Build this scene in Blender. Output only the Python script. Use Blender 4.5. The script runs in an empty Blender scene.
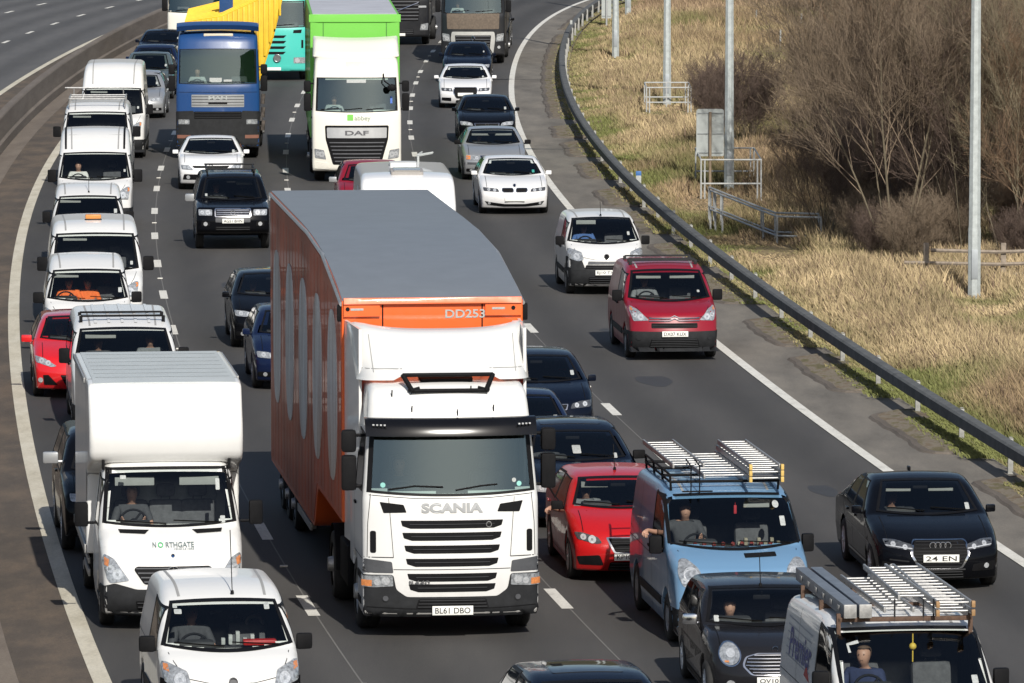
import bpy, bmesh, math, random
import numpy as np
from mathutils import Vector, Matrix
from mathutils.bvhtree import BVHTree

random.seed(7)
rng = np.random.default_rng(7)
SC = bpy.context.scene
COL = SC.collection

# ---------------------------------------------------------------- camera
F_PX, CAM_H = 6200.0, 12.065
PITCH = math.atan(590.0 / F_PX)
cam_d = bpy.data.cameras.new('camera')
cam = bpy.data.objects.new('camera', cam_d)
COL.objects.link(cam)
cam.location = (0, 0, CAM_H)
cam.rotation_euler = (math.pi / 2 - PITCH, 0, 0)
cam_d.sensor_width = 36.0
cam_d.lens = F_PX / 1024.0 * 36.0
cam_d.clip_start = 1.0
cam_d.clip_end = 6000.0
SC.camera = cam

# ---------------------------------------------------------------- sky, sun, exposure
SUN_EL, SUN_AZ = math.radians(36), math.radians(13)     # behind the camera, a little to its right
w = bpy.data.worlds.new('World')
SC.world = w
w.use_nodes = True
nt = w.node_tree
bg = nt.nodes['Background']
sky = nt.nodes.new('ShaderNodeTexSky')
sky.sky_type = 'NISHITA'
sky.sun_disc = False
sky.sun_elevation = SUN_EL
sky.sun_rotation = math.pi - SUN_AZ
sky.dust_density = 1.6
nt.links.new(sky.outputs[0], bg.inputs[0])
bg.inputs[1].default_value = 0.082
sd = bpy.data.lights.new('sun', 'SUN')
sd.energy = 4.5
sd.angle = math.radians(0.5)
sd.color = (1.0, 0.955, 0.88)
sun = bpy.data.objects.new('sun', sd)
COL.objects.link(sun)
sdir = Vector((math.sin(SUN_AZ) * math.cos(SUN_EL), -math.cos(SUN_AZ) * math.cos(SUN_EL), math.sin(SUN_EL)))
sun.rotation_euler = sdir.to_track_quat('Z', 'Y').to_euler()
sun.location = (30, -60, 60)
SC.view_settings.view_transform = 'Standard'
SC.view_settings.look = 'None'
SC.view_settings.gamma = 1.0
SC.view_settings.exposure = 0.14
SC.render.engine = 'CYCLES'
SC.cycles.max_bounces = 6
SC.cycles.transparent_max_bounces = 8
SC.cycles.caustics_reflective = False
SC.cycles.caustics_refractive = False
SC.cycles.sample_clamp_indirect = 4.0
SC.cycles.use_denoising = True

# ---------------------------------------------------------------- materials
MATS = {}

def nodes(name):
    m = bpy.data.materials.new(name)
    m.use_nodes = True
    n = m.node_tree
    return m, n, n.nodes['Principled BSDF']

def noise(n, scale, detail=4, rough=.55, coord='Object', vec=(1, 1, 1)):
    tc = n.nodes.new('ShaderNodeTexCoord')
    mp = n.nodes.new('ShaderNodeMapping')
    mp.inputs['Scale'].default_value = vec
    nz = n.nodes.new('ShaderNodeTexNoise')
    nz.inputs['Scale'].default_value = scale
    nz.inputs['Detail'].default_value = detail
    nz.inputs['Roughness'].default_value = rough
    n.links.new(tc.outputs[coord], mp.inputs[0])
    n.links.new(mp.outputs[0], nz.inputs[0])
    return nz

def ramp(n, src, stops):
    r = n.nodes.new('ShaderNodeValToRGB')
    e = r.color_ramp.elements
    while len(e) < len(stops):
        e.new(.5)
    for k, (p, c) in enumerate(stops):
        e[k].position = p
        e[k].color = (*c, 1) if len(c) == 3 else c
    n.links.new(src, r.inputs[0])
    return r

def mixc(n, fac, a, b, mode='MIX'):
    x = n.nodes.new('ShaderNodeMix')
    x.data_type = 'RGBA'
    x.blend_type = mode
    for k, v in ((0, fac), (6, a), (7, b)):
        if hasattr(v, 'is_linked') or hasattr(v, 'node'):
            n.links.new(v, x.inputs[k])
        else:
            x.inputs[k].default_value = v if k == 0 else (*v, 1)
    return x.outputs[2]

def plain(name, col, rough=.5, metal=0., coat=0., var=.12, scale=3., spec=.5):
    if name in MATS:
        return MATS[name]
    m, n, b = nodes(name)
    nz = noise(n, scale, 6, .65)
    lo = tuple(c * (1 - var) for c in col)
    hi = tuple(min(1, c * (1 + var * .6)) for c in col)
    r = ramp(n, nz.outputs[0], [(.3, lo), (.7, hi)])
    n.links.new(r.outputs[0], b.inputs['Base Color'])
    b.inputs['Roughness'].default_value = rough
    b.inputs['Metallic'].default_value = metal
    b.inputs['Coat Weight'].default_value = coat
    b.inputs['Specular IOR Level'].default_value = spec
    MATS[name] = m
    return m

def paint(name, col, rough=.35, metal=0., coat=.6, dirt=.25, dirtcol=(.16, .14, .12), spec=.5, cior=1.5):
    """vehicle paint: coated, a film of road dirt in streaks and low down, grey lining on the inner side of the shell"""
    if name in MATS:
        return MATS[name]
    m, n, b = nodes(name)
    tc = n.nodes.new('ShaderNodeTexCoord')
    sp = n.nodes.new('ShaderNodeSeparateXYZ')
    n.links.new(tc.outputs['Object'], sp.inputs[0])
    mr = n.nodes.new('ShaderNodeMapRange')
    mr.inputs['From Min'].default_value = .15
    mr.inputs['From Max'].default_value = 1.0
    mr.inputs['To Min'].default_value = 1.
    mr.inputs['To Max'].default_value = .16
    n.links.new(sp.outputs['Z'], mr.inputs[0])
    nz = noise(n, 5., 8, .7, vec=(1, 1, .45))
    mu = n.nodes.new('ShaderNodeMath')
    mu.operation = 'MULTIPLY'
    n.links.new(nz.outputs[0], mu.inputs[0])
    n.links.new(mr.outputs[0], mu.inputs[1])
    mu2 = n.nodes.new('ShaderNodeMath')
    mu2.operation = 'MULTIPLY'
    mu2.inputs[1].default_value = dirt * 1.6
    n.links.new(mu.outputs[0], mu2.inputs[0])
    c = mixc(n, mu2.outputs[0], col, dirtcol)
    geo = n.nodes.new('ShaderNodeNewGeometry')
    c2 = mixc(n, geo.outputs['Backfacing'], c, (.035, .035, .037))
    n.links.new(c2, b.inputs['Base Color'])
    rr = n.nodes.new('ShaderNodeMapRange')
    rr.inputs['To Min'].default_value = rough * .7
    rr.inputs['To Max'].default_value = min(1, rough * 1.5)
    n.links.new(nz.outputs[0], rr.inputs[0])
    n.links.new(rr.outputs[0], b.inputs['Roughness'])
    b.inputs['Metallic'].default_value = metal
    b.inputs['Specular IOR Level'].default_value = spec
    b.inputs['Coat Weight'].default_value = coat
    b.inputs['Coat Roughness'].default_value = .03
    b.inputs['Coat IOR'].default_value = cior
    MATS[name] = m
    return m

def glass(name, tint, fres=1.5, extra=0.0, refl=(1, 1, 1)):
    if name in MATS:
        return MATS[name]
    m = bpy.data.materials.new(name)
    m.use_nodes = True
    n = m.node_tree
    n.nodes.clear()
    out = n.nodes.new('ShaderNodeOutputMaterial')
    tr = n.nodes.new('ShaderNodeBsdfTransparent')
    tr.inputs[0].default_value = (*tint, 1)
    gl = n.nodes.new('ShaderNodeBsdfGlossy')
    gl.inputs['Roughness'].default_value = .015
    gl.inputs['Color'].default_value = (*refl, 1)
    fr = n.nodes.new('ShaderNodeFresnel')
    fr.inputs[0].default_value = fres
    ad = n.nodes.new('ShaderNodeMath')
    ad.operation = 'ADD'
    ad.use_clamp = True
    ad.inputs[1].default_value = extra
    n.links.new(fr.outputs[0], ad.inputs[0])
    mx = n.nodes.new('ShaderNodeMixShader')
    n.links.new(ad.outputs[0], mx.inputs[0])
    n.links.new(tr.outputs[0], mx.inputs[1])
    n.links.new(gl.outputs[0], mx.inputs[2])
    n.links.new(mx.outputs[0], out.inputs[0])
    MATS[name] = m
    return m

GLASS = glass('windscreen glass', (.90, .94, .93), 1.62)
GLASS_T = glass('lorry windscreen glass', (.62, .72, .70), 1.7, .10, (.78, .95, .94))
DARKGLASS = plain('tinted side glass', (.012, .014, .016), .04, 0, 0, .1, 2, .7)
BLACKPL = plain('black plastic', (.009, .009, .010), .65, 0, 0, .25, 8, .10)
GREYPL = plain('dark grey bumper plastic', (.021, .022, .024), .65, 0, 0, .3, 6, .22)
MIDPL = plain('mid grey plastic', (.075, .078, .085), .55, 0, 0, .2, 6, .35)
RUBBER = plain('tyre rubber', (.016, .016, .016), .8, 0, 0, .35, 12)
SEAL = plain('black glazing seal', (.006, .006, .007), .55, 0, 0, .2, 8, .2)
CHROME = plain('chrome', (.72, .73, .75), .15, 1, 0, .08, 8)
ALLOY = plain('wheel alloy', (.62, .63, .64), .35, .15, 0, .15, 8)
STEEL = plain('painted steel wheel', (.30, .30, .31), .5, .3, 0, .3, 9)
LAMPG = plain('headlamp lens', (.40, .42, .44), .10, .35, .8, .6, 22)
LAMPD = plain('dark lamp housing', (.10, .105, .115), .1, .3, .8, .6, 24)
REFL = plain('lamp reflector', (.66, .68, .70), .14, .4, .6, .35, 40)
ORANGE_L = plain('orange indicator lens', (.62, .23, .08), .2, 0, .5, .3, 30)
PLATE = plain('white number plate', (.78, .78, .74), .4, 0, 0, .06, 6)
INK = plain('black plate lettering', (.012, .012, .012), .5)
SEATM = plain('charcoal seat cloth', (.085, .086, .092), .9, 0, 0, .3, 14)
DASHM = plain('dashboard plastic', (.035, .036, .038), .7, 0, 0, .3, 9)
BULK = plain('grey cab bulkhead', (.30, .305, .30), .8, 0, 0, .3, 3)
STICKER = plain('white sticker paper', (.40, .42, .41), .6, 0, 0, .25, 30)
VISORM = plain('pale sun visor', (.30, .31, .30), .8, 0, 0, .1, 5)
WHITE = paint('white van paint', (.74, .74, .725), .35, 0, .5, .5, (.22, .19, .16))
WHITE2 = paint('white car paint', (.80, .80, .80), .3, 0, .8, .12)
CREAM = paint('cream lorry paint', (.78, .76, .68), .4, 0, .4, .2)
SILVER = paint('silver car paint', (.42, .43, .44), .32, .5, .7, .2)
GREYC = paint('grey car paint', (.22, .235, .25), .3, .5, .7, .2)
BLACKC = paint('black car paint', (.003, .0034, .005), .22, 0, .45, .05, (.02, .02, .02), .08, 1.35)
NAVY = paint('navy car paint', (.0035, .006, .014), .22, 0, .45, .06, (.02, .02, .02), .08, 1.36)
BLUECAR = paint('dark blue car paint', (.006, .012, .04), .22, 0, .5, .06, (.02, .02, .02), .1, 1.38)
GUNMETAL = paint('charcoal hatchback paint', (.018, .018, .021), .22, .2, .5, .06, (.04, .04, .04), .15, 1.38)
RED = paint('bright red car paint', (.46, .008, .010), .28, 0, .5, .08, (.2, .06, .05), .4)
CRIMSON = paint('crimson van paint', (.24, .006, .018), .3, 0, .35, .10, (.10, .06, .05), .35)
SKYBLUE = paint('sky blue van paint', (.15, .29, .46), .32, .15, .6, .22)
LORRYBLUE = paint('royal blue lorry paint', (.013, .058, .19), .32, 0, .5, .2, (.06, .06, .07), .4)
ORANGE = paint('orange trailer paint', (.78, .12, .015), .4, 0, .4, .15)
TEAL = paint('turquoise lorry paint', (.05, .50, .42), .35, 0, .6, .12)
GREEN = paint('lime green curtain', (.15, .50, .06), .5, 0, .1, .15)
DARKTR = paint('graphite lorry paint', (.014, .015, .018), .35, 0, .4, .2, (.06, .055, .05), .35)
ROOFGREY = plain('grey glassfibre roof', (.165, .185, .21), .6, 0, .05, .07, 2.5)
LUTONROOF = plain('translucent grey box roof', (.47, .50, .50), .5, 0, .1, .08, 2)
ALU = plain('aluminium', (.40, .40, .395), .42, .55, 0, .3, 14)
GALV = plain('galvanised steel', (.41, .445, .44), .55, .1, 0, .22, 7)
RUSTY = plain('rusty steel', (.105, .062, .042), .8, .1, 0, .4, 20)

# ---------------------------------------------------------------- object helpers
def link(o, parent=None):
    COL.objects.link(o)
    if parent is not None:
        o.parent = parent
    return o

def thing(name, label, cat, group=None, loc=(0, 0, 0), rz=0.):
    o = bpy.data.objects.new(name, None)
    o.empty_display_size = .3
    link(o)
    o.location = loc
    o.rotation_euler = (0, 0, rz)
    tag(o, label, cat, group)
    return o

def tag(o, label=None, cat=None, group=None, kind=None):
    if label: o['label'] = label
    if cat: o['category'] = cat
    if group: o['group'] = group
    if kind: o['kind'] = kind
    return o

def fin(name, bm, mat, parent=None, smooth=35, fix=False):
    if fix:
        bmesh.ops.recalc_face_normals(bm, faces=bm.faces[:])
    me = bpy.data.meshes.new(name)
    bm.to_mesh(me)
    bm.free()
    for m in (mat if isinstance(mat, (list, tuple)) else [mat]):
        me.materials.append(m)
    if smooth:
        me.polygons.foreach_set('use_smooth', [True] * len(me.polygons))
        me.set_sharp_from_angle(angle=math.radians(smooth))
    o = bpy.data.objects.new(name, me)
    return link(o, parent)

def copy_tree(o, parent=None):
    c = o.copy()
    link(c)
    if parent is not None:
        c.parent = parent
    for ch in o.children:
        copy_tree(ch, c)
    return c

def box(bm, a, b, bev=0.):
    """axis aligned box from corner a to corner b, edges bevelled"""
    r = bmesh.ops.create_cube(bm, size=1.)
    vs = r['verts']
    for v in vs:
        v.co = Vector(((a[0] + b[0]) / 2 + v.co.x * (b[0] - a[0]), (a[1] + b[1]) / 2 + v.co.y * (b[1] - a[1]), (a[2] + b[2]) / 2 + v.co.z * (b[2] - a[2])))
    if bev > 0:
        es = list({e for v in vs for e in v.link_edges})
        bmesh.ops.bevel(bm, geom=es, offset=bev, segments=2, affect='EDGES', profile=.6)
    return bm

def tube(bm, pts, r, n=8, cap=True, taper=None):
    pts = [Vector(p) for p in pts]
    rings = []
    up = Vector((0, 0, 1))
    for i, p in enumerate(pts):
        d = (pts[min(i + 1, len(pts) - 1)] - pts[max(i - 1, 0)]).normalized()
        a = d.cross(up)
        if a.length < 1e-3:
            a = d.cross(Vector((1, 0, 0)))
        a.normalize()
        b = d.cross(a)
        rr = r if taper is None else r + (taper - r) * i / (len(pts) - 1)
        rings.append([bm.verts.new(p + (a * math.cos(t) + b * math.sin(t)) * rr) for t in [2 * math.pi * k / n for k in range(n)]])
    for i in range(len(rings) - 1):
        for k in range(n):
            bm.faces.new((rings[i][k], rings[i][(k + 1) % n], rings[i + 1][(k + 1) % n], rings[i + 1][k]))
    if cap:
        bm.faces.new(rings[0][::-1])
        bm.faces.new(rings[-1])
    return bm

def torus(bm, c, R, r, axis='y', n=24, m=8, tilt=0.):
    rings = []
    for i in range(n):
        t = 2 * math.pi * i / n
        ring = []
        for j in range(m):
            s = 2 * math.pi * j / m
            q = R + r * math.cos(s)
            p = Vector((q * math.cos(t), r * math.sin(s), q * math.sin(t)))
            if tilt:
                p = Matrix.Rotation(tilt, 3, 'X') @ p
            ring.append(bm.verts.new(Vector(c) + p))
        rings.append(ring)
    for i in range(n):
        for j in range(m):
            bm.faces.new((rings[i][j], rings[i][(j + 1) % m], rings[(i + 1) % n][(j + 1) % m], rings[(i + 1) % n][j]))
    return bm

def disc_y(bm, c, r, d, n=20):
    """short cylinder along y, centre of its front face at c"""
    a = [bm.verts.new((c[0] + r * math.cos(2 * math.pi * k / n), c[1], c[2] + r * math.sin(2 * math.pi * k / n))) for k in range(n)]
    b = [bm.verts.new((v.co.x, v.co.y + d, v.co.z)) for v in a]
    bm.faces.new(a)
    bm.faces.new(b[::-1])
    for k in range(n):
        bm.faces.new((a[k], b[k], b[(k + 1) % n], a[(k + 1) % n]))
    return bm

def cr(p, q, t):
    return p + (q - p) * t

def clamp(x, a=0., b=1.):
    return max(a, min(b, x))

def fillet(pts, close=True, n=5):
    """pts: (y, z, r, R). Rounds each corner with radius r; R (edge roll) is carried along."""
    out = []
    N = len(pts)
    for i in range(N):
        p = pts[i]
        P = Vector(p[:2])
        r = p[2]
        if r <= 0:
            out.append((P.x, P.y, p[3]))
            continue
        A = Vector(pts[i - 1][:2])
        B = Vector(pts[(i + 1) % N][:2])
        la, lb = (A - P).length, (B - P).length
        ta, tb = min(r, la * .48), min(r, lb * .48)
        a = P + (A - P).normalized() * ta
        b = P + (B - P).normalized() * tb
        for k in range(n + 1):
            t = k / n
            q = a * (1 - t) ** 2 + P * 2 * t * (1 - t) + b * t * t
            out.append((q.x, q.y, p[3]))
    # subdivide
    res = []
    for i in range(len(out)):
        a, b = out[i], out[(i + 1) % len(out)]
        l = math.hypot(b[0] - a[0], b[1] - a[1])
        if l < 1e-4:
            continue
        k = max(1, int(math.ceil(l / .16)))
        for j in range(k):
            t = j / k
            res.append((a[0] + (b[0] - a[0]) * t, a[1] + (b[1] - a[1]) * t, a[2] + (b[2] - a[2]) * t))
    return res

def inpoly(x, z, poly):
    c = False
    j = len(poly) - 1
    for i in range(len(poly)):
        xi, zi = poly[i]
        xj, zj = poly[j]
        if (zi > z) != (zj > z) and x < (xj - xi) * (z - zi) / (zj - zi) + xi:
            c = not c
        j = i
    return c

AX = {'front': (lambda a, b: Vector((a, -6, b)), Vector((0, 1, 0))),
      'rear': (lambda a, b: Vector((a, 30, b)), Vector((0, -1, 0))),
      'left': (lambda a, b: Vector((-6, a, b)), Vector((1, 0, 0))),
      'right': (lambda a, b: Vector((6, a, b)), Vector((-1, 0, 0))),
      'top': (lambda a, b: Vector((a, b, 12)), Vector((0, 0, -1)))}

TEXTS = {}

def text_mesh(s, bold=0.0):
    """outline of a word in Blender's built in font, as 2D triangles normalised to height 1"""
    if (s, bold) in TEXTS:
        return TEXTS[(s, bold)]
    cu = bpy.data.curves.new('word', 'FONT')
    cu.body = s
    cu.offset = bold
    cu.resolution_u = 4
    o = bpy.data.objects.new('word', cu)
    COL.objects.link(o)
    dg = bpy.context.evaluated_depsgraph_get()
    me = bpy.data.meshes.new_from_object(o.evaluated_get(dg))
    vs = [tuple(v.co[:2]) for v in me.vertices]
    fs = [tuple(p.vertices) for p in me.polygons]
    bpy.data.objects.remove(o)
    bpy.data.curves.remove(cu)
    bpy.data.meshes.remove(me)
    x0 = min(v[0] for v in vs); x1 = max(v[0] for v in vs)
    z0 = min(v[1] for v in vs); z1 = max(v[1] for v in vs)
    vs = [((v[0] - (x0 + x1) / 2) / (x1 - x0), (v[1] - (z0 + z1) / 2) / (z1 - z0)) for v in vs]
    TEXTS[(s, bold)] = (vs, fs)
    return vs, fs

class Veh:
    """a vehicle under construction: nose at y = 0 looking towards -Y, ground at z = 0"""
    def __init__(s, name, label, cat, group):
        s.root = thing(name, label, cat, group)

    def sweep(s, prof, W, mat, name='body', parent=None, belt=1., top=1.5, tum=0., cf=.15, Lf=1.8, cr_=.1, Lr=.8, crown=.03, tf=.0, yt=.8,
              tuck=.04, cells=.11, y0=0., main=True, smooth=32, ncol=10, zt=.5):
        P = fillet(prof)
        L = max(p[0] for p in P)
        N = len(P)
        nor = []
        for i in range(N):
            a, b = P[i - 1], P[(i + 1) % N]
            d = Vector((b[0] - a[0], b[1] - a[1])).normalized()
            nor.append(Vector((d.y, -d.x)))
        bm = bmesh.new()
        TH = [0, 18, 38, 60, 90]
        cols = []
        for k in range(len(TH)):
            cols.append(('L', math.radians(TH[k])))
        for k in range(1, ncol):
            cols.append(('M', k / ncol))
        for k in range(len(TH) - 1, -1, -1):
            cols.append(('R', math.radians(TH[k])))
        grid = []
        for i in range(N):
            y, z, R = P[i]
            row = []
            for kind, t in cols:
                if kind == 'M':
                    x = (W - R) * (2 * t - 1)
                    ins = 0.
                else:
                    x = W - R * (1 - math.cos(t))
                    ins = R * (1 - math.sin(t))
                    if kind == 'L':
                        x = -x
                q = (y + nor[i].x * ins, z + nor[i].y * ins)
                row.append(bm.verts.new((x, q[0], q[1])))
            grid.append(row)
        C = len(cols)
        for i in range(N):
            j = (i + 1) % N
            for k in range(C - 1):
                bm.faces.new((grid[i][k], grid[i][k + 1], grid[j][k + 1], grid[j][k]))
        capL = bm.faces.new([grid[i][0] for i in range(N)])
        capR = bm.faces.new([grid[i][C - 1] for i in range(N)][::-1])
        bmesh.ops.triangulate(bm, faces=[capL, capR])
        if cells:
            zmx = max(p[1] for p in P)
            zmn = min(p[1] for p in P)
            for k in range(1, int((zmx - zmn) / (cells * 1.4))):
                bmesh.ops.bisect_plane(bm, geom=bm.verts[:] + bm.edges[:] + bm.faces[:], plane_co=(0, 0, zmn + k * cells * 1.4), plane_no=(0, 0, 1), dist=1e-4)
            st = min(cells * 2.2, max(.12, L / 24))
            for k in range(1, int(L / st)):
                bmesh.ops.bisect_plane(bm, geom=bm.verts[:] + bm.edges[:] + bm.faces[:], plane_co=(0, k * st, 0), plane_no=(0, 1, 0), dist=1e-4)
        for v in bm.verts:
            x, y, z = v.co
            q = x / W
            if y < Lf:
                y += cf * abs(q) ** 2.4 * (1 - y / Lf)
            if y > L - Lr:
                y -= cr_ * q * q * (y - L + Lr) / Lr
            k = clamp((z - belt) / max(.01, top - belt), 0, 1.2)
            x *= 1 - tum / W * k
            z -= crown * q * q * min(k, 1)
            m = clamp(1 - v.co.y / yt)
            x *= 1 - tf / W * m * m
            if z < zt:
                x *= 1 - tuck * (zt - z) / zt
            v.co = (x, y + y0, z)
        bmesh.ops.recalc_face_normals(bm, faces=bm.faces[:])
        tree = BVHTree.FromBMesh(bm)
        o = fin(name, bm, mat, parent or s.root, smooth)
        if main:
            s.bvh, s.body, s.W, s.L = tree, o, W, L
        o['_'] = 0
        del o['_']
        return o, tree

    def hit(s, axis, a, b, off=0., bvh=None):
        f, d = AX[axis]
        o = f(a, b)
        h = (bvh or s.bvh).ray_cast(o, d)
        if h[0] is None:
            sx = -1 if a < 0 else 1
            for k in range(1, 12):        # step back towards the middle until the surface is met
                if axis in ('front', 'rear'):
                    h = (bvh or s.bvh).ray_cast(f(a - sx * .03 * k, b), d)
                else:
                    h = (bvh or s.bvh).ray_cast(f(a, b - .03 * k), d)
                if h[0] is not None:
                    p = h[0].copy()
                    return p - d * off
            return o + d * 6
        nn = h[1]
        if nn.dot(d) > 0:
            nn = -nn
        return h[0] + nn * off

    def panel(s, poly, mat, name, axis='front', off=.006, depth=.03, res=.09, parent=None, bvh=None, rnd=0.0, smooth=40):
        """a thin shell with the given 2D outline that follows the body surface"""
        if rnd:
            poly = [(q[0], q[1]) for q in fillet([(p[0], p[1], rnd, 0) for p in poly], n=4)]
        d = AX[axis][1]
        bm = bmesh.new()
        f = bm.faces.new([bm.verts.new((p[0], p[1], 0)) for p in poly])
        bmesh.ops.triangulate(bm, faces=[f])
        for ax in (0, 1):
            lo = min(p[ax] for p in poly); hi = max(p[ax] for p in poly)
            n = int((hi - lo) / res)
            for k in range(1, n + 1):
                co = [0, 0, 0]; co[ax] = lo + k * (hi - lo) / (n + 1)
                no = [0, 0, 0]; no[ax] = 1
                bmesh.ops.bisect_plane(bm, geom=bm.verts[:] + bm.edges[:] + bm.faces[:], plane_co=co, plane_no=no, dist=1e-5)
        for v in bm.verts:
            v.co = s.hit(axis, v.co.x, v.co.y, off, bvh)
        bm.normal_update()
        for fc in bm.faces:
            if fc.normal.dot(d) > 0:
                fc.normal_flip()
        be = [e for e in bm.edges if e.is_boundary]
        ex = bmesh.ops.extrude_edge_only(bm, edges=be)
        for v in [g for g in ex['geom'] if isinstance(g, bmesh.types.BMVert)]:
            v.co += d * depth
        return fin(name, bm, mat, parent or s.root, smooth)

    def panel2(s, poly, mat, name, **kw):
        a = s.panel(poly, mat, name, **kw)
        b = s.panel([(-p[0], p[1]) for p in poly][::-1], mat, name, **kw)
        return a, b

    def text(s, word, cx, cz, wd, ht, mat, name='lettering', axis='front', off=.008, parent=None, bold=.0, bvh=None, flip=False):
        vs, fs = text_mesh(word, bold)
        d = AX[axis][1]
        bm = bmesh.new()
        V = [bm.verts.new(s.hit(axis, cx + (-x if flip else x) * wd, cz + z * ht, off, bvh)) for x, z in vs]
        for f in fs:
            try:
                bm.faces.new([V[k] for k in f])
            except ValueError:
                pass
        bm.normal_update()
        for fc in bm.faces:
            if fc.normal.dot(d) > 0:
                fc.normal_flip()
        return fin(name, bm, mat, parent or s.root, 0)

    def glazing(s, q, axis='front', name='windscreen', gmat=None, cut=True, seal=.045, nu=14, nv=9, bow=(0., 0.), off=.004, sealmat=None, maxd=None, parent=None):
        """q: four corners (bottom-left, bottom-right, top-right, top-left) of the pane in the 2D view"""
        def at(u, v):
            a = Vector(q[0]).lerp(Vector(q[1]), u)
            b = Vector(q[3]).lerp(Vector(q[2]), u)
            p = a.lerp(b, v)
            k = 1 - (2 * u - 1) ** 2
            p.y -= bow[0] * k * (1 - v)
            p.y += bow[1] * k * v
            return p
        wu = (Vector(q[1]) - Vector(q[0])).length
        wv = (Vector(q[3]) - Vector(q[0])).length
        eu, ev = seal / wu, seal * (.55 if axis == 'front' else 1) / wv
        us = [-eu] + [k / nu for k in range(nu + 1)] + [1 + eu]
        vv = [-ev] + [k / nv for k in range(nv + 1)] + [1 + ev]
        d = AX[axis][1]
        bg_, bs = bmesh.new(), bmesh.new()
        for bm, isg in ((bg_, True), (bs, False)):
            G = {}
            def V(i, j):
                if (i, j) not in G:
                    p = at(us[i], vv[j])
                    # round the outer corners of the seal
                    G[(i, j)] = bm.verts.new(s.hit(axis, p.x, p.y, off + (.004 if not isg else 0.)))
                return G[(i, j)]
            for i in range(len(us) - 1):
                for j in range(len(vv) - 1):
                    border = i == 0 or j == 0 or i == len(us) - 2 or j == len(vv) - 2
                    if border == isg:
                        continue
                    bm.faces.new((V(i, j), V(i + 1, j), V(i + 1, j + 1), V(i, j + 1)))
            bm.normal_update()
            for fc in bm.faces:
                if fc.normal.dot(d) > 0:
                    fc.normal_flip()
        be = [e for e in bs.edges if e.is_boundary]
        ex = bmesh.ops.extrude_edge_only(bs, edges=be)
        for v in [g for g in ex['geom'] if isinstance(g, bmesh.types.BMVert)]:
            v.co += d * .025
        g = fin(name, bg_, gmat or (GLASS if cut else DARKGLASS), parent or s.root, 60)
        fin('glazing_seal', bs, sealmat or SEAL, g, 40)
        if cut:
            e = .02
            poly = [(at(u, v).x, at(u, v).y) for u, v in
                    [(k / 8, .02) for k in range(9)] + [(1, k / 8) for k in range(9)] + [(1 - k / 8, .98) for k in range(9)] + [(0, 1 - k / 8) for k in range(9)]]
            ylim = max(v.co.y for v in g.data.vertices) + .12
            bm = bmesh.new()
            bm.from_mesh(s.body.data)
            dead = []
            for fc in bm.faces:
                c = fc.calc_center_median()
                if axis == 'front':
                    ok = c.y < ylim and fc.normal.y < -.05 and inpoly(c.x, c.z, poly)
                elif axis == 'left':
                    ok = c.x < 0 and fc.normal.x < -.3 and inpoly(c.y, c.z, poly)
                else:
                    ok = c.x > 0 and fc.normal.x > .3 and inpoly(c.y, c.z, poly)
                if ok:
                    dead.append(fc)
            bmesh.ops.delete(bm, geom=dead, context='FACES')
            bm.to_mesh(s.body.data)
            bm.free()
        return g

    def strip(s, pts, wd, mat, name, axis='front', off=.003, parent=None, step=.06, into=None, bvh=None):
        """ribbon following the body along a 2D polyline (shut lines, trim, wiper blades)"""
        bm = into or bmesh.new()
        P = []
        for a, b in zip(pts[:-1], pts[1:]):
            n = max(1, int(math.hypot(b[0] - a[0], b[1] - a[1]) / step))
            P += [(a[0] + (b[0] - a[0]) * k / n, a[1] + (b[1] - a[1]) * k / n) for k in range(n)]
        P.append(pts[-1])
        prev = None
        d = AX[axis][1]
        for i, p in enumerate(P):
            a, b = P[max(i - 1, 0)], P[min(i + 1, len(P) - 1)]
            t = Vector((b[0] - a[0], b[1] - a[1])).normalized()
            nn = Vector((-t.y, t.x)) * wd / 2
            cur = (bm.verts.new(s.hit(axis, p[0] + nn.x, p[1] + nn.y, off, bvh)), bm.verts.new(s.hit(axis, p[0] - nn.x, p[1] - nn.y, off, bvh)))
            if prev:
                f = bm.faces.new((prev[0], prev[1], cur[1], cur[0]))
                f.normal_update()
                if f.normal.dot(d) > 0:
                    f.normal_flip()
            prev = cur
        if into is None:
            return fin(name, bm, mat, parent or s.root, 0)

    def bar(s, pts, r, mat, name, axis='front', off=.02, parent=None, n=6, bvh=None):
        bm = bmesh.new()
        P = []
        for a, b in zip(pts[:-1], pts[1:]):
            k = max(1, int(math.hypot(b[0] - a[0], b[1] - a[1]) / .07))
            P += [(a[0] + (b[0] - a[0]) * j / k, a[1] + (b[1] - a[1]) * j / k) for j in range(k)]
        P.append(pts[-1])
        tube(bm, [s.hit(axis, p[0], p[1], off, bvh) for p in P], r, n)
        return fin(name, bm, mat, parent or s.root, 50)

    def wheels(s, ys, r, track, wd=.2, style='alloy', mat=None):
        for y in ys:
            for sg in (-1, 1):
                wheel(s.root, sg * track, y, r, wd, style, sg)

WM = {}

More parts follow.
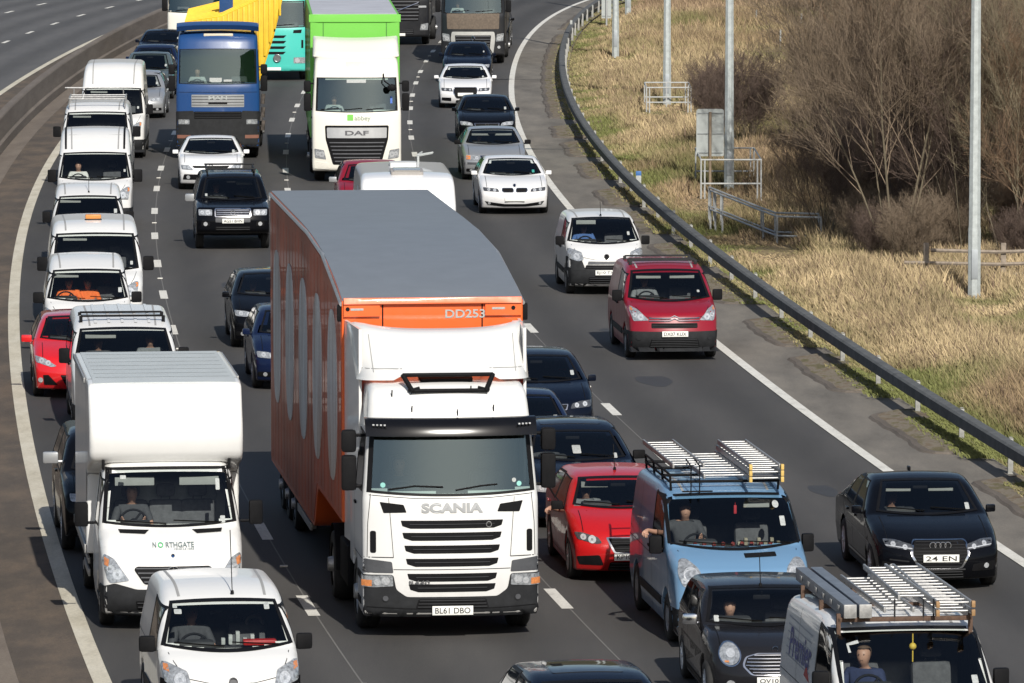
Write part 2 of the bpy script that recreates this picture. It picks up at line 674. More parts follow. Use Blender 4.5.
def wheel(root, x, y, r, wd, style, sg):
    key = (round(r, 3), round(wd, 3), style)
    if key not in WM:
        bm = bmesh.new()
        prof = [(.62, -.5), (.66, -.52), (.9, -.5), (.97, -.42), (1., -.3), (1., -.12), (.985, -.1), (.985, .1), (1., .12), (1., .3), (.97, .42), (.9, .5), (.66, .52), (.62, .5)]
        n = 28
        R = []
        for i in range(n):
            t = 2 * math.pi * i / n
            R.append([bm.verts.new((p[1] * wd, p[0] * r * math.cos(t), p[0] * r * math.sin(t))) for p in prof])
        for i in range(n):
            for j in range(len(prof) - 1):
                bm.faces.new((R[i][j], R[i][j + 1], R[(i + 1) % n][j + 1], R[(i + 1) % n][j]))
        o = fin('tyre_mesh', bm, RUBBER, None, 40, True)
        tm = o.data
        bpy.data.objects.remove(o)
        bm = bmesh.new()
        # rim facing +x
        k = 5 if style == 'alloy' else 10
        ri = r * .64
        if style == 'alloy':
            torus(bm, (0, 0, 0), ri * .97, ri * .07, n=28, m=6)
            for v in bm.verts:
                v.co = (v.co.y + wd * .42, v.co.x, v.co.z)
            for j in range(k):
                a = 2 * math.pi * j / k + .3
                for da in (-.16, .16):
                    tube(bm, [(wd * .40, .05 * r * math.cos(a), .05 * r * math.sin(a)), (wd * .42, ri * .97 * math.cos(a + da), ri * .97 * math.sin(a + da))], r * .05, 6)
            bmesh.ops.create_cone(bm, cap_ends=True, segments=14, radius1=r * .13, radius2=r * .1, depth=.05, matrix=Matrix.Translation((wd * .42, 0, 0)) @ Matrix.Rotation(math.pi / 2, 4, 'Y'))
            bmesh.ops.create_cone(bm, cap_ends=True, segments=24, radius1=ri, radius2=ri, depth=.01, matrix=Matrix.Translation((wd * .1, 0, 0)) @ Matrix.Rotation(math.pi / 2, 4, 'Y'))
            rm = ALLOY
        else:
            pr = [(1.0, .46), (.92, .40), (.80, .22), (.55, .30), (.45, .46), (.25, .52), (0.02, .53)]
            if style == 'truck':
                pr = [(1.0, .46), (.94, .42), (.86, .05), (.6, .02), (.5, .12), (.34, .5), (.30, .62), (.02, .64)]
            n2 = 24
            RR = []
            for i in range(n2):
                t = 2 * math.pi * i / n2
                RR.append([bm.verts.new((p[1] * wd, p[0] * ri * math.cos(t), p[0] * ri * math.sin(t))) for p in pr])
            for i in range(n2):
                for j in range(len(pr) - 1):
                    bm.faces.new((RR[i][j], RR[i][j + 1], RR[(i + 1) % n2][j + 1], RR[(i + 1) % n2][j]))
            for j in range(k):
                a = 2 * math.pi * j / k
                bmesh.ops.create_cone(bm, cap_ends=True, segments=6, radius1=r * .03, radius2=r * .03, depth=.05, matrix=Matrix.Translation((wd * .33, ri * .62 * math.cos(a), ri * .62 * math.sin(a))) @ Matrix.Rotation(math.pi / 2, 4, 'Y'))
            rm = STEEL if style == 'steel' else ALU
        o = fin('rim_mesh', bm, rm, None, 40, True)
        WM[key] = (tm, o.data)
        bpy.data.objects.remove(o)
    tm, rm = WM[key]
    t = bpy.data.objects.new('wheel', tm)
    link(t, root)
    t.location = (x, y, r)
    if sg < 0:
        t.rotation_euler = (0, 0, math.pi)
    rr = bpy.data.objects.new('rim', rm)
    link(rr, t)
# ---------------------------------------------------------------- people
WIPERM = plain('wiper rubber', (.006, .006, .006), .9, 0, 0, .2, 8, .05)
SKIN = plain('skin', (.42, .24, .17), .55, 0, 0, .1, 12)
SKIN_D = plain('dark skin', (.13, .07, .045), .5, 0, 0, .1, 12)
HAIR = plain('brown hair', (.085, .052, .032), .7, 0, 0, .3, 40)
HAIRG = plain('grey hair', (.25, .24, .23), .7, 0, 0, .3, 40)
SHIRTS = {k: plain(k + ' cloth', c, .85, 0, 0, .25, 18) for k, c in
          {'dark': (.05, .052, .058), 'white': (.62, .62, .60), 'navy': (.02, .03, .08), 'blue': (.06, .13, .33), 'orange': (.80, .16, .03),
           'grey': (.17, .18, .19), 'green': (.05, .09, .06)}.items()}
TROUS = plain('dark trousers', (.022, .024, .03), .85, 0, 0, .2, 18)
EYEM = plain('dark eyes', (.08, .05, .04), .4)

def skin_mesh(name, verts, edges, radii, root, mat, parent, levels=1):
    me = bpy.data.meshes.new(name)
    me.from_pydata(verts, edges, [])
    o = bpy.data.objects.new(name, me)
    COL.objects.link(o)
    md = o.modifiers.new('skin', 'SKIN')
    md.use_smooth_shade = True
    for i, sv in enumerate(me.skin_vertices[0].data):
        r = radii[i]
        sv.radius = r if isinstance(r, tuple) else (r, r)
        sv.use_root = i == root
    sb = o.modifiers.new('sub', 'SUBSURF')
    sb.levels = levels
    sb.render_levels = levels
    dg = bpy.context.evaluated_depsgraph_get()
    res = bpy.data.meshes.new_from_object(o.evaluated_get(dg))
    bpy.data.objects.remove(o)
    bpy.data.meshes.remove(me)
    res.materials.clear()
    res.materials.append(mat)
    res.polygons.foreach_set('use_smooth', [True] * len(res.polygons))
    oo = bpy.data.objects.new(name, res)
    return link(oo, parent)

def build_person(arm='wheel', turn=0.):
    """seated figure, hip at the origin, looking towards -Y; returns body mesh, shirt mesh, hair mesh, trousers mesh, eyes mesh"""
    V, E, R = [], [], []
    def add(p, r, par=None):
        V.append(p); R.append(r)
        if par is not None:
            E.append((par, len(V) - 1))
        return len(V) - 1
    pel = add((0, 0, .02), (.155, .11))
    sp = add((0, .03, .20), (.135, .10), pel)
    ch = add((0, .05, .40), (.16, .11), sp)
    nk = add((0, .04, .50), (.072, .066), ch)
    n2 = add((0, .015, .555), (.050, .056), nk)
    jw = add((math.sin(turn) * .015, -.015, .60), (.078, .094), n2)
    hd = add((0, .0, .685), (.098, .118), jw)
    tp = add((0, .01, .755), (.082, .098), hd)
    hands = []
    for sg in (-1, 1):
        sh = add((sg * .19, .05, .45), .064, ch)
        if arm == 'window' and sg < 0:
            el = add((sg * .40, -.06, .36), .043, sh)
            wr = add((sg * .56, -.26, .42), .031, el)
            pm = add((sg * .61, -.34, .41), (.040, .024), wr)
            fd = Vector((-.10, -.85, -.5)).normalized(); sd_ = Vector((-.75, 0, .3)).normalized(); cu = Vector((0, .2, -1))
        else:
            el = add((sg * .27, -.10, .22), .044, sh)
            wr = add((sg * .17, -.33, .30), .030, el)
            pm = add((sg * .165, -.41, .335), (.036, .022), wr)
            fd = Vector((-sg * .25, -.85, .35)).normalized(); sd_ = Vector((sg * .35, 0, .9)).normalized(); cu = Vector((-sg * .4, .6, -.3))
        P = Vector(V[pm])
        for k, (ln, o) in enumerate(((.075, -.030), (.085, -.010), (.08, .011), (.065, .030))):
            b = add(tuple(P + fd * .03 + sd_ * o), .0105, pm)
            m1 = add(tuple(P + fd * (.03 + ln * .5) + sd_ * o * 1.1), .0095, b)
            add(tuple(P + fd * (.03 + ln * .62) + sd_ * o * 1.15 + cu * ln * .38), .008, m1)
        t1 = add(tuple(P - sd_ * .040 + fd * .005), .011, pm)
        add(tuple(P - sd_ * .058 + fd * .04), .009, t1)
        hp = add((sg * .10, -.05, -.01), .088, pel)
        kn = add((sg * .15, -.45, .03), .062, hp)
        an = add((sg * .15, -.62, -.36), .042, kn)
        add((sg * .15, -.80, -.42), .036, an)
    body = skin_mesh('person_body', V, E, R, pel, SKIN, None)
    # shape the face: brow, nose, chin
    for v in body.data.vertices:
        x, y, z = v.co
        if z > .565 and y < -.03:
            v.co.y -= .022 * math.exp(-((x / .014) ** 2) - ((z - .66) / .022) ** 2)
            v.co.y += .010 * math.exp(-(((abs(x) - .032) / .016) ** 2) - ((z - .687) / .012) ** 2)
            v.co.y -= .008 * math.exp(-((x / .03) ** 2) - ((z - .59) / .014) ** 2)
    # shirt
    V2, E2, R2 = [], [], []
    for p, r in (((0, .01, .02), (.17, .125)), ((0, .03, .20), (.152, .117)), ((0, .05, .40), (.178, .128)), ((0, .042, .505), (.088, .082))):
        V2.append(p); R2.append(r)
    E2 += [(0, 1), (1, 2), (2, 3)]
    for sg in (-1, 1):
        V2.append((sg * .19, .05, .45)); R2.append(.078); E2.append((2, len(V2) - 1))
        V2.append((sg * (.395 if arm == 'window' and sg < 0 else .265), -.055 if arm == 'window' and sg < 0 else -.085, .36 if arm == 'window' and sg < 0 else .235)); R2.append(.060); E2.append((len(V2) - 2, len(V2) - 1))
    shirt = skin_mesh('shirt', V2, E2, R2, 0, SHIRTS['dark'], None)
    V3 = [(0, .0, .02)]; E3 = []; R3 = [(.165, .125)]
    for sg in (-1, 1):
        i = len(V3)
        V3 += [(sg * .10, -.05, -.01), (sg * .15, -.45, .03), (sg * .15, -.61, -.33)]
        R3 += [.10, .075, .06]
        E3 += [(0, i), (i, i + 1), (i + 1, i + 2)]
    tr = skin_mesh('trousers', V3, E3, R3, 0, TROUS, None)
    bm = bmesh.new()
    bmesh.ops.create_uvsphere(bm, u_segments=18, v_segments=12, radius=1.)
    for v in bm.verts:
        v.co = Vector((v.co.x * .092, v.co.y * .114 + .014, v.co.z * .108 + .70))
    bmesh.ops.delete(bm, geom=[v for v in bm.verts if (v.co.y < -.035 and v.co.z < .745) or v.co.z < .63], context='VERTS')
    hair = fin('hair', bm, HAIR, None, 60)
    bm = bmesh.new()
    for sg in (-1, 1):
        bmesh.ops.create_uvsphere(bm, u_segments=8, v_segments=6, radius=.0075, matrix=Matrix.Translation((sg * .031, -.096, .687)))
    box(bm, (-.018, -.104, .615), (.018, -.092, .618))
    eyes = fin('eyes', bm, EYEM, None, 60)
    out = [o.data for o in (body, shirt, tr, hair, eyes)]
    for o in (body, shirt, tr, hair, eyes):
        bpy.data.objects.remove(o)
    return out

PEOPLE = {}
RIDERS = []

def rider(veh, x, y, z, label, shirt='dark', skin=SKIN, hair=HAIR, arm='wheel', rz=0., sc=1.):
    RIDERS.append((veh.root, x, y, z, label, shirt, skin, hair, arm, rz, sc))

def seat_riders():
    for root, x, y, z, label, shirt, skin, hair, arm, rz, sc in RIDERS:
        if arm not in PEOPLE:
            PEOPLE[arm] = build_person(arm)
        ms = PEOPLE[arm]
        M = root.matrix_basis @ Matrix.Translation((x, y, z)) @ Matrix.Rotation(rz, 4, 'Z') @ Matrix.Scale(sc, 4)
        def inst(nm, me, mat, par):
            o = bpy.data.objects.new(nm, me)
            link(o, par)
            o.material_slots[0].link = 'OBJECT'
            o.material_slots[0].material = mat
            return o
        b = inst('person', ms[0], skin, None)
        b.matrix_basis = M
        tag(b, label, 'person', 'people inside the vehicles')
        inst('shirt', ms[1], SHIRTS[shirt], b)
        inst('trousers', ms[2], TROUS, b)
        inst('hair', ms[3], hair, b)
        inst('eyes', ms[4], EYEM, b)

# ---------------------------------------------------------------- placing vehicles
def ground(px, py, z=0.):
    u, v = px - 512., py - 341.5
    dz = v * math.cos(PITCH) + F_PX * math.sin(PITCH)
    t = (CAM_H - z) / dz
    return Vector((u * t, (F_PX * math.cos(PITCH) - v * math.sin(PITCH)) * t, z))

RC = [0.5824, 0.1142, -0.7804, -0.0048, 4.675, -3.846, -10.209]     # X of the line between the two offside lanes as a function of Y
YN, YF = 74., 303.

def road_x(Y):
    def val(q):
        t = (q - 180.) / 100.
        r = 0.
        for c in RC:
            r = r * t + c
        return r
    if Y < YN:
        s = (val(YN + .5) - val(YN)) / .5
        return val(YN) + s * (Y - YN)
    if Y > YF:
        s = (val(YF) - val(YF - .5)) / .5
        return val(YF) + s * (Y - YF)
    return val(Y)

def road_h(Y):
    """direction of the road at distance Y: dX/dY"""
    return (road_x(Y + .5) - road_x(Y - .5))

def road_pt(Y, off):
    s = road_h(Y)
    k = math.sqrt(1 + s * s)
    return Vector((road_x(Y) + off / k, Y - off * s / k, 0))

def park(v, px, py, z=.2, ly=.0, turn=0.):
    """put the vehicle so that its local point (0, ly, z) stands at the traced place on the road, heading along the lane"""
    p = ground(px, py, z)
    a = -math.atan(road_h(p.y)) + math.radians(turn)
    R = Matrix.Rotation(a, 3, 'Z')
    q = R @ Vector((0, ly, 0))
    v.root.location = (p.x - q.x, p.y - q.y, 0)
    v.root.rotation_euler = (0, 0, a)

# ---------------------------------------------------------------- generic road vehicle
def profile(d):
    gc = d.get('gc', .18)
    L, H = d['L'], d['H']
    r = d['r']
    ra = r + .055
    Rb = .015
    re = d.get('re', .12)          # edge roll of bonnet and roof
    hy, hz = d['hood']
    cy, cz = d['cowl']
    wy, wz = d['ws']
    nose = d.get('nose', [(.12, gc + .01, .05, .03), (.02, gc + .16, .08, .05), (.0, .52, .1, .07)])
    pts = list(nose)
    pts.append((hy, hz, d.get('hr', .1), re))
    if 'mid' in d:
        pts.append((*d['mid'], .4, re))
    pts.append((cy, cz, .06, re * .8))
    pts.append((wy, wz, .22, re))
    pts.append((d['roofy'], H, .5, re))
    ry, rz_ = d['rr']
    pts.append((ry, rz_, .25, re))
    by, bz = d['bg']
    pts.append((by, bz, .08, .09))
    pts.append((L - .01, d['tail'], .1, .07))
    pts.append((L, .5, .1, .05))
    pts.append((L - .1, gc + .03, .05, .03))
    for wyy in (d['yr'], d['yf']):
        a0 = math.asin((gc - r) / ra) if abs(gc - r) < ra else -1.2
        n = 11
        for k in range(n + 1):
            a = a0 + (math.pi - 2 * a0) * k / n
            pts.append((wyy + ra * math.cos(a), r + ra * math.sin(a), 0, Rb))
    return pts

def mirrors(v, x, y, z, w_=.22, h=.15, dp=.12, mat=BLACKPL, armz=None, lean=0.):
    for sg in (-1, 1):
        bm = bmesh.new()
        box(bm, (min(sg * x, sg * (x + w_)), y, z - h / 2), (max(sg * x, sg * (x + w_)), y + dp, z + h / 2), min(.035, dp * .3))
        for vv in bm.verts:
            k = abs(vv.co.x) - x
            if vv.co.y < y + dp * .5:
                vv.co.y += .22 * k
        az = z - h * .35 if armz is None else armz
        tube(bm, [(sg * (x - .12), y + dp * .6, az), (sg * (x + w_ * .4), y + dp * .6, az)], .022, 6)
        m = fin('door_mirror', bm, mat, v.root, 40)
        bm = bmesh.new()
        box(bm, (min(sg * (x + .02), sg * (x + w_ - .02)), y + dp - .004, z - h / 2 + .02), (max(sg * (x + .02), sg * (x + w_ - .02)), y + dp + .006, z + h / 2 - .02))
        fin('mirror_glass', bm, CHROME, m, 0)

def cockpit(v, d, x0=.37, hip=None, seats=True, bulk=None, dash=DASHM, headrest=True, wheel_=True, seatmat=SEATM, three=False):
    cy, cz = d['cowl']
    wy, wz = d['ws']
    W = d['W']
    hy, hz = hip
    bm = bmesh.new()
    box(bm, (-W * .84, cy + .10, cz - .40), (W * .84, cy + .56, cz - .03), .04)
    for vv in bm.verts:
        k = abs(vv.co.x) / W
        if vv.co.y < cy + .3:
            vv.co.y += .22 * k * k
    box(bm, (-x0 - .22, cy + .30, cz - .05), (-x0 + .22, cy + .58, cz + .05), .04)      # instrument cowl
    fin('dashboard', bm, dash, v.root, 40)
    xs = [-x0, x0] + ([.02] if three else [])
    for sx in xs:
        bm = bmesh.new()
        box(bm, (sx - .25, hy - .42, hz - .16), (sx + .25, hy + .10, hz - .04), .05)
        box(bm, (sx - .24, hy + .10, hz - .10), (sx + .24, hy + .26, hz + .56), .07)
        for vv in bm.verts:
            if vv.co.y > hy + .09:
                vv.co.y += (vv.co.z - hz) * .22
        s = fin('seat', bm, seatmat, v.root, 40)
        bm = bmesh.new()
        box(bm, (sx - .13, hy + .24, hz + .60), (sx + .13, hy + .36, hz + .78), .045)
        for q in (-.06, .06):
            tube(bm, [(sx + q, hy + .28, hz + .5), (sx + q, hy + .30, hz + .62)], .008, 6)
        fin('headrest', bm, seatmat, s, 40)
    if wheel_:
        bm = bmesh.new()
        c = (-x0, hy - .45, hz + .33)
        torus(bm, c, .185, .017, n=24, m=6, tilt=math.radians(-25))
        for a in (0, 2.2, 4.1):
            T = Matrix.Rotation(math.radians(-25), 3, 'X')
            tube(bm, [c, Vector(c) + T @ Vector((.18 * math.cos(a + 3.1), 0, .18 * math.sin(a + 3.1)))], .016, 6)
        bmesh.ops.create_uvsphere(bm, u_segments=10, v_segments=8, radius=.055, matrix=Matrix.Translation(c))
        tube(bm, [c, (c[0], cy + .4, cz - .08)], .03, 6)
        fin('steering_wheel', bm, BLACKPL, v.root, 50)
    if bulk:
        bm = bmesh.new()
        y, zt, mat = bulk
        box(bm, (-W * .88, y, .35), (W * .88, y + .03, zt - .25))
        box(bm, (-W * .70, y, zt - .25), (W * .70, y + .03, zt))
        fin('bulkhead', bm, mat, v.root, 0)

def plate(v, z, word=None, x=0., wd=.52, ht=.11, off=.016):
    y = min(v.hit('front', x + a * wd * .4, z + b * ht * .5).y for a in (-1, 0, 1) for b in (-1, 0, 1)) - off - .012
    bm = bmesh.new()
    box(bm, (x - wd / 2, y, z - ht / 2), (x + wd / 2, y + .012, z + ht / 2), .004)
    box(bm, (x - wd * .4, y + .012, z - ht * .4), (x + wd * .4, y + .09, z + ht * .4))
    p = fin('number_plate', bm, PLATE, v.root, 30)
    if word:
        vs, fs = text_mesh(word, .006)
        bm = bmesh.new()
        V = [bm.verts.new((x + a * wd * .86, y - .003, z + b * ht * .64)) for a, b in vs]
        for f in fs:
            bm.faces.new([V[k] for k in f])
        bm.normal_update()
        for f in bm.faces:
            if f.normal.y > 0:
                f.normal_flip()
        fin('plate_lettering', bm, INK, p, 0)
    return p

def wipers(v, d, zb, x1=.62):
    a = v.bar([(-x1, zb + .055), (-.05, zb + .015)], .009, WIPERM, 'wiper', off=.018)
    b = v.bar([(.05, zb + .055), (x1 - .02, zb + .02)], .009, WIPERM, 'wiper', off=.018)

def lamp(v, poly, mat=LAMPG, refl=(), ind=None, rnd=.03, off=.007, trim=None):
    """a pair of headlamps: lens panel, round reflectors inside, an indicator"""
    for sg in (-1, 1):
        pl = [(sg * p[0], p[1]) for p in poly]
        if sg < 0:
            pl = pl[::-1]
        l = v.panel(pl, mat, 'headlight', off=off, depth=.05, res=.07, rnd=rnd)
        for (x, z, r) in refl:
            v.panel([(sg * x + r * math.cos(2 * math.pi * k / 14), z + r * math.sin(2 * math.pi * k / 14)) for k in range(14)], REFL, 'reflector', off=off + .004, depth=.01, res=.2, parent=l)
            v.panel([(sg * x + r * .3 * math.cos(2 * math.pi * k / 10), z + r * .3 * math.sin(2 * math.pi * k / 10)) for k in range(10)], LAMPG, 'bulb', off=off + .007, depth=.006, res=.2, parent=l)
        if ind:
            ip = [(sg * p[0], p[1]) for p in ind]
            v.panel(ip if sg > 0 else ip[::-1], ORANGE_L, 'indicator', off=off + .004, depth=.012, res=.1, parent=l)

def rect(x0, z0, x1, z1):
    return [(x0, z0), (x1, z0), (x1, z1), (x0, z1)]

def circ(x, z, r, n=16, rz=None):
    return [(x + r * math.cos(2 * math.pi * k / n), z + (rz or r) * math.sin(2 * math.pi * k / n)) for k in range(n)]

def grille(v, poly, name='grille', mat=None, bars=0, barmat=None, rnd=.02, off=.006, br=.010, inset=.0):
    g = v.panel(poly, mat or BLACKPL, name, off=off, depth=.03, rnd=rnd)
    if bars:
        z0 = min(p[1] for p in poly); z1 = max(p[1] for p in poly)
        bm = bmesh.new()
        for k in range(bars):
            z = z0 + (z1 - z0) * (k + .5) / bars
            # span of the polygon at this height
            xs = []
            for i in range(len(poly)):
                a, b = poly[i - 1], poly[i]
                if (a[1] > z) != (b[1] > z):
                    xs.append(a[0] + (b[0] - a[0]) * (z - a[1]) / (b[1] - a[1]))
            if len(xs) >= 2:
                xa, xb = min(xs) + .02, max(xs) - .02
                n = max(2, int((xb - xa) / .1))
                tube(bm, [v.hit('front', xa + (xb - xa) * j / n, z, off + .006) for j in range(n + 1)], br, 6)
        fin('grille_bars', bm, barmat or GREYPL, g, 50)
    return g

def side_windows(v, qs, mat=None, trim=False):
    for ax in ('left', 'right'):
        for q in qs:
            v.glazing(q, ax, 'side_window', mat, cut=False, seal=.03, nu=6, nv=5)

def side_lines(v, lines, wd=.010):
    for ax in ('left', 'right'):
        bm = bmesh.new()
        for l in lines:
            v.strip(l, wd, None, '', ax, .0025, into=bm)
        fin('door_shut_line', bm, SEAL, v.root, 0)

def bonnet_lines(v, pts_list, wd=.012):
    bm = bmesh.new()
    for pts in pts_list:
        v.strip(pts, wd, None, '', 'top', .003, into=bm)
        v.strip([(-p[0], p[1]) for p in pts], wd, None, '', 'top', .003, into=bm)
    fin('bonnet_shut_line', bm, SEAL, v.root, 0)

def handles(v, ys, z, mat):
    for ax in ('left', 'right'):
        for y in ys:
            v.panel(rect(y, z - .018, y + .18, z + .018), mat, 'door_handle', ax, off=.025, depth=.03, res=.2, rnd=.012)

def tails(v, poly):
    for sg in (-1, 1):
        pl = [(sg * p[0], p[1]) for p in poly]
        v.panel(pl, TAILM, 'tail_light', 'rear', off=.006, depth=.03)

TAILM = plain('red tail lens', (.35, .01, .01), .15, 0, .6)

RS = random.Random(3)

def sticker(v, x, z, w_, h, g=None, mat=STICKER, off=.009):
    k = RS.uniform(.6, .95)
    w_, h, z = w_ * k, h * k, z + RS.uniform(-.03, .05)
    return v.panel(rect(x - w_ / 2, z - h / 2, x + w_ / 2, z + h / 2), mat, 'windscreen_sticker', off=off, depth=.001, res=.3, parent=g, rnd=.012)

def visors(v, x, y, z, w_=.42, h=.13, sides=(-1, 1)):
    for sg in sides:
        bm = bmesh.new()
        box(bm, (sg * x - w_ / 2, y, z - h), (sg * x + w_ / 2, y + .02, z), .008)
        fin('sun_visor', bm, VISORM, v.root, 40)

def aerial(v, x, y, z, h=.45, lean=.25):
    bm = bmesh.new()
    bmesh.ops.create_cone(bm, cap_ends=True, segments=10, radius1=.025, radius2=.018, depth=.04, matrix=Matrix.Translation((x, y, z + .01)))
    tube(bm, [(x, y, z), (x, y + h * lean, z + h)], .006, 6)
    fin('aerial', bm, BLACKPL, v.root, 40)

def make(d, name, label, cat, group, body_mat):
    v = Veh(name, label, cat, group)
    v.sweep(profile(d), d['W'], body_mat, belt=d['belt'], top=d['H'], tum=d['tum'], cf=d.get('cf', .15), Lf=d.get('Lf', 2.2), cr_=d.get('cr', .1),
            crown=d.get('crown', .03), tf=d.get('tf', .0), yt=d.get('yt', .8), tuck=d.get('tuck', .05))
    v.wheels((d['yf'], d['yr']), d['r'], d['W'] - d.get('tw', .10), d.get('ww', .2), d.get('style', 'alloy'))
    return v
# ---------------------------------------------------------------- ground, carriageways, markings
def sheet(name, o0, o1, z, mat, Y0=-60., Y1=620., step=3., cols=1, kind='structure', zf=None):
    """sheet along the road between two lateral offsets; UV = (offset, distance) in metres"""
    ys = np.arange(Y0, Y1 + step, step)
    bm = bmesh.new()
    uvl = bm.loops.layers.uv.new('uv')
    prev = None
    UV = {}
    for Y in ys:
        row = []
        for c in range(cols + 1):
            o = o0 + (o1 - o0) * c / cols
            p = road_pt(Y, o)
            q = bm.verts.new((p.x, p.y, z if zf is None else zf(o, Y)))
            UV[q] = (o, Y)
            row.append(q)
        if prev:
            for c in range(cols):
                f = bm.faces.new((prev[c], prev[c + 1], row[c + 1], row[c]))
                for l in f.loops:
                    l[uvl].uv = UV[l.vert]
        prev = row
    o = fin(name, bm, mat, None, 60)
    if kind:
        o['kind'] = kind
    return o

def asphalt_mat(name, base, lanes=True, warm=0.):
    m, n, b = nodes(name)
    uv = n.nodes.new('ShaderNodeUVMap')
    sp = n.nodes.new('ShaderNodeSeparateXYZ')
    n.links.new(uv.outputs[0], sp.inputs[0])
    fine = noise(n, 38., 8, .75)
    big = noise(n, .22, 5, .6, vec=(1, .25, 1))
    mid = noise(n, 1.6, 6, .7, vec=(1, .12, 1))
    c = ramp(n, fine.outputs[0], [(.25, tuple(x * .72 for x in base)), (.75, tuple(x * 1.25 for x in base))]).outputs[0]
    t = ramp(n, mid.outputs[0], [(.3, (.86, .86, .87)), (.7, (1.1, 1.09, 1.07))]).outputs[0]
    c = mixc(n, 1., c, t, 'MULTIPLY')
    t = ramp(n, big.outputs[0], [(.3, (.92, .92, .92)), (.7, (1.07, 1.06, 1.05))]).outputs[0]
    c = mixc(n, 1., c, t, 'MULTIPLY')
    if lanes:
        # polished wheel tracks and an oil stripe in the middle of every lane
        a = n.nodes.new('ShaderNodeMath'); a.operation = 'MULTIPLY_ADD'
        a.inputs[1].default_value = 2 * math.pi / 1.83
        a.inputs[2].default_value = 0.4
        n.links.new(sp.outputs[0], a.inputs[0])
        s = n.nodes.new('ShaderNodeMath'); s.operation = 'COSINE'
        n.links.new(a.outputs[0], s.inputs[0])
        r = n.nodes.new('ShaderNodeMapRange')
        r.inputs['From Min'].default_value = -1
        r.inputs['To Min'].default_value = .82
        r.inputs['To Max'].default_value = 1.13
        n.links.new(s.outputs[0], r.inputs[0])
        c = mixc(n, 1., c, r.outputs[0], 'MULTIPLY')
    n.links.new(c, b.inputs['Base Color'])
    b.inputs['Roughness'].default_value = .82
    b.inputs['Specular IOR Level'].default_value = .35
    bp = n.nodes.new('ShaderNodeBump')
    bp.inputs['Strength'].default_value = .35
    bp.inputs['Distance'].default_value = .01
    n.links.new(fine.outputs[0], bp.inputs['Height'])
    n.links.new(bp.outputs[0], b.inputs['Normal'])
    return m

ASPH = asphalt_mat('motorway asphalt', (.067, .0645, .0625))
ASPH2 = asphalt_mat('older asphalt', (.098, .097, .097))

def patchy(name, stops, scale=.8, vec=(1, .2, 1), rough=.9, fine=25., detail=8):
    m, n, b = nodes(name)
    a = noise(n, scale, detail, .65, vec=vec)
    f = noise(n, fine, 6, .75)
    c = ramp(n, a.outputs[0], stops).outputs[0]
    t = ramp(n, f.outputs[0], [(.25, (.72, .72, .72)), (.75, (1.22, 1.2, 1.18))]).outputs[0]
    c = mixc(n, 1., c, t, 'MULTIPLY')
    n.links.new(c, b.inputs['Base Color'])
    b.inputs['Roughness'].default_value = rough
    b.inputs['Specular IOR Level'].default_value = .25
    bp = n.nodes.new('ShaderNodeBump')
    bp.inputs['Strength'].default_value = .4
    bp.inputs['Distance'].default_value = .02
    n.links.new(f.outputs[0], bp.inputs['Height'])
    n.links.new(bp.outputs[0], b.inputs['Normal'])
    return m

RESERVE = patchy('silt stained reserve', [(.25, (.070, .060, .052)), (.45, (.095, .080, .067)), (.6, (.135, .107, .083)), (.75, (.17, .135, .10))], 1.1, (1, .35, 1))
HARDSTRIP = patchy('worn hard strip', [(.28, (.105, .098, .088)), (.48, (.165, .153, .135)), (.72, (.235, .215, .185))], .9, (1, .25, 1))
CHANNEL = patchy('drain channel concrete', [(.3, (.14, .118, .10)), (.7, (.21, .18, .15))], 1.4, (1, .2, 1))
EARTH = patchy('bare earth', [(.25, (.10, .075, .052)), (.42, (.165, .13, .09)), (.5, (.20, .175, .14)), (.58, (.14, .12, .07)), (.75, (.085, .09, .035))], 3.2, (1, .45, 1))
KERBM = patchy('dark bitumen kerb', [(.3, (.10, .086, .074)), (.7, (.16, .14, .12))], 3.)
CONC = patchy('weathered concrete', [(.25, (.115, .10, .088)), (.5, (.155, .135, .118)), (.75, (.205, .18, .155))], .9, (1, .25, 3))
VERGE = patchy('dry verge soil', [(.3, (.075, .080, .028)), (.45, (.17, .135, .07)), (.6, (.25, .19, .11)), (.78, (.16, .11, .065))], .35, (1, 1, 1))
FIELD = patchy('distant field', [(.3, (.07, .08, .03)), (.6, (.15, .13, .07))], .02, (1, 1, 1))
MARK = patchy('worn white road paint', [(.28, (.50, .49, .45)), (.45, (.66, .65, .60)), (.7, (.74, .73, .68))], 3.5, (1, .5, 1), .7)
EDGEM = patchy('dirty cream edge line', [(.25, (.42, .385, .30)), (.5, (.56, .525, .43)), (.75, (.64, .61, .52))], 2.2, (1, .3, 1), .75)

bm = bmesh.new()
bmesh.ops.create_grid(bm, x_segments=8, y_segments=8, size=2600)
o = fin('ground', bm, FIELD, None, 0)
o.location.z = -.30
o['kind'] = 'structure'
# unseen wooded ridge added beyond the bend, gives dark reflections
bm = bmesh.new()
rows = []
for j in range(14):
    row = []
    for i in range(61):
        x = -1500 + 50 * i
        y = 620 + 70 * j
        t = max(0., math.sin(math.pi * j / 13)) ** .8
        z = -1 + t * (62 + 22 * math.sin(x * .004 + 1) + 12 * math.sin(x * .013 + j) + random.uniform(-5, 5))
        row.append(bm.verts.new((x, y, z)))
    rows.append(row)
for a, b in zip(rows[:-1], rows[1:]):
    for i in range(60):
        bm.faces.new((a[i], a[i + 1], b[i + 1], b[i]))
o = fin('unseen_hills', bm, patchy('wooded hillside', [(.3, (.035, .04, .02)), (.6, (.075, .065, .04))], .05, (1, 1, 1)), None, 60)
o['kind'] = 'structure'
sheet('motorway', -3.45, 11.12, 0., ASPH, cols=6)
sheet('opposite_carriageway', -30., -6.95, -.006, ASPH2, cols=6)
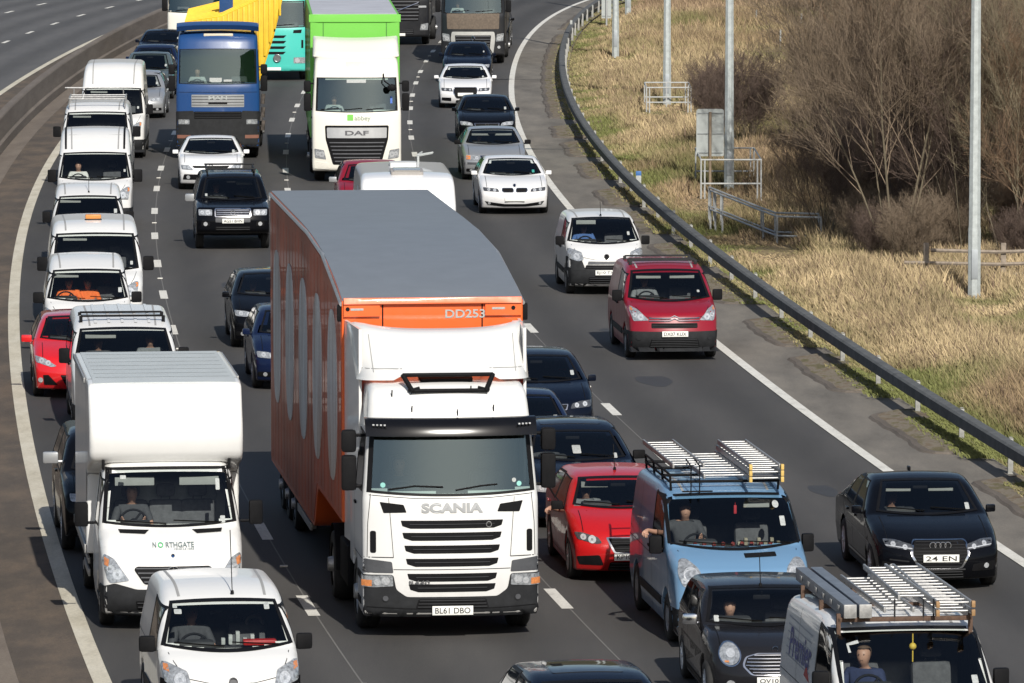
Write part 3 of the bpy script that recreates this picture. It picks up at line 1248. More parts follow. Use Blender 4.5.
sheet('reserve_strip', -4.45, -3.38, .004, RESERVE, cols=2)
sheet('drain_channel', -5.0, -4.40, .008, CHANNEL, cols=1)
sheet('reserve_shoulder', -7.0, -5.5, .004, RESERVE, cols=2)
sheet('hard_strip', 11.08, 13.1, .004, HARDSTRIP, cols=2)

def verge_z(o, Y):
    a = clamp((o - 13.) / 6.)
    return -.05 + .10 * math.sin(Y * .07 + o * .3) * a + .05 * math.sin(o * 1.3 + Y * .31) * a + .35 * clamp((o - 20) / 20)
sheet('verge', 12.95, 75., 0, VERGE, Y0=30, Y1=420, step=2.5, cols=34, zf=verge_z)
sheet('far_verge', -80., -29.9, -.05, FIELD, cols=4)

# painted lines
def quad_line(bm, off, w_, Y0, Y1, z, n=1):
    prev = None
    for k in range(n + 1):
        Y = Y0 + (Y1 - Y0) * k / n
        a, b = road_pt(Y, off - w_ / 2), road_pt(Y, off + w_ / 2)
        cur = (bm.verts.new((a.x, a.y, z)), bm.verts.new((b.x, b.y, z)))
        if prev:
            bm.faces.new((prev[0], prev[1], cur[1], cur[0]))
        prev = cur

bm = bmesh.new()
quad_line(bm, -3.32, .24, -40, 500, .012, 200)
fin('offside_edge_line', bm, EDGEM, None, 0)['kind'] = 'structure'
bm = bmesh.new()
quad_line(bm, 11.0, .20, -40, 500, .012, 200)
fin('nearside_edge_line', bm, MARK, None, 0)['kind'] = 'structure'
bm = bmesh.new()
for off, ph, stp in ((0., 171.5, 8.43), (3.62, 87.5, 8.3), (7.5, 129.1, 8.12)):
    k0 = int((ph - 20) / stp)
    for k in range(-k0, 45):
        Y = ph + k * stp
        quad_line(bm, off, .17, Y - 1.05, Y + 1.05, .006, 2)
for off, ph in ((-10.65, 284.2), (-14.5, 287.4)):
    for k in range(-30, 20):
        quad_line(bm, off, .17, ph + 8.6 * k - 1.1, ph + 8.6 * k + 1.1, .004, 2)
fin('lane_dashes', bm, MARK, None, 0)['kind'] = 'structure'
bm = bmesh.new()
quad_line(bm, -7.12, .22, -40, 272, .010, 120)
quad_line(bm, -18.2, .22, -40, 500, .004, 160)
fin('opposite_edge_lines', bm, EDGEM, None, 0)['kind'] = 'structure'
# pale construction joints beside the lane dashes
bm = bmesh.new()
for off in (.03, 3.65, 7.47):
    quad_line(bm, off, .022, -20, 330, .0035, 160)
fin('asphalt_joints', bm, plain('joint sealant', (.16, .155, .145), .8), None, 0)['kind'] = 'structure'
# tar patches; one dark oval is a painted shadow on the road
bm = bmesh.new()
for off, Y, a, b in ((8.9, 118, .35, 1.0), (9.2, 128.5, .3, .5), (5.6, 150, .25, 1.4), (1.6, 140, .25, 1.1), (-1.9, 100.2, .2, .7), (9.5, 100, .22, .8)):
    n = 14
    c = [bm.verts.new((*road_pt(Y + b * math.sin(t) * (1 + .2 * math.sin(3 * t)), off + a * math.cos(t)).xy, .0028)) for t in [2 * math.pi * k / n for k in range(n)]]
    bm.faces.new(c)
fin('tar_and_shadow_patches', bm, plain('tar and painted shadow', (.040, .040, .042), .7), None, 0)['kind'] = 'structure'

# road studs
bm = bmesh.new()
box(bm, (-.06, -.06, .0), (.06, .06, .022), .01)
stud = fin('road_stud', bm, MARK, None, 40)
tag(stud, 'small pale road stud set between two lane dashes', 'road stud', 'road studs along the lane lines')
first = True
for off, ph, stp in ((0., 171.5, 8.43), (3.62, 87.5, 8.3), (7.5, 129.1, 8.12)):
    for k in range(-6, 12):
        Y = ph + (k * 2 + .5) * stp
        if 78 < Y < 250:
            s_ = stud if first else stud.copy()
            if not first:
                COL.objects.link(s_)
            first = False
            p = road_pt(Y, off)
            s_.location = (p.x, p.y, .002)

# ---------------------------------------------------------------- central concrete barrier
def extrude_along(bm, sec, Y0, Y1, step, cap=True):
    prev = None
    ys = list(np.arange(Y0, Y1 + step * .5, step))
    rows = []
    for Y in ys:
        rows.append([bm.verts.new((*road_pt(Y, o).xy, z)) for o, z in sec])
    for a, b in zip(rows[:-1], rows[1:]):
        for k in range(len(sec)):
            j = (k + 1) % len(sec)
            bm.faces.new((a[k], a[j], b[j], b[k]))
    if cap:
        bm.faces.new(rows[0][::-1]); bm.faces.new(rows[-1])

bm = bmesh.new()
extrude_along(bm, [(-4.93, -.02), (-4.95, .26), (-5.04, .30), (-5.11, .86), (-5.14, .90), (-5.36, .90), (-5.39, .86), (-5.46, .30), (-5.55, .26), (-5.57, -.02)], 30, 420, 3.)
o = fin('concrete_barrier', bm, CONC, None, 20, True)
tag(o, 'long stepped concrete barrier in the central reserve, stained brown', 'barrier')

# ---------------------------------------------------------------- earth islands along the hard strip
island = 0
for k in range(-3, 12):
    Y0 = 104.8 + 9.9 * k + .5 * math.sin(k * 1.9)
    L_ = 7.0 + .7 * math.sin(k * 2.7)
    if k == 10:
        L_ = 62.
    if k == 11:
        Y0, L_ = 270., 60.
    bm = bmesh.new()
    n = 30 if L_ < 10 else 120
    out, inn = [], []
    for i in range(n):
        t = i / (n - 1)
        Y = Y0 + L_ * t
        e = min(1, min(t, 1 - t) * L_ / .75)
        o1 = 12.85 - (.84 + .06 * math.sin(k * 2.3)) * math.sqrt(max(0, 1 - (1 - e) ** 2)) + .03 * math.sin(Y * 1.3 + k) + .02 * math.sin(Y * 4.3 + 2 * k) + random.uniform(-.012, .012)
        out.append((o1, Y))
    r0 = [bm.verts.new((*road_pt(Y, o).xy, .004)) for o, Y in out]
    r1 = [bm.verts.new((*road_pt(Y, o + .05).xy, .040)) for o, Y in out]
    r2 = [bm.verts.new((*road_pt(Y, o + .17).xy, .042)) for o, Y in out]
    r3 = [bm.verts.new((*road_pt(Y, max(o + .18, 12.6)).xy, .06 + .03 * random.random())) for o, Y in out]
    r4 = [bm.verts.new((*road_pt(Y, 13.12).xy, .05)) for o, Y in out]
    for i in range(n - 1):
        for a, b, mi in ((r0, r1, 0), (r1, r2, 0), (r2, r3, 1), (r3, r4, 1)):
            f = bm.faces.new((a[i], b[i], b[i + 1], a[i + 1]))
            f.material_index = mi
    o = fin('verge_island', bm, [KERBM, EARTH], None, 30, True)
    o['kind'] = 'structure'

# ---------------------------------------------------------------- guard rail
RAILM = plain('dull grey guard rail', (.115, .12, .122), .85, 0, 0, .3, 3, .12)
gr = thing('guard_rail', 'long grey box beam guard rail on short posts beside the verge', 'guard rail')
bm = bmesh.new()
extrude_along(bm, [(12.78, .37), (12.74, .40), (12.74, .58), (12.78, .61), (12.94, .61), (12.97, .58), (12.97, .40), (12.94, .37)], 70, 318, 2.2)
fin('beam', bm, RAILM, gr, 25, True)
bm = bmesh.new()
box(bm, (-.045, -.03, -.1), (.045, .03, .60), .008)
box(bm, (-.05, -.05, .0), (.05, .05, .02))
box(bm, (-.03, -.03, .612), (.03, .03, .622), .003)
POSTM = plain('galvanised post', (.33, .33, .31), .6, .1, 0, .25, 9)
pm = fin('post', bm, POSTM, gr, 30)
for k in range(50):
    Y = 83. + 4.75 * k
    p = road_pt(Y, 12.985)
    c = pm if k == 0 else pm.copy()
    if k:
        COL.objects.link(c); c.parent = gr
    c.location = (p.x, p.y, 0)
    c.rotation_euler = (0, 0, -math.atan(road_h(Y)))
bm = bmesh.new()
for Y in (262,):
    p = road_pt(Y, 12.86)
    box(bm, (p.x - .05, p.y - .02, .61), (p.x + .05, p.y + .02, .78), .01)
fin('reflector_post', bm, STICKER, gr, 30)

# ---------------------------------------------------------------- lamp columns
def lamp_column(px, py, label, h=12.):
    p = ground(px, py)
    t = thing('lamp_column', label, 'lamp column', 'lamp columns along the verge', (p.x, p.y, verge_z(16, p.y)))
    bm = bmesh.new()
    prev = None
    for z, r in ((-.3, .155), (.02, .155), (.03, .148), (1.55, .146), (1.62, .135), (h, .085)):
        cur = [bm.verts.new((r * math.cos(a), r * math.sin(a), z)) for a in [2 * math.pi * (k + .5) / 8 for k in range(8)]]
        if prev:
            for k in range(8):
                bm.faces.new((prev[k], prev[(k + 1) % 8], cur[(k + 1) % 8], cur[k]))
        prev = cur
    bm.faces.new(prev)
    fin('column', bm, GALV, t, 20)
    bm = bmesh.new()
    box(bm, (-.07, -.152, .45), (.07, -.138, 1.1), .004)
    fin('access_door', bm, plain('grey access door', (.36, .39, .41), .5, .3), t, 30)
    bm = bmesh.new()
    tube(bm, [(0, 0, h - .1), (-.15, 0, h + .25), (-1.6, 0, h + .45)], .05, 8)
    fin('bracket', bm, GALV, t, 40)
    bm = bmesh.new()
    box(bm, (-2.3, -.16, h + .38), (-1.5, .16, h + .52), .05)
    fin('lantern', bm, plain('grey lantern', (.4, .42, .44), .4), t, 40)
    return t

lamp_column(974, 299, 'thick galvanised lamp column standing in long dry grass by the wooden fence')
lamp_column(729, 187, 'galvanised lamp column just behind the grey sign back')
lamp_column(667, 105, 'galvanised lamp column boxed in by low steel railings on the slope')
lamp_column(615.5, 57, 'galvanised lamp column next to the far grey sign panel')
lamp_column(628, 16, 'farthest lamp column, pale, close behind the far grey sign panel')

# ---------------------------------------------------------------- railings, signs, fence
def bars(bm, pts, r=.024):
    for a, b in pts:
        tube(bm, [a, b], r, 6)

RAILG = plain('pale galvanised tube', (.43, .44, .43), .6, 0, 0, .2, 6)

def railing_box(px0, px1, py, h, depth, label):
    a, b = ground(px0, py), ground(px1, py)
    t = thing('pedestrian_railing', label, 'railing', 'steel railings on the verge', ((a.x + b.x) / 2, a.y, verge_z(16, a.y)))
    hw = (b.x - a.x) / 2
    for y in (0., depth):
        bm = bmesh.new()
        for x in (-hw, -hw + .10 if y == 0 else 0., hw - .10, hw):
            tube(bm, [(x, y, -.1), (x, y, h)], .024, 6)
        for z in (h, h * .42):
            tube(bm, [(-hw, y, z), (hw, y, z)], .024, 6)
        fin('rail_panel', bm, RAILG, t, 50)
    bm = bmesh.new()
    for x in (-hw, hw):
        tube(bm, [(x, 0, h), (x, depth, h)], .024, 6)
    fin('side_bar', bm, RAILG, t, 50)

railing_box(646.5, 691, 112, .86, 3.2, 'low steel railing box round the lamp column on the slope')
railing_box(701, 761, 197, 1.12, 5.0, 'steel railing box behind the grey sign back')

def px_at(px, py, Y):
    """world point seen at a pixel, at distance Y along the view"""
    z = CAM_H - (py + 248.) * Y / F_PX
    return Vector(((px - 512.) * Y / F_PX, Y, z))

t = thing('handrail', 'steel handrail sloping down the bank below the grey sign back', 'railing', 'steel railings on the verge', tuple(ground(711, 232)))
base = t.location.copy()
bm = bmesh.new()
Y_ = [(711, 190, 157), (764, 211, 154), (778, 216, 152.5), (822, 217, 152)]
for dz_ in (0., -.48):
    pts = [px_at(a, b, c) - base + Vector((0, 0, dz_)) for a, b, c in Y_]
    tube(bm, pts, .026, 6)
    tube(bm, [p + Vector((0, 1.2, 0)) for p in pts], .026, 6)
fin('rail', bm, RAILG, t, 50)
for a, b, c in Y_ + [(716, 192, 156.8), (723, 195, 156.3)]:
    q = px_at(a, b, c) - base
    bm = bmesh.new()
    tube(bm, [(q.x, q.y, -.2 - base.z), (q.x, q.y, q.z)], .026, 6)
    tube(bm, [(q.x, q.y + 1.2, -.2 - base.z), (q.x, q.y + 1.2, q.z)], .026, 6)
    fin('post', bm, RAILG, t, 50)

SIGNB = plain('grey sign back', (.40, .43, .42), .5, .2, 0, .1, 4)
def sign_back(px, py, w_, z0, z1, label, post=(.25, .19, .13)):
    p = ground(px, py)
    t = thing('road_sign', label, 'road sign', None, tuple(p))
    bm = bmesh.new()
    tube(bm, [(0, 0, -.3), (0, 0, z1 - .08)], .042, 10)
    fin('post', bm, plain('brown sign post %.2f' % post[0], post, .6), t, 50)
    bm = bmesh.new()
    pts = fillet([(-w_ / 2, z0, .05, 0), (-w_ / 2, z1, .08, 0), (w_ / 2, z1, .08, 0), (w_ / 2, z0, .05, 0)])
    f = bm.faces.new([bm.verts.new((q[0], .055, q[1])) for q in pts])
    r_ = bmesh.ops.extrude_face_region(bm, geom=[f])
    for q in [k for k in r_['geom'] if isinstance(k, bmesh.types.BMVert)]:
        q.co.y += .012
    fin('sign_panel', bm, SIGNB, t, 30, True)
    bm = bmesh.new()
    for z in (z1 - .12, (z0 + z1) / 2 - .03, z0 + .10):
        box(bm, (-w_ / 2 + .03, .042, z - .018), (w_ / 2 - .03, .054, z + .018), .003)
    fin('sign_rail', bm, plain('sign rail', (.26, .28, .28), .5, .3), t, 30)
    return t

sign_back(710, 190, .76, .93, 2.24, 'grey back of a two part road sign on a brown post')
sign_back(606.5, 24, .44, .25, 2.2, 'far narrow grey sign back beside the fourth lamp column', (.35, .36, .36))

t = thing('marker_post', 'white marker post with a blue band just behind the guard rail', 'marker post', None, tuple(ground(638.5, 191)))
bm = bmesh.new(); box(bm, (-.075, -.04, -.05), (.075, .04, .50), .02); fin('post', bm, STICKER, t, 40)
bm = bmesh.new(); box(bm, (-.077, -.043, .42), (.077, .043, .55), .02); fin('band', bm, plain('blue band', (.05, .16, .42), .5), t, 40)

for px, py, h, lb in ((756, 27, .75, 'thin white tree stake nearest the second lamp column'), (801, 32, .8, 'thin white tree stake at the edge of the bare trees'), (780, 52, .9, 'thin white tree stake below the other two stakes')):
    bm = bmesh.new()
    tube(bm, [(0, 0, -.1), (.02, 0, h)], .035, 8)
    o = fin('tree_stake', bm, STICKER, None, 40)
    o.location = ground(px, py)
    tag(o, lb, 'stake', 'white stakes on the bank')

WOOD = plain('weathered timber rail', (.26, .215, .17), .85, 0, 0, .35, 9)
a = ground(926, 286)
t = thing('wooden_fence', 'weathered three rail wooden fence under the bare trees beside the thick lamp column', 'fence', None, (a.x, a.y, 0))
for k in range(4):
    bm = bmesh.new()
    box(bm, (1.75 * k - .06, -.05, -.3), (1.75 * k + .06, .05, .98), .015)
    fin('post', bm, WOOD, t, 40)
for z, x0, x1, dy in ((.28, -.2, 6., -.01), (.52, -.5, 6, .01), (.80, .1, 6, .0)):
    bm = bmesh.new()
    tube(bm, [(x0, -.07 + dy, z + .02), (1.6, -.075, z - .02), (3.3, -.07, z + .03), (x1, -.07, z)], .045, 6)
    fin('rail', bm, WOOD, t, 40)

# ---------------------------------------------------------------- dry grass
CLEAR = []
for q in ((974, 299), (729, 187), (667, 105), (615.5, 57), (710, 190), (701, 197), (761, 197), (646, 112), (690, 112), (606, 24), (715, 232), (764, 237), (778, 246)):
    g_ = ground(*q)
    CLEAR.append((g_.x, g_.y, .75))

def grass():
    def vnoise(x, y, s, seed):
        g = np.random.default_rng(seed).random((64, 64))
        u, v_ = (x / s) % 63, (y / s) % 63
        i, j = u.astype(int), v_.astype(int)
        fu, fv = u - i, v_ - j
        fu = fu * fu * (3 - 2 * fu); fv = fv * fv * (3 - 2 * fv)
        return (g[i, j] * (1 - fu) + g[i + 1, j] * fu) * (1 - fv) + (g[i, j + 1] * (1 - fu) + g[i + 1, j + 1] * fu) * fv
    N = 760000
    Yr = 84 + (318 - 84) * rng.random(N) ** 1.15
    rx = np.array([road_x(y) for y in np.linspace(80, 320, 481)])
    hx = np.gradient(rx, .5)
    base = np.interp(Yr, np.linspace(80, 320, 481), rx)
    sec = np.sqrt(1 + np.interp(Yr, np.linspace(80, 320, 481), hx) ** 2)
    xr = .0826 * Yr * 1.12 + 3.
    off0 = 12.48
    xb = base + off0 * sec
    X = xb + (xr - xb) * rng.random(N)
    off = (X - base) / sec
    n1 = vnoise(X, Yr, 2.6, 1); n2 = vnoise(X, Yr, .9, 2); n3 = vnoise(X + 50, Yr, 6., 3)
    # grow in tufts
    ph = (Yr - 104.8) % 9.9
    isl = ((ph < 6.6) & (ph > .4)) | ((Yr > 203) & (Yr < 265))
    den = np.where(off > 13.05, np.clip((off - 12.6) / .8, .3, 1), np.where(isl, np.clip((off - 12.45) / .35, 0, 1.3), 0))
    keep = rng.random(N) < (.55 + .55 * n2) * den
    X, Yr, off, n1, n2, n3 = X[keep], Yr[keep], off[keep], n1[keep], n2[keep], n3[keep]
    M = len(X)
    z0 = np.array([verge_z(a, b) if a > 13.1 else .06 for a, b in zip(off, Yr)])
    near = np.clip((off - 13.3) / 2.4, 0, 1)
    clear = np.ones(M)
    for cx, cy, rr_ in CLEAR:
        dd = np.sqrt(((X - cx) / rr_) ** 2 + ((Yr - (cy - 3.2)) / 4.2) ** 2)
        clear *= np.clip(.22 + .78 * np.clip((dd - .75) * 2.2, 0, 1), 0, 1)
    green = np.clip((n1 - .50) * 3.2, 0, 1) * (1 - .3 * near) + np.clip(1.15 - (off - 13) / 1.3, 0, 1) * .62
    green = np.clip(green + (rng.random(M) - .5) * .5, 0, 1)
    hgt = (.075 + .04 * np.clip((off - 13.) / .5, 0, 1) + .44 * near) * clear * (.55 + .8 * rng.random(M)) * (.6 + .7 * n3) * (1 - .45 * green)
    wdt = (.006 + .010 * rng.random(M)) * (1 + Yr / 260)
    ang = rng.random(M) * math.pi
    lean = (rng.random((M, 2)) - .5) * 2 * (hgt * .45)[:, None] + np.array([-.05, .02])
    dx, dy = np.cos(ang) * wdt, np.sin(ang) * wdt * .6
    V = np.zeros((M, 5, 3))
    V[:, 0] = np.stack([X - dx, Yr - dy, z0 - .02], 1)
    V[:, 1] = np.stack([X + dx, Yr + dy, z0 - .02], 1)
    mx, my = X + lean[:, 0] * .35, Yr + lean[:, 1] * .35
    V[:, 2] = np.stack([mx + dx * .8, my + dy * .8, z0 + hgt * .6], 1)
    V[:, 3] = np.stack([mx - dx * .8, my - dy * .8, z0 + hgt * .6], 1)
    V[:, 4] = np.stack([X + lean[:, 0], Yr + lean[:, 1], z0 + hgt], 1)
    me = bpy.data.meshes.new('dry_grass')
    idx = np.arange(M)[:, None] * 5
    quads = (idx + np.array([0, 1, 2, 3])).ravel()
    tris = (idx + np.array([3, 2, 4])).ravel()
    me.vertices.add(M * 5)
    me.vertices.foreach_set('co', V.ravel())
    me.loops.add(M * 7)
    me.polygons.add(M * 2)
    li = np.zeros((M, 7), int)
    li[:, :4] = quads.reshape(M, 4); li[:, 4:] = tris.reshape(M, 3)
    me.loops.foreach_set('vertex_index', li.ravel())
    st = (np.arange(M)[:, None] * 7 + np.array([0, 4])).ravel()
    me.polygons.foreach_set('loop_start', st)
    me.update(calc_edges=True)
    straw = np.array([.42, .325, .19]); tan = np.array([.31, .228, .132]); brown = np.array([.185, .13, .09]); gr_ = np.array([.135, .145, .05])
    r = rng.random((M, 1))
    n3b = np.clip((n3 - .35) * 2.2, 0, 1)[:, None]
    dry = straw * (1 - n3b) + tan * n3b
    n4 = np.clip((vnoise(X + 300, Yr * .6, 11., 7) - .42) * 2.6, 0, 1)[:, None] * np.clip((Yr - 130) / 60, .25, 1)[:, None]
    dry = dry * (1 - .62 * n4) + np.array([.255, .165, .115]) * .62 * n4
    n5 = vnoise(X * 1.3, Yr * .35, .8, 8)[:, None]
    dry = dry * (.62 + .62 * n5)
    dry = np.where(r < .18, brown, dry)
    dry = dry * (.75 + .5 * rng.random((M, 1)))
    c = dry * (1 - green[:, None]) + gr_ * (.7 + .7 * rng.random((M, 1))) * green[:, None]
    col = np.ones((M, 5, 4))
    col[:, :, :3] = c[:, None, :]
    at = me.color_attributes.new('tint', 'FLOAT_COLOR', 'POINT')
    at.data.foreach_set('color', col.ravel())
    m, n, b = nodes('dry grass')
    a = n.nodes.new('ShaderNodeAttribute')
    a.attribute_name = 'tint'
    n.links.new(a.outputs[0], b.inputs['Base Color'])
    b.inputs['Roughness'].default_value = .8
    b.inputs['Specular IOR Level'].default_value = .2
    me.materials.append(m)
    o = bpy.data.objects.new('dry_grass', me)
    COL.objects.link(o)
    tag(o, 'long dry straw coloured grass with green patches covering the verge', 'grass', kind='stuff')
grass()

# ---------------------------------------------------------------- bare trees
def twig_mesh(segs, name):
    """three sided tapering prisms for (p0, p1, r0, r1)"""
    S = np.array([(*a, *b, r, q) for a, b, r, q in segs])
    A, B = S[:, 0:3], S[:, 3:6]
    d = B - A
    d /= np.linalg.norm(d, axis=1)[:, None] + 1e-9
    ref = np.where(np.abs(d[:, 2:3]) > .9, np.array([[1., 0, 0]]), np.array([[0, 0, 1.]]))
    u = np.cross(d, ref); u /= np.linalg.norm(u, axis=1)[:, None] + 1e-9
    w_ = np.cross(d, u)
    M = len(S)
    V = np.zeros((M, 6, 3))
    for k in range(3):
        a = 2 * math.pi * k / 3
        o = u * math.cos(a) + w_ * math.sin(a)
        V[:, k] = A + o * S[:, 6:7]
        V[:, 3 + k] = B + o * S[:, 7:8]
    F = []
    for k in range(3):
        j = (k + 1) % 3
        F.append([k, j, 3 + j, 3 + k])
    F = np.array(F)
    li = (np.arange(M)[:, None, None] * 6 + F[None]).reshape(-1)
    me = bpy.data.meshes.new(name)
    me.vertices.add(M * 6)
    me.vertices.foreach_set('co', V.ravel())
    me.loops.add(len(li))
    me.loops.foreach_set('vertex_index', li)
    me.polygons.add(M * 3)
    me.polygons.foreach_set('loop_start', np.arange(M * 3) * 4)
    me.polygons.foreach_set('use_smooth', [True] * (M * 3))
    me.update(calc_edges=True)
    return me

def grow(seed, H=8., stems=5, spread=.45, levels=4, kids=(9, 8, 7), twig_r=.0075, trunk=.6, upright=.55):
    R = random.Random(seed)
    trunk_s, crown_s = [], []
    def branch(p, d, L, r, lev, out):
        n = 4 if lev < 2 else 3
        pts = [p]
        q, dd = p.copy(), d.copy()
        for k in range(n):
            dd = (dd + Vector((R.uniform(-1, 1), R.uniform(-1, 1), R.uniform(-.4, .9))) * (.13 + .05 * lev) + Vector((0, 0, .05 * upright))).normalized()
            q = q + dd * L / n
            pts.append(q.copy())
        for k in range(n):
            r0 = r * (1 - .72 * k / n); r1 = r * (1 - .72 * (k + 1) / n)
            (trunk_s if lev == 0 else out).append((pts[k], pts[k + 1], max(r0, twig_r * .7), max(r1, twig_r * .55)))
        if lev >= levels - 1:
            return
        kk = kids[min(lev, len(kids) - 1)]
        for j in range(kk):
            t = (.18 if lev else .25) + (.80 - .0) * (j + R.random() * .8) / kk
            t = min(t, .99)
            i = min(int(t * n), n - 1)
            pp = pts[i].lerp(pts[i + 1], t * n - i)
            ax = (pts[i + 1] - pts[i]).normalized()
            a = R.uniform(0, 2 * math.pi)
            side = ax.orthogonal().normalized()
            side.rotate(Matrix.Rotation(a, 3, ax))
            nd = (ax * R.uniform(.7, 1.1) + side * R.uniform(.45, .95) + Vector((0, 0, .25 * upright))).normalized()
            branch(pp, nd, L * R.uniform(.38, .62) * (1.05 - .45 * t), r * .42 * (1 - .4 * t), lev + 1, out)
    for s in range(stems):
        a = 2 * math.pi * (s + R.random() * .6) / stems
        d = Vector((math.cos(a) * spread * R.uniform(.3, 1), math.sin(a) * spread * R.uniform(.3, 1), 1)).normalized()
        branch(Vector((math.cos(a) * .12, math.sin(a) * .12, -.1)), d, H * R.uniform(.75, 1.), .024 * H / 5 * R.uniform(.7, 1.2), 0, crown_s)
    return trunk_s, crown_s

def bark(name, c):
    return plain(name, c, .85, 0, 0, .35, 6)
TW = [bark('brown twigs', (.225, .170, .118)), bark('purple brown twigs', (.135, .095, .075)), bark('olive twigs', (.25, .21, .135)), bark('ruddy twigs', (.26, .17, .105))]
TK = bark('grey green bark', (.145, .12, .08))
PROTO = []
for sd_, kw in ((1, dict(H=8.5, stems=5, spread=.42, kids=(20, 13, 9), twig_r=.0055)), (2, dict(H=7., stems=8, spread=.62, kids=(14, 12, 9), twig_r=.0055)), (5, dict(H=9., stems=3, spread=.28, kids=(22, 13, 9), upright=.9, twig_r=.0055)), (9, dict(H=3.3, stems=26, spread=.85, kids=(12, 9, 6), twig_r=.0055))):
    a, b = grow(sd_, **kw)
    PROTO.append((twig_mesh(a, 'tree_trunk'), twig_mesh(b, 'tree_crown')))
for a, b in PROTO:
    a.materials.append(TK)
    b.materials.append(TW[0])

def tree(px, py, k, sc, rz, tw, label, name='bare_tree', group='bare trees along the bank'):
    p = ground(px, py)
    off = p.x - road_x(p.y)
    t = thing(name, label, 'tree' if k < 3 else 'bush', group, (p.x, p.y, verge_z(off, p.y) if off < 75 else 0), rz)
    t.scale = (sc, sc, sc)
    for nm, me, mat in (('trunk', PROTO[k][0], TK), ('crown', PROTO[k][1], TW[tw])):
        o = bpy.data.objects.new(nm, me)
        link(o, t)
        o.material_slots[0].link = 'OBJECT'
        o.material_slots[0].material = mat
    return t

tree(895, 262, 0, 1.0, .3, 0, 'large bare many stemmed tree in front, nearest the thick lamp column')
tree(826, 244, 1, .46, 1.0, 1, 'dark bare bushy tree growing out of the end of the sloping handrail')
tree(862, 232, 1, .72, 2.1, 0, 'dense bare tree between the sloping handrail and the large front tree')
tree(743, 150, 3, .82, .4, 1, 'round dark thorn bush right behind the second lamp column', 'thorn_bush', 'bushes on the bank')
tree(712, 124, 3, .55, 1.4, 1, 'small dark thorn bush behind the grey sign back', 'thorn_bush', 'bushes on the bank')
R = random.Random(5)
spots = []
for row, (py, x0, x1, n) in enumerate(((255, 940, 1060, 3), (222, 890, 1060, 4), (200, 870, 1060, 5), (170, 880, 1070, 5), (140, 880, 1060, 6), (105, 885, 1070, 6), (75, 890, 1060, 6), (45, 890, 1080, 6), (20, 890, 1080, 7), (-15, 890, 1090, 7), (-45, 890, 1100, 8))):
    for i in range(n):
        spots.append((x0 + (x1 - x0) * (i + R.uniform(.2, .8)) / n, py + R.uniform(-9, 9), row))
for q in range(26):
    spots.append((R.uniform(845, 1050), R.uniform(60, 250), 20))
for i, (px, py, row) in enumerate(spots):
    k = R.choice((0, 1, 1, 2)) if px > 935 else R.choice((0, 2, 2))
    if row == 20:
        k = 1
    tree(px, py, k, (R.uniform(.36, .56) if row == 20 else R.uniform(.62, .95) * (1.05 if row > 6 else 1.)), R.uniform(0, 6.28), R.choice((0, 0, 1, 2, 3)),
         'bare leafless tree in the brown thicket behind the wooden fence')

# low tangled undergrowth at the foot of the thicket
R = random.Random(11)
for i in range(46):
    px = R.uniform(800, 1040)
    lo = 236 if px < 860 else 262
    py = R.uniform(120, lo + (8 if px > 880 else 0))
    if px < 850 and py < 195:
        px += 80
    tree(px, py, 3, R.uniform(.35, .62), R.uniform(0, 6.28), R.choice((1, 0, 0, 3)), 'low tangled leafless shrub at the foot of the brown thicket', 'bare_shrub', 'undergrowth shrubs below the bare trees')
# ---------------------------------------------------------------- cars
QUEUE_CARS = 'cars queueing on the motorway'
QUEUE_VANS = 'vans queueing on the motorway'
QUEUE_LORRIES = 'lorries queueing on the motorway'

HATCH = dict(L=4.2, H=1.47, W=.885, gc=.17, r=.315, hood=(.12, .74), cowl=(1.02, .99), mid=(.5, .90), ws=(1.78, 1.385), roofy=2.3, rr=(3.6, 1.40), bg=(4.02, 1.0), tail=.88,
             yf=.85, yr=3.45, belt=.95, tum=.20, cf=.24, Lf=2.4, tf=.06, crown=.035)
SALOON = dict(L=4.62, H=1.43, W=.905, gc=.16, r=.325, hood=(.12, .70), cowl=(1.25, .96), mid=(.6, .87), ws=(2.02, 1.345), roofy=2.55, rr=(3.45, 1.36), bg=(4.1, 1.03), tail=.90,
              yf=.88, yr=3.68, belt=.93, tum=.22, cf=.22, Lf=2.6, tf=.05, crown=.035)
ESTATE = dict(SALOON, rr=(4.2, 1.37), bg=(4.52, 1.0), H=1.47)
SUV = dict(L=4.55, H=1.72, W=.92, gc=.24, r=.36, hood=(.12, .92), cowl=(1.15, 1.15), mid=(.6, 1.07), ws=(1.82, 1.62), roofy=2.3, rr=(4.1, 1.66), bg=(4.45, 1.1), tail=1.0,
           yf=.9, yr=3.6, belt=1.1, tum=.17, cf=.18, Lf=2.4, tf=.04, crown=.03, nose=[(.12, .27, .05, .03), (.02, .42, .08, .05), (.0, .65, .1, .07)])

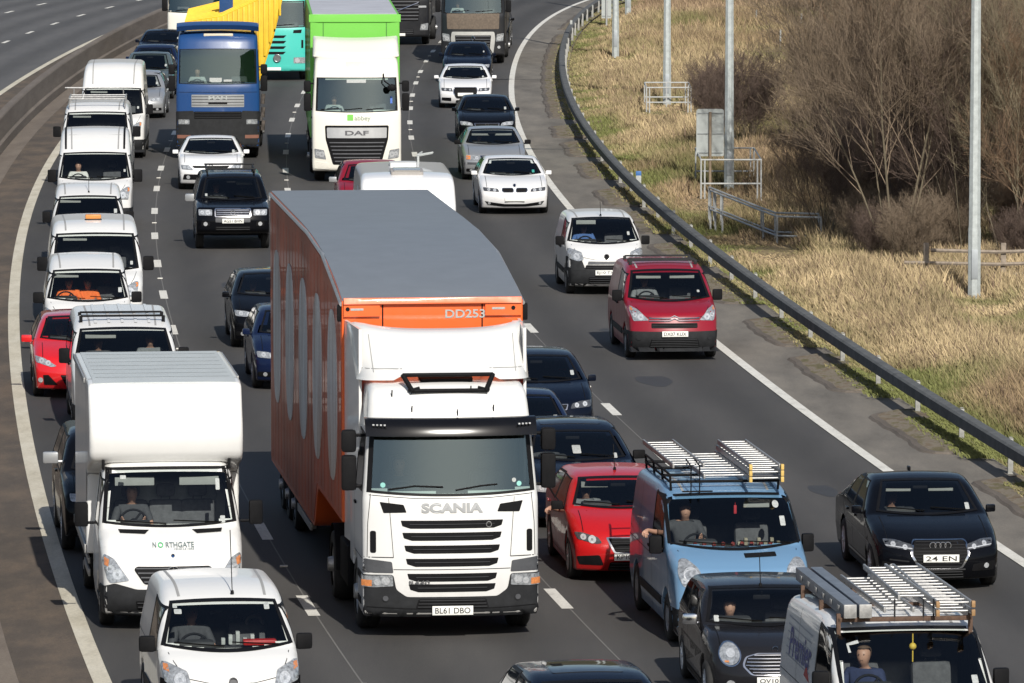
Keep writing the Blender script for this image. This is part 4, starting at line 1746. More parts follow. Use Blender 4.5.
def car_common(v, d, wsb, wst, hip, zlo=.05, zhi=.03, mir=None, lines=True, cut=True, gm=None, seal=.04, bow=.035, hatch=True, wip=True, seat=SEATM):
    cy, cz = d['cowl']
    wy, wz = d['ws']
    g = v.glazing([(-wsb, cz + zlo), (wsb, cz + zlo), (wst, wz - zhi), (-wst, wz - zhi)], 'front', 'windscreen', gm, cut=cut, seal=seal, bow=(bow, .015))
    if cut:
        cockpit(v, d, .36, hip, seatmat=seat)
        # rear bench closes the view
        bm = bmesh.new()
        W = d['W']
        box(bm, (-W * .72, hip[0] + .85, hip[1] - .1), (W * .72, hip[0] + 1.0, hip[1] + .52), .06)
        b = fin('rear_seat', bm, seat, v.root, 40)
        # interior mirror
        bm = bmesh.new()
        zz = wz - .11
        box(bm, (-.11, wy + .05, zz - .03), (.11, wy + .075, zz + .03), .012)
        tube(bm, [(0, wy + .07, zz), (0, wy + .02, wz - .03)], .008, 6)
        fin('rear_view_mirror', bm, BLACKPL, v.root, 40)
    if wip:
        wipers(v, d, cz + zlo - .03, wsb - .12)
    m = mir or (d['W'] + .005, cy + .42, d['belt'] + .06, .145, .115, .10, v.body.data.materials[0])
    mirrors(v, *m)
    # door and rear side glass: traced as quads in side view
    zb = d['belt'] + .03
    ry = d['rr'][0]
    zt = d['H'] - .125
    a0 = cy + .45
    a1 = wy + .22
    mid = (cy + ry) / 2 + .35
    side_windows(v, [[(a0, zb), (mid - .05, zb + .01), (mid - .05, zt), (a1, zt - .01)], [(mid + .05, zb + .01), (ry + .02, zb + .04), (ry - .22, zt - .02), (mid + .05, zt)]])
    if lines:
        L = [[(cy + .08, .35), (cy + .05, .7), (cy + .30, d['belt'])], [(mid, .25), (mid, d['belt'])], [(d['yr'] - .45, .5), (d['yr'] - .1, .75), (d['yr'] + .05, d['belt'])], [(d['yf'] + .4, .26), (d['yr'] - .4, .26)]]
        side_lines(v, L)
        handles(v, (mid - .32, ry - .25), d['belt'] - .10, v.body.data.materials[0])
        bonnet_lines(v, [[(d['W'] * .80, .32), (d['W'] * .80, cy - .02)]])
    tails(v, [(d['W'] * .55, .78), (d['W'] * .9, .78), (d['W'] * .88, .95), (d['W'] * .58, .95)])
    return g

def lower(v, d, z0=.20, z1=.36, hw=.5, mat=BLACKPL, name='lower_grille', bars=3):
    return grille(v, [(-hw, z0), (hw, z0), (hw * .92, z1), (-hw * .92, z1)], name, mat, bars, GREYPL, .03)

def fogs(v, x=.62, z=.30, w_=.14, h=.09, r=.04):
    for sg in (-1, 1):
        f = v.panel(rect(min(sg * (x - w_), sg * (x + w_)), z - h / 2, max(sg * (x - w_), sg * (x + w_)), z + h / 2), BLACKPL, 'fog_lamp', off=.006, rnd=.03)
        v.panel(circ(sg * x, z, r, 12), REFL, 'fog_lens', off=.012, depth=.01, res=.2, parent=f)

def ring_badge(v, x, z, r, mat=CHROME, th=.008, name='badge', fill=None):
    c = v.hit('front', x, z, .012)
    bm = bmesh.new()
    torus(bm, c, r, th, n=20, m=6)
    if fill:
        o = fin(name, bm, mat, v.root, 60)
        v.panel(circ(x, z, r, 14), fill, 'badge_disc', off=.008, depth=.01, res=.3, parent=o)
        return o
    return fin(name, bm, mat, v.root, 60)

# --- black saloon with the four ring badge, nearside lane
d = dict(SALOON, L=4.7, H=1.49, W=.915, cf=.26, ws=(2.02, 1.405), cowl=(1.25, .985), belt=.95)

def black_saloon():
    v = make(d, 'saloon_car', 'black saloon with four ring badge and short plate 24 EN beside the verge', 'car', QUEUE_CARS, BLACKC)
    g = car_common(v, d, .70, .56, (2.5, .42))
    lamp(v, [(.38, .60), (.76, .64), (.80, .74), (.62, .735), (.40, .68)], LAMPD, [(.50, .645, .035), (.66, .68, .035)])
    v.panel2([(.40, .615), (.76, .655), (.77, .668), (.40, .630)], REFL, 'daytime_running_light', off=.014, depth=.01)
    gp = [(-.29, .36), (.29, .36), (.40, .55), (.36, .73), (-.36, .73), (-.40, .55)]
    fr = v.panel([(p[0] * 1.09, .545 + (p[1] - .545) * 1.08) for p in gp], CHROME, 'grille_surround', off=.005, rnd=.05)
    gg = grille(v, gp, 'grille', BLACKPL, 9, GREYPL, .04, .011, .006)
    bm = bmesh.new()
    for k in range(4):
        torus(bm, v.hit('front', (k - 1.5) * .072, .655, .03), .046, .008, n=20, m=6)
    fin('badge', bm, CHROME, v.root, 60)
    plate(v, .50, '24 EN', off=.026)
    lower(v, d, .20, .32, .36)
    v.panel([(-.36, .325), (.36, .325), (.36, .345), (-.36, .345)], CHROME, 'bumper_trim', off=.012)
    for sg in (-1, 1):
        f = v.panel([(sg * x, z) for x, z in ((.46, .30), (.80, .30), (.82, .44), (.48, .40))], BLACKPL, 'side_intake', off=.006, rnd=.02)
        v.panel(circ(sg * .68, .375, .038), REFL, 'fog_lens', off=.014, depth=.01, res=.2, parent=f)
    v.strip([(-.45, .45), (-.72, .47)], .02, GREYPL, 'bumper_trim')
    bm = bmesh.new()
    for q in (.9,):
        pass
    bm.free()
    for ax in ('left', 'right'):
        v.strip([(1.35, .30), (3.2, .30)], .035, GREYC, 'sill_trim', ax, .006)
        v.strip([(1.1, .62), (4.2, .70)], .012, GREYC, 'body_crease', ax, .002)
    bm = bmesh.new()
    z = 1.42
    box(bm, (-.02, 3.15, z - .02), (.02, 3.3, z + .05), .015)
    fin('aerial_fin', bm, BLACKC, v.root)
    sticker(v, .60, 1.06, .09, .12, g)
    visors(v, .33, 2.14, 1.30, .4, .08)
    park(v, 941, 579, .2, 0, -2.)
    rider(v, -.36, 2.5, .44, 'dim driver of the black saloon with plate 24 EN', 'dark')
    return v
black_saloon()

# --- white saloon with twin kidney grille
def white_kidney():
    d = dict(SALOON, cf=.24)
    v = make(d, 'saloon_car', 'white saloon with twin black kidney grilles behind the white city van', 'car', QUEUE_CARS, WHITE2)
    g = car_common(v, d, .70, .56, (2.5, .42), mir=(.91, 1.65, 1.0, .155, .11, .1, WHITE2))
    lamp(v, [(.40, .60), (.80, .62), (.82, .71), (.44, .68)], LAMPD, [(.52, .642, .04), (.67, .655, .04)])
    for sg in (-1, 1):
        k = [(sg * .03, .585), (sg * .30, .585), (sg * .345, .63), (sg * .33, .70), (sg * .05, .70), (sg * .022, .65)]
        v.panel(k if sg > 0 else k[::-1], CHROME, 'grille_surround', off=.006, rnd=.03)
        k2 = [(sg * .05, .60), (sg * .285, .60), (sg * .32, .635), (sg * .31, .685), (sg * .065, .685), (sg * .042, .645)]
        grille(v, k2 if sg > 0 else k2[::-1], 'kidney_grille', BLACKPL, 0, off=.012)
    ring_badge(v, 0, .755, .036, CHROME, .006, 'badge', BLUECAR)
    v.panel([(-.70, .26), (-.30, .22), (.30, .22), (.70, .26), (.78, .36), (.58, .33), (.26, .29), (-.26, .29), (-.58, .33), (-.78, .36)], BLACKPL, 'lower_grille', off=.006)
    for sg in (-1, 1):
        v.panel(circ(sg * .66, .31, .036), REFL, 'fog_lamp', off=.014, depth=.01, res=.2)
    plate(v, .42)
    sticker(v, .56, 1.03, .09, .09, g, plain('green badge', (.05, .30, .25), .5))
    visors(v, .33, 2.14, 1.30, .4, .06, (-1,))
    park(v, 515, 207.5, .2)
white_kidney()

# --- silver grey older saloon
def silver_saloon():
    d = dict(SALOON, H=1.42, hood=(.12, .72), cf=.26)
    v = make(d, 'saloon_car', 'silver grey saloon with both pale sun visors down behind the white kidney grille saloon', 'car', QUEUE_CARS, SILVER)
    g = car_common(v, d, .70, .57, (2.5, .42), mir=(.91, 1.65, 1.0, .18, .13, .1, BLACKPL))
    lamp(v, [(.40, .58), (.80, .58), (.80, .72), (.44, .71)], LAMPG, [(.5, .645, .05)], [(.68, .60), (.79, .60), (.79, .70), (.68, .70)])
    v.panel([(-.38, .60), (.38, .60), (.42, .71), (-.42, .71)], CHROME, 'grille_surround', off=.006, rnd=.03)
    grille(v, [(-.35, .615), (.35, .615), (.39, .695), (-.39, .695)], 'grille', BLACKPL, 4, CHROME, off=.01, br=.005)
    v.panel(rect(-.84, .46, .84, .52), MIDPL, 'bumper_strip', off=.006)
    lower(v, d, .20, .34, .55)
    fogs(v, .66, .30)
    plate(v, .42)
    visors(v, .33, 2.12, 1.31, .5, .15)
    rider(v, -.36, 2.5, .44, 'driver of the silver grey saloon with both visors down', 'grey')
    park(v, 495, 174, .2)
silver_saloon()

def dark_saloon(label, px, py, z=.2, ly=0., mat=BLACKC, d=SALOON, mir=None, stk=True, lampmat=LAMPG, person=None, pl=None, name='saloon_car', cut=True):
    v = make(d, name, label, 'car', QUEUE_CARS, mat)
    hipy = d['ws'][0] + .5
    g = car_common(v, d, d['W'] * .77, d['W'] * .62, (hipy, d['belt'] - .5), mir=mir, cut=cut)
    zh = d['hood'][1]
    lamp(v, [(.42, zh - .13), (.80, zh - .11), (.82, zh), (.62, zh - .01), (.46, zh - .045)], lampmat, [(.54, zh - .075, .04), (.69, zh - .06, .042)])
    v.panel([(-.36, zh - .15), (.36, zh - .15), (.39, zh - .05), (-.39, zh - .05)], CHROME, 'grille_surround', off=.005, rnd=.02)
    grille(v, [(-.34, zh - .14), (.34, zh - .14), (.37, zh - .06), (-.37, zh - .06)], 'grille', BLACKPL, 3, GREYPL, off=.010, br=.006)
    ring_badge(v, 0, zh - .1, .045, CHROME, .008)
    lower(v, d, .22, .36, .5)
    fogs(v, .66, .32)
    plate(v, .43, pl)
    if stk:
        sticker(v, d['W'] * .66, d['cowl'][1] + .10, .08, .09, g)
    if person:
        rider(v, -.36, hipy, d['belt'] - .48, *person)
    park(v, px, py, z, ly)
    return v

dark_saloon('black saloon between the white saloon ahead of the lorries and the silver grey saloon', 487, 138, mat=BLACKC)
dark_saloon('navy saloon directly in front of the dark lorry with chevron diamond badge', 467, 66, .65, 0, NAVY, dict(SALOON, H=1.46))

# --- white saloon with wide chrome grille, further up the nearside lane
def white_saloon():
    d = dict(SALOON, L=4.7, cf=.26)
    v = make(d, 'saloon_car', 'white saloon with white mirrors just in front of the navy saloon', 'car', QUEUE_CARS, WHITE2)
    g = car_common(v, d, .70, .56, (2.5, .42), mir=(.91, 1.65, 1.0, .16, .11, .1, WHITE2))
    lamp(v, [(.42, .58), (.80, .60), (.82, .70), (.46, .69)], LAMPD, [(.52, .64, .035), (.68, .645, .035)])
    gp = [(-.29, .36), (.29, .36), (.40, .55), (.36, .71), (-.36, .71), (-.40, .55)]
    v.panel([(p[0] * 1.08, .535 + (p[1] - .535) * 1.07) for p in gp], CHROME, 'grille_surround', off=.005, rnd=.05)
    grille(v, gp, 'grille', BLACKPL, 7, GREYPL, .04, .011, .006)
    plate(v, .49, off=.024)
    for sg in (-1, 1):
        v.panel([(sg * x, z) for x, z in ((.48, .26), (.80, .28), (.80, .38), (.48, .38))], BLACKPL, 'side_intake', off=.006, rnd=.02)
    lower(v, d, .21, .30, .34)
    visors(v, .1, 2.12, 1.30, .25, .06, (1,))
    sticker(v, .6, 1.03, .07, .08, g)
    park(v, 465.5, 103, .2)
white_saloon()

# --- white coupe in front of the blue tipper lorry
def coupe():
    d = dict(HATCH, L=4.25, H=1.41, W=.905, cowl=(1.1, .95), ws=(1.85, 1.33), rr=(3.5, 1.32), belt=.93, tum=.24)
    v = make(d, 'coupe_car', 'low white coupe just in front of the blue tipper lorry', 'car', QUEUE_CARS, WHITE2)
    g = car_common(v, d, .72, .57, (2.4, .40), mir=(.905, 1.55, .98, .165, .11, .1, WHITE2))
    lamp(v, [(.48, .56), (.80, .58), (.83, .70), (.60, .69)], LAMPG, [(.6, .625, .045), (.73, .64, .04)])
    grille(v, [(-.46, .62), (.46, .62), (.52, .68), (-.52, .68)], 'grille', BLACKPL, 2, GREYPL)
    ring_badge(v, 0, .675, .05, CHROME, .009)
    v.panel([(-.78, .30), (.78, .30), (.74, .45), (-.74, .45)], BLACKPL, 'lower_grille', off=.006, rnd=.03)
    for sg in (-1, 1):
        v.panel(circ(sg * .62, .37, .05), REFL, 'fog_lamp', off=.012, depth=.01, res=.2)
    plate(v, .50, off=.02)
    sticker(v, .62, 1.0, .07, .08, g)
    park(v, 211, 183.5, .2)
coupe()

# --- red hatchback between the orange lorry and the sky blue van
def red_hatch():
    d = dict(HATCH, L=4.05, W=.85, H=1.45, hood=(.12, .72), cowl=(1.0, 1.0), ws=(1.72, 1.37))
    v = make(d, 'hatchback_car', 'bright red hatchback squeezed between the orange trailer lorry and the sky blue van', 'car', QUEUE_CARS, RED)
    g = car_common(v, d, .69, .56, (2.2, .44), mir=(.855, 1.42, 1.0, .17, .13, .1, BLACKPL))
    lamp(v, [(.42, .60), (.50, .585), (.76, .64), (.80, .73), (.70, .735), (.48, .68)], LAMPD, [(.56, .645, .055), (.68, .675, .04)])
    v.panel([(-.26, .46), (.26, .46), (.37, .68), (-.37, .68)], CHROME, 'grille_surround', off=.005, rnd=.03)
    grille(v, [(-.235, .475), (.235, .475), (.335, .665), (-.335, .665)], 'grille', BLACKPL, 6, GREYPL, .02, .011, .006)
    plate(v, .41, 'KP10 VUH', off=.02)
    v.panel2([(.40, .28), (.74, .28), (.78, .40), (.46, .43)], BLACKPL, 'side_intake', off=.006, rnd=.03)
    lower(v, d, .20, .33, .34)
    visors(v, .34, 1.85, 1.31, .40, .10, (-1,))
    aerial(v, 0, 2.2, 1.44, .35, .5)
    rider(v, -.44, 2.1, .50, 'driver of the bright red hatchback with an elbow out of the window', 'grey', arm='window')
    park(v, 632, 571, .2, 0, -1.)
red_hatch()

# --- charcoal retro hatchback
def retro():
    d = dict(HATCH, L=3.7, W=.84, H=1.46, r=.30, hood=(.20, .80), cowl=(1.12, .98), mid=(.6, .94), ws=(1.52, 1.385), roofy=2.1, rr=(3.2, 1.41), bg=(3.58, .95), tail=.85, yf=.72, yr=3.18,
             belt=.97, tum=.10, re=.14, cf=.30, Lf=2.0, tf=.10, yt=.9, crown=.03, nose=[(.12, .2, .05, .03), (.02, .34, .08, .06), (.02, .52, .14, .08)])
    v = make(d, 'hatchback_car', 'small charcoal hatchback with round headlamps and chrome grille in front of the sky blue van', 'car', QUEUE_CARS, GUNMETAL)
    g = car_common(v, d, .71, .63, (2.0, .42), zhi=.015, mir=(.845, 1.38, 1.02, .19, .14, .11, CHROME))
    for sg in (-1, 1):
        l = v.panel(circ(sg * .565, .725, .135, 22, .145), CHROME, 'headlight', off=.006, depth=.05)
        v.panel(circ(sg * .565, .725, .118, 22, .127), LAMPG, 'headlight_lens', off=.016, depth=.01, parent=l)
        v.panel(circ(sg * .555, .74, .055, 14), REFL, 'reflector', off=.022, depth=.01, res=.2, parent=l)
        v.panel(rect(sg * .60 - .025, .628, sg * .60 + .025, .648), ORANGE_L, 'indicator', off=.022, depth=.01, res=.2, parent=l)
        v.panel(circ(sg * .56, .36, .055, 14), REFL, 'fog_lamp', off=.01, depth=.02, res=.2)
    gp = [(-.30, .50), (.30, .50), (.40, .60), (.36, .70), (.22, .74), (-.22, .74), (-.36, .70), (-.40, .60)]
    v.panel([(p[0] * 1.07, .62 + (p[1] - .62) * 1.1) for p in gp], CHROME, 'grille_surround', off=.006, rnd=.04)
    grille(v, gp, 'grille', BLACKPL, 6, CHROME, .03, .012, .011)
    ring_badge(v, 0, .79, .035, CHROME, .006)
    plate(v, .42, 'OV10 WRJ', off=.025)
    lower(v, d, .20, .33, .46)
    for ax in ('left', 'right'):
        v.strip([(.75 + .36, .90), (1.35, .93), (3.4, .96)], .022, CHROME, 'belt_trim', ax, .006)
        v.strip([(1.1, .25), (2.8, .25)], .07, BLACKPL, 'sill_trim', ax, .006)
    aerial(v, 0, 1.68, 1.41, .4, .3)
    bm = bmesh.new()
    sticker(v, -.62, 1.04, .07, .08, g)
    rider(v, -.36, 2.0, .44, 'dim driver of the small charcoal hatchback', 'dark')
    park(v, 776, 656, .72, .15, -2.5)
retro()

# --- dark blue car at the bottom edge, only its roof in view
def bottom_car():
    d = dict(HATCH, H=1.48, W=.89, L=4.25)
    v = make(d, 'hatchback_car', 'dark blue car at the very bottom with only its glossy roof in view', 'car', QUEUE_CARS, NAVY)
    g = car_common(v, d, .70, .56, (2.3, .44))
    lamp(v, [(.45, .60), (.80, .62), (.80, .74), (.46, .70)], LAMPG, [(.56, .66, .05)])
    grille(v, [(-.4, .60), (.4, .60), (.42, .68), (-.42, .68)], 'grille', BLACKPL, 3, CHROME, br=.006)
    plate(v, .43)
    v.panel([(-.42, 2.15), (.42, 2.15), (.42, 3.1), (-.42, 3.1)], DARKGLASS, 'sunroof', 'top', off=.006, rnd=.05, res=.12)
    park(v, 581, 663, 1.47, 2.7)
    rider(v, -.36, 2.3, .46, 'driver of the dark blue car at the very bottom', 'dark')
bottom_car()

# --- navy estate with a sunroof
def estate():
    d = dict(ESTATE, L=4.65, H=1.48, W=.91)
    v = make(d, 'estate_car', 'navy estate with dark sunroof directly behind the bright red hatchback', 'car', QUEUE_CARS, NAVY)
    g = car_common(v, d, .71, .58, (2.5, .44), mir=(.915, 1.62, 1.0, .2, .14, .1, BLACKPL))
    lamp(v, [(.42, .58), (.80, .60), (.82, .71), (.48, .69)], LAMPG, [(.56, .645, .05), (.7, .655, .04)])
    grille(v, [(-.36, .58), (.36, .58), (.40, .68), (-.40, .68)], 'grille', BLACKPL, 4, CHROME, br=.006)
    plate(v, .43)
    lower(v, d, .2, .34, .5)
    v.panel([(-.48, 2.35), (.48, 2.35), (.48, 3.3), (-.48, 3.3)], DARKGLASS, 'sunroof', 'top', off=.006, rnd=.06, res=.12)
    sticker(v, .60, 1.03, .07, .08, g)
    sticker(v, .0, 1.06, .16, .13, g)
    rider(v, -.36, 2.5, .46, 'driver of the navy estate with the dark sunroof', 'dark', SKIN)
    park(v, 573, 430, 1.36, 2.0)
estate()

# --- black hatchback with the driver's face in the sun, nose of the lane three queue
dark_saloon('black hatchback with twin round lamps behind the small blue car beside the orange trailer', 547, 433, mat=NAVY, d=HATCH, lampmat=LAMPD, name='hatchback_car',
            person=('driver with dark skin in the black hatchback with twin round lamps', 'dark', SKIN_D))
dark_saloon('small blue car half hidden by the orange trailer lorry between black hatchback and navy estate', 512, 385, 1.45, 2.9, BLUECAR, dict(HATCH, L=3.7, rr=(3.2, 1.4), bg=(3.55, 1.), yr=3.0, W=.84), name='hatchback_car')
# --- cars left of the trailer
dark_saloon('black hatchback with big angular headlamps behind the small blue saloon beside the orange trailer', 276, 340, mat=BLACKC, d=dict(HATCH, H=1.46, hood=(.14, .78), cowl=(.95, 1.02), ws=(1.85, 1.40)), name='hatchback_car',
            person=('driver in sunglasses in the black hatchback with angular headlamps', 'dark'))
dark_saloon('dark blue car with only one headlamp showing past the orange trailer', 301, 381, mat=BLUECAR, d=HATCH, name='hatchback_car')
# --- red hatchback beside the central barrier
def red_focus():
    d = dict(HATCH, L=4.1, W=.90, H=1.46, hood=(.14, .76), cowl=(.98, 1.02), ws=(1.78, 1.40))
    v = make(d, 'hatchback_car', 'scarlet hatchback tucked behind the white people carrier by the offside edge line', 'car', QUEUE_CARS, plain('scarlet car paint', (.62, .012, .016), .25, 0, 1., .05))
    g = car_common(v, d, .71, .57, (2.3, .44), mir=(.905, 1.42, 1.02, .2, .14, .1, v.body.data.materials[0]))
    lamp(v, [(.46, .62), (.56, .60), (.84, .68), (.86, .79), (.70, .76)], LAMPG, [(.62, .67, .05), (.74, .71, .045)])
    v.panel2([(.44, .27), (.70, .27), (.72, .45), (.62, .46)], BLACKPL, 'side_intake', off=.006, rnd=.01)
    v.panel2(circ(.76, .36, .045), REFL, 'fog_lamp', off=.012, depth=.01, res=.2)
    grille(v, [(-.30, .26), (.30, .26), (.40, .46), (-.40, .46)], 'lower_grille', BLACKPL, 4, GREYPL)
    plate(v, .53)
    rider(v, -.36, 2.3, .46, 'driver of the scarlet hatchback by the edge line', 'dark')
    park(v, 82, 389, .2)
red_focus()

# --- red and silver hatch hiding behind the caravan
dark_saloon('dark red hatchback with a silver mirror peeping out behind the white caravan', 370, 161, 1.45, 2.2, CRIMSON, dict(HATCH, H=1.5), name='hatchback_car', mir=(.89, 1.45, 1.02, .2, .14, .1, SILVER))

# --- lane one, far end
dark_saloon('silver estate behind the high roofed white van and beside the blue tipper', 137, 113, .2, 0, SILVER, dict(ESTATE, H=1.52), name='estate_car', mir=(.91, 1.65, 1.0, .2, .14, .1, BLACKPL))
dark_saloon('grey green people carrier with a visor down behind the silver estate', 150, 54, 1.50, 1.95, paint('grey green car paint', (.10, .13, .13), .3, .3, .8, .15), dict(HATCH, H=1.6, ws=(1.9, 1.5)), name='hatchback_car', mir=(.89, 1.45, 1.05, .2, .15, .1, BLACKPL))
dark_saloon('blue estate behind the grey green people carrier', 155, 46, 1.42, 1.95, BLUECAR, dict(ESTATE, H=1.48), name='estate_car')
dark_saloon('navy saloon with a pale visor in front of the cream box lorry', 163, 30.5, 1.38, 1.95, NAVY, SALOON)
dark_saloon('dark off roader half hidden behind the dark lorry with diamond badge', 487, 42, .3, 0, BLACKC, SUV, name='off_roader')
# --- off roader hidden behind the box van
def hidden_suv():
    v = dark_saloon('dark off roader with silver mirror hidden behind the white box van', 77, 541, .3, 0, BLACKC, SUV, mir=(.93, 1.55, 1.32, .24, .18, .12, SILVER), name='off_roader')
    park(v, 125, 536, .3, 0.)
hidden_suv()

# --- black pickup
def pickup():
    d = dict(L=5.05, H=1.76, W=.90, gc=.34, r=.385, hood=(.10, 1.04), cowl=(1.3, 1.16), mid=(.7, 1.13), ws=(1.95, 1.66), roofy=2.4, rr=(4.75, 1.70), bg=(4.95, 1.12), tail=1.0,
             yf=.95, yr=3.95, belt=1.14, tum=.17, cf=.14, Lf=2., tf=.02, crown=.03, re=.09, nose=[(.12, .42, .05, .03), (.0, .5, .06, .05), (-.02, .74, .05, .06)])
    v = make(d, 'pickup_truck', 'black pickup with chrome grille and roof bars in front of the white coupe', 'pickup', QUEUE_CARS, BLACKC)
    g = car_common(v, d, .70, .60, (2.55, .72), mir=(.91, 1.72, 1.18, .22, .19, .12, SILVER))
    lamp(v, [(.50, .86), (.82, .86), (.83, 1.0), (.50, 1.0)], LAMPG, [(.6, .93, .06), (.74, .93, .045)], rnd=.02)
    v.panel(rect(-.44, .82, .44, 1.03), CHROME, 'grille_surround', off=.008, rnd=.04)
    grille(v, rect(-.41, .845, .41, 1.005), 'grille', BLACKPL, 3, CHROME, .02, .014, .018)
    ring_badge(v, 0, .925, .05, CHROME, .02)
    v.panel(rect(-.42, .70, .42, .80), MIDPL, 'bumper_insert', off=.01, rnd=.02)
    fogs(v, .66, .66, .10, .11, .05)
    grille(v, rect(-.42, .50, .42, .60), 'lower_grille', BLACKPL, 2, GREYPL)
    plate(v, .735, 'AG51 BHN', off=.022)
    bm = bmesh.new()
    for sg in (-1, 1):
        tube(bm, [(sg * .58, 2.3, 1.80), (sg * .58, 4.6, 1.80)], .025, 8)
        for y in (2.35, 3.4, 4.5):
            tube(bm, [(sg * .58, y, 1.70), (sg * .58, y, 1.80)], .02, 6)
    for y in (2.5, 4.3):
        tube(bm, [(-.62, y, 1.83), (.62, y, 1.83)], .022, 8)
    fin('roof_bars', bm, GREYPL, v.root, 50)
    visors(v, .33, 2.12, 1.60, .4, .13, (1,))
    sticker(v, -.62, 1.26, .06, .06, g)
    rider(v, -.36, 2.55, .74, 'driver of the black pickup with the chrome grille', 'dark')
    park(v, 233, 233, .44)
pickup()
# ---------------------------------------------------------------- vans
CITYVAN = dict(L=3.90, H=1.74, W=.86, gc=.19, r=.31, hood=(.10, .90), cowl=(.72, 1.13), mid=(.4, 1.04), ws=(1.42, 1.63), roofy=2.1, rr=(3.7, 1.70), bg=(3.82, 1.0), tail=.9,
               yf=.78, yr=3.30, belt=1.08, tum=.13, cf=.22, Lf=2.2, tf=.05, crown=.035, re=.13, style='steel')
BERL = dict(L=4.38, H=1.80, W=.905, gc=.2, r=.325, hood=(.12, .92), cowl=(.95, 1.14), mid=(.5, 1.06), ws=(1.70, 1.67), roofy=2.3, rr=(4.1, 1.77), bg=(4.28, 1.0), tail=.9,
            yf=.88, yr=3.62, belt=1.10, tum=.13, cf=.22, Lf=2.3, tf=.05, crown=.03, re=.12, style='steel')
MIDVAN = dict(L=4.80, H=2.02, W=.95, gc=.21, r=.335, hood=(.10, 1.02), cowl=(.82, 1.28), mid=(.42, 1.18), ws=(1.66, 1.90), roofy=2.3, rr=(4.6, 1.99), bg=(4.74, 1.1), tail=1.0,
              yf=.87, yr=3.97, belt=1.22, tum=.085, cf=.20, Lf=2.4, tf=.05, crown=.03, re=.13, style='steel')
BIGVAN = dict(L=5.3, H=2.30, W=.985, gc=.23, r=.345, hood=(.08, .98), cowl=(.78, 1.27), mid=(.38, 1.17), ws=(1.52, 2.02), roofy=2.2, rr=(5.15, 2.30), bg=(5.25, 1.1), tail=1.0,
              yf=.95, yr=4.25, belt=1.25, tum=.11, cf=.18, Lf=2.4, tf=.04, crown=.035, re=.14, style='steel')

SEAMW = plain('grey seam sealer', (.30, .30, .295), .7)

def van_common(v, d, wsb, wst, hip, x0=.43, zlo=.05, zhi=.035, mir=None, bulk=None, bumper=True, btop=.58, cut=True, bow=.05, seal=.05, three=False, arm_open=False, rearwin=False, gm=None):
    cy, cz = d['cowl']
    wy, wz = d['ws']
    W = d['W']
    g = v.glazing([(-wsb, cz + zlo), (wsb, cz + zlo), (wst, wz - zhi), (-wst, wz - zhi)], 'front', 'windscreen', gm, cut=cut, seal=seal, bow=(bow, .02))
    if cut:
        cockpit(v, d, x0, hip, bulk=bulk or (hip[0] + .55, d['H'] - .12, BULK), three=three)
    wipers(v, d, cz + zlo - .045, wsb - .1)
    hz_ = d['hood'][1]
    bm = bmesh.new()
    for sg in (-1, 1):
        v.strip([(sg * W * .66, hz_ - .04), (sg * W * .80, (hz_ + cz) / 2), (sg * W * .86, cz - .03)], .009, None, '', into=bm)
    v.strip([(-W * .62, hz_ - .05), (-W * .3, hz_ - .10), (W * .3, hz_ - .10), (W * .62, hz_ - .05)], .009, None, '', into=bm)
    fin('bonnet_shut_line', bm, SEAL, v.root, 0)
    bm = bmesh.new()
    for sg in (-1, 1):
        v.strip([(sg * W * .62, wy + .22), (sg * W * .66, d['L'] - .5)], .035, None, '', 'top', .003, into=bm)
    fin('roof_seam', bm, SEAMW, v.root, 0)
    m = mir or (W + .02, cy + .40, d['belt'] + .12, .19, .27, .13, BLACKPL)
    mirrors(v, *m)
    zb = d['belt'] + .02
    zt = min(d['H'] - .15, wz - .03)
    qs = [[(cy + .38, zb), (hip[0] + .28, zb - .02), (hip[0] + .28, zt), (wy + .02, zt - .06)]]
    if rearwin:
        ry = d['rr'][0]
        qs += [[(hip[0] + .42, zb - .02), (ry - .1, zb), (ry - .15, zt), (hip[0] + .42, zt)]]
    side_windows(v, qs)
    y1 = hip[0] + .36
    side_lines(v, [[(cy - .02, .5), (cy - .02, .95), (cy + .22, zb)], [(y1, .26), (y1, zt + .06)], [(y1 + 1.25, .26), (y1 + 1.25, zt + .06)], [(y1, 1.0), (d['L'] - .1, 1.02)]])
    handles(v, (y1 - .25, y1 + .08), zb - .14, BLACKPL)
    if bumper:
        v.panel([(-W * .99, .19), (W * .99, .19), (W * 1.0, .36), (W * .99, btop), (-W * .99, btop), (-W * 1.0, .36)], GREYPL, 'bumper', off=.014, depth=.12, rnd=.03)
        for ax in ('left', 'right'):
            v.panel(rect(.12, .22, d['yf'] - d['r'] - .09, btop), GREYPL, 'bumper_side', ax, off=.012)
            v.panel(rect(d['yf'] + d['r'] + .09, .42, d['yr'] - d['r'] - .09, .54), GREYPL, 'side_moulding', ax, off=.014, res=.2)
    tails(v, [(W * .78, .8), (W * .93, .8), (W * .90, 1.25), (W * .80, 1.25)])
    return g

def rails(bm, x, y0, y1, z, r=.015):
    for sg in (-1, 1):
        tube(bm, [(sg * x, y0, z), (sg * x, y1, z)], r, 6)

def crossbars(v, ys, zr, xw, mat=ALU, h=.07):
    for y in ys:
        bm = bmesh.new()
        box(bm, (-xw, y - .025, zr + h - .02), (xw, y + .025, zr + h + .015), .008)
        for sg in (-1, 1):
            box(bm, (sg * xw - .03, y - .03, zr - .06), (sg * xw + .03, y + .03, zr + h), .008)
        fin('roof_bar', bm, mat, v.root, 40)

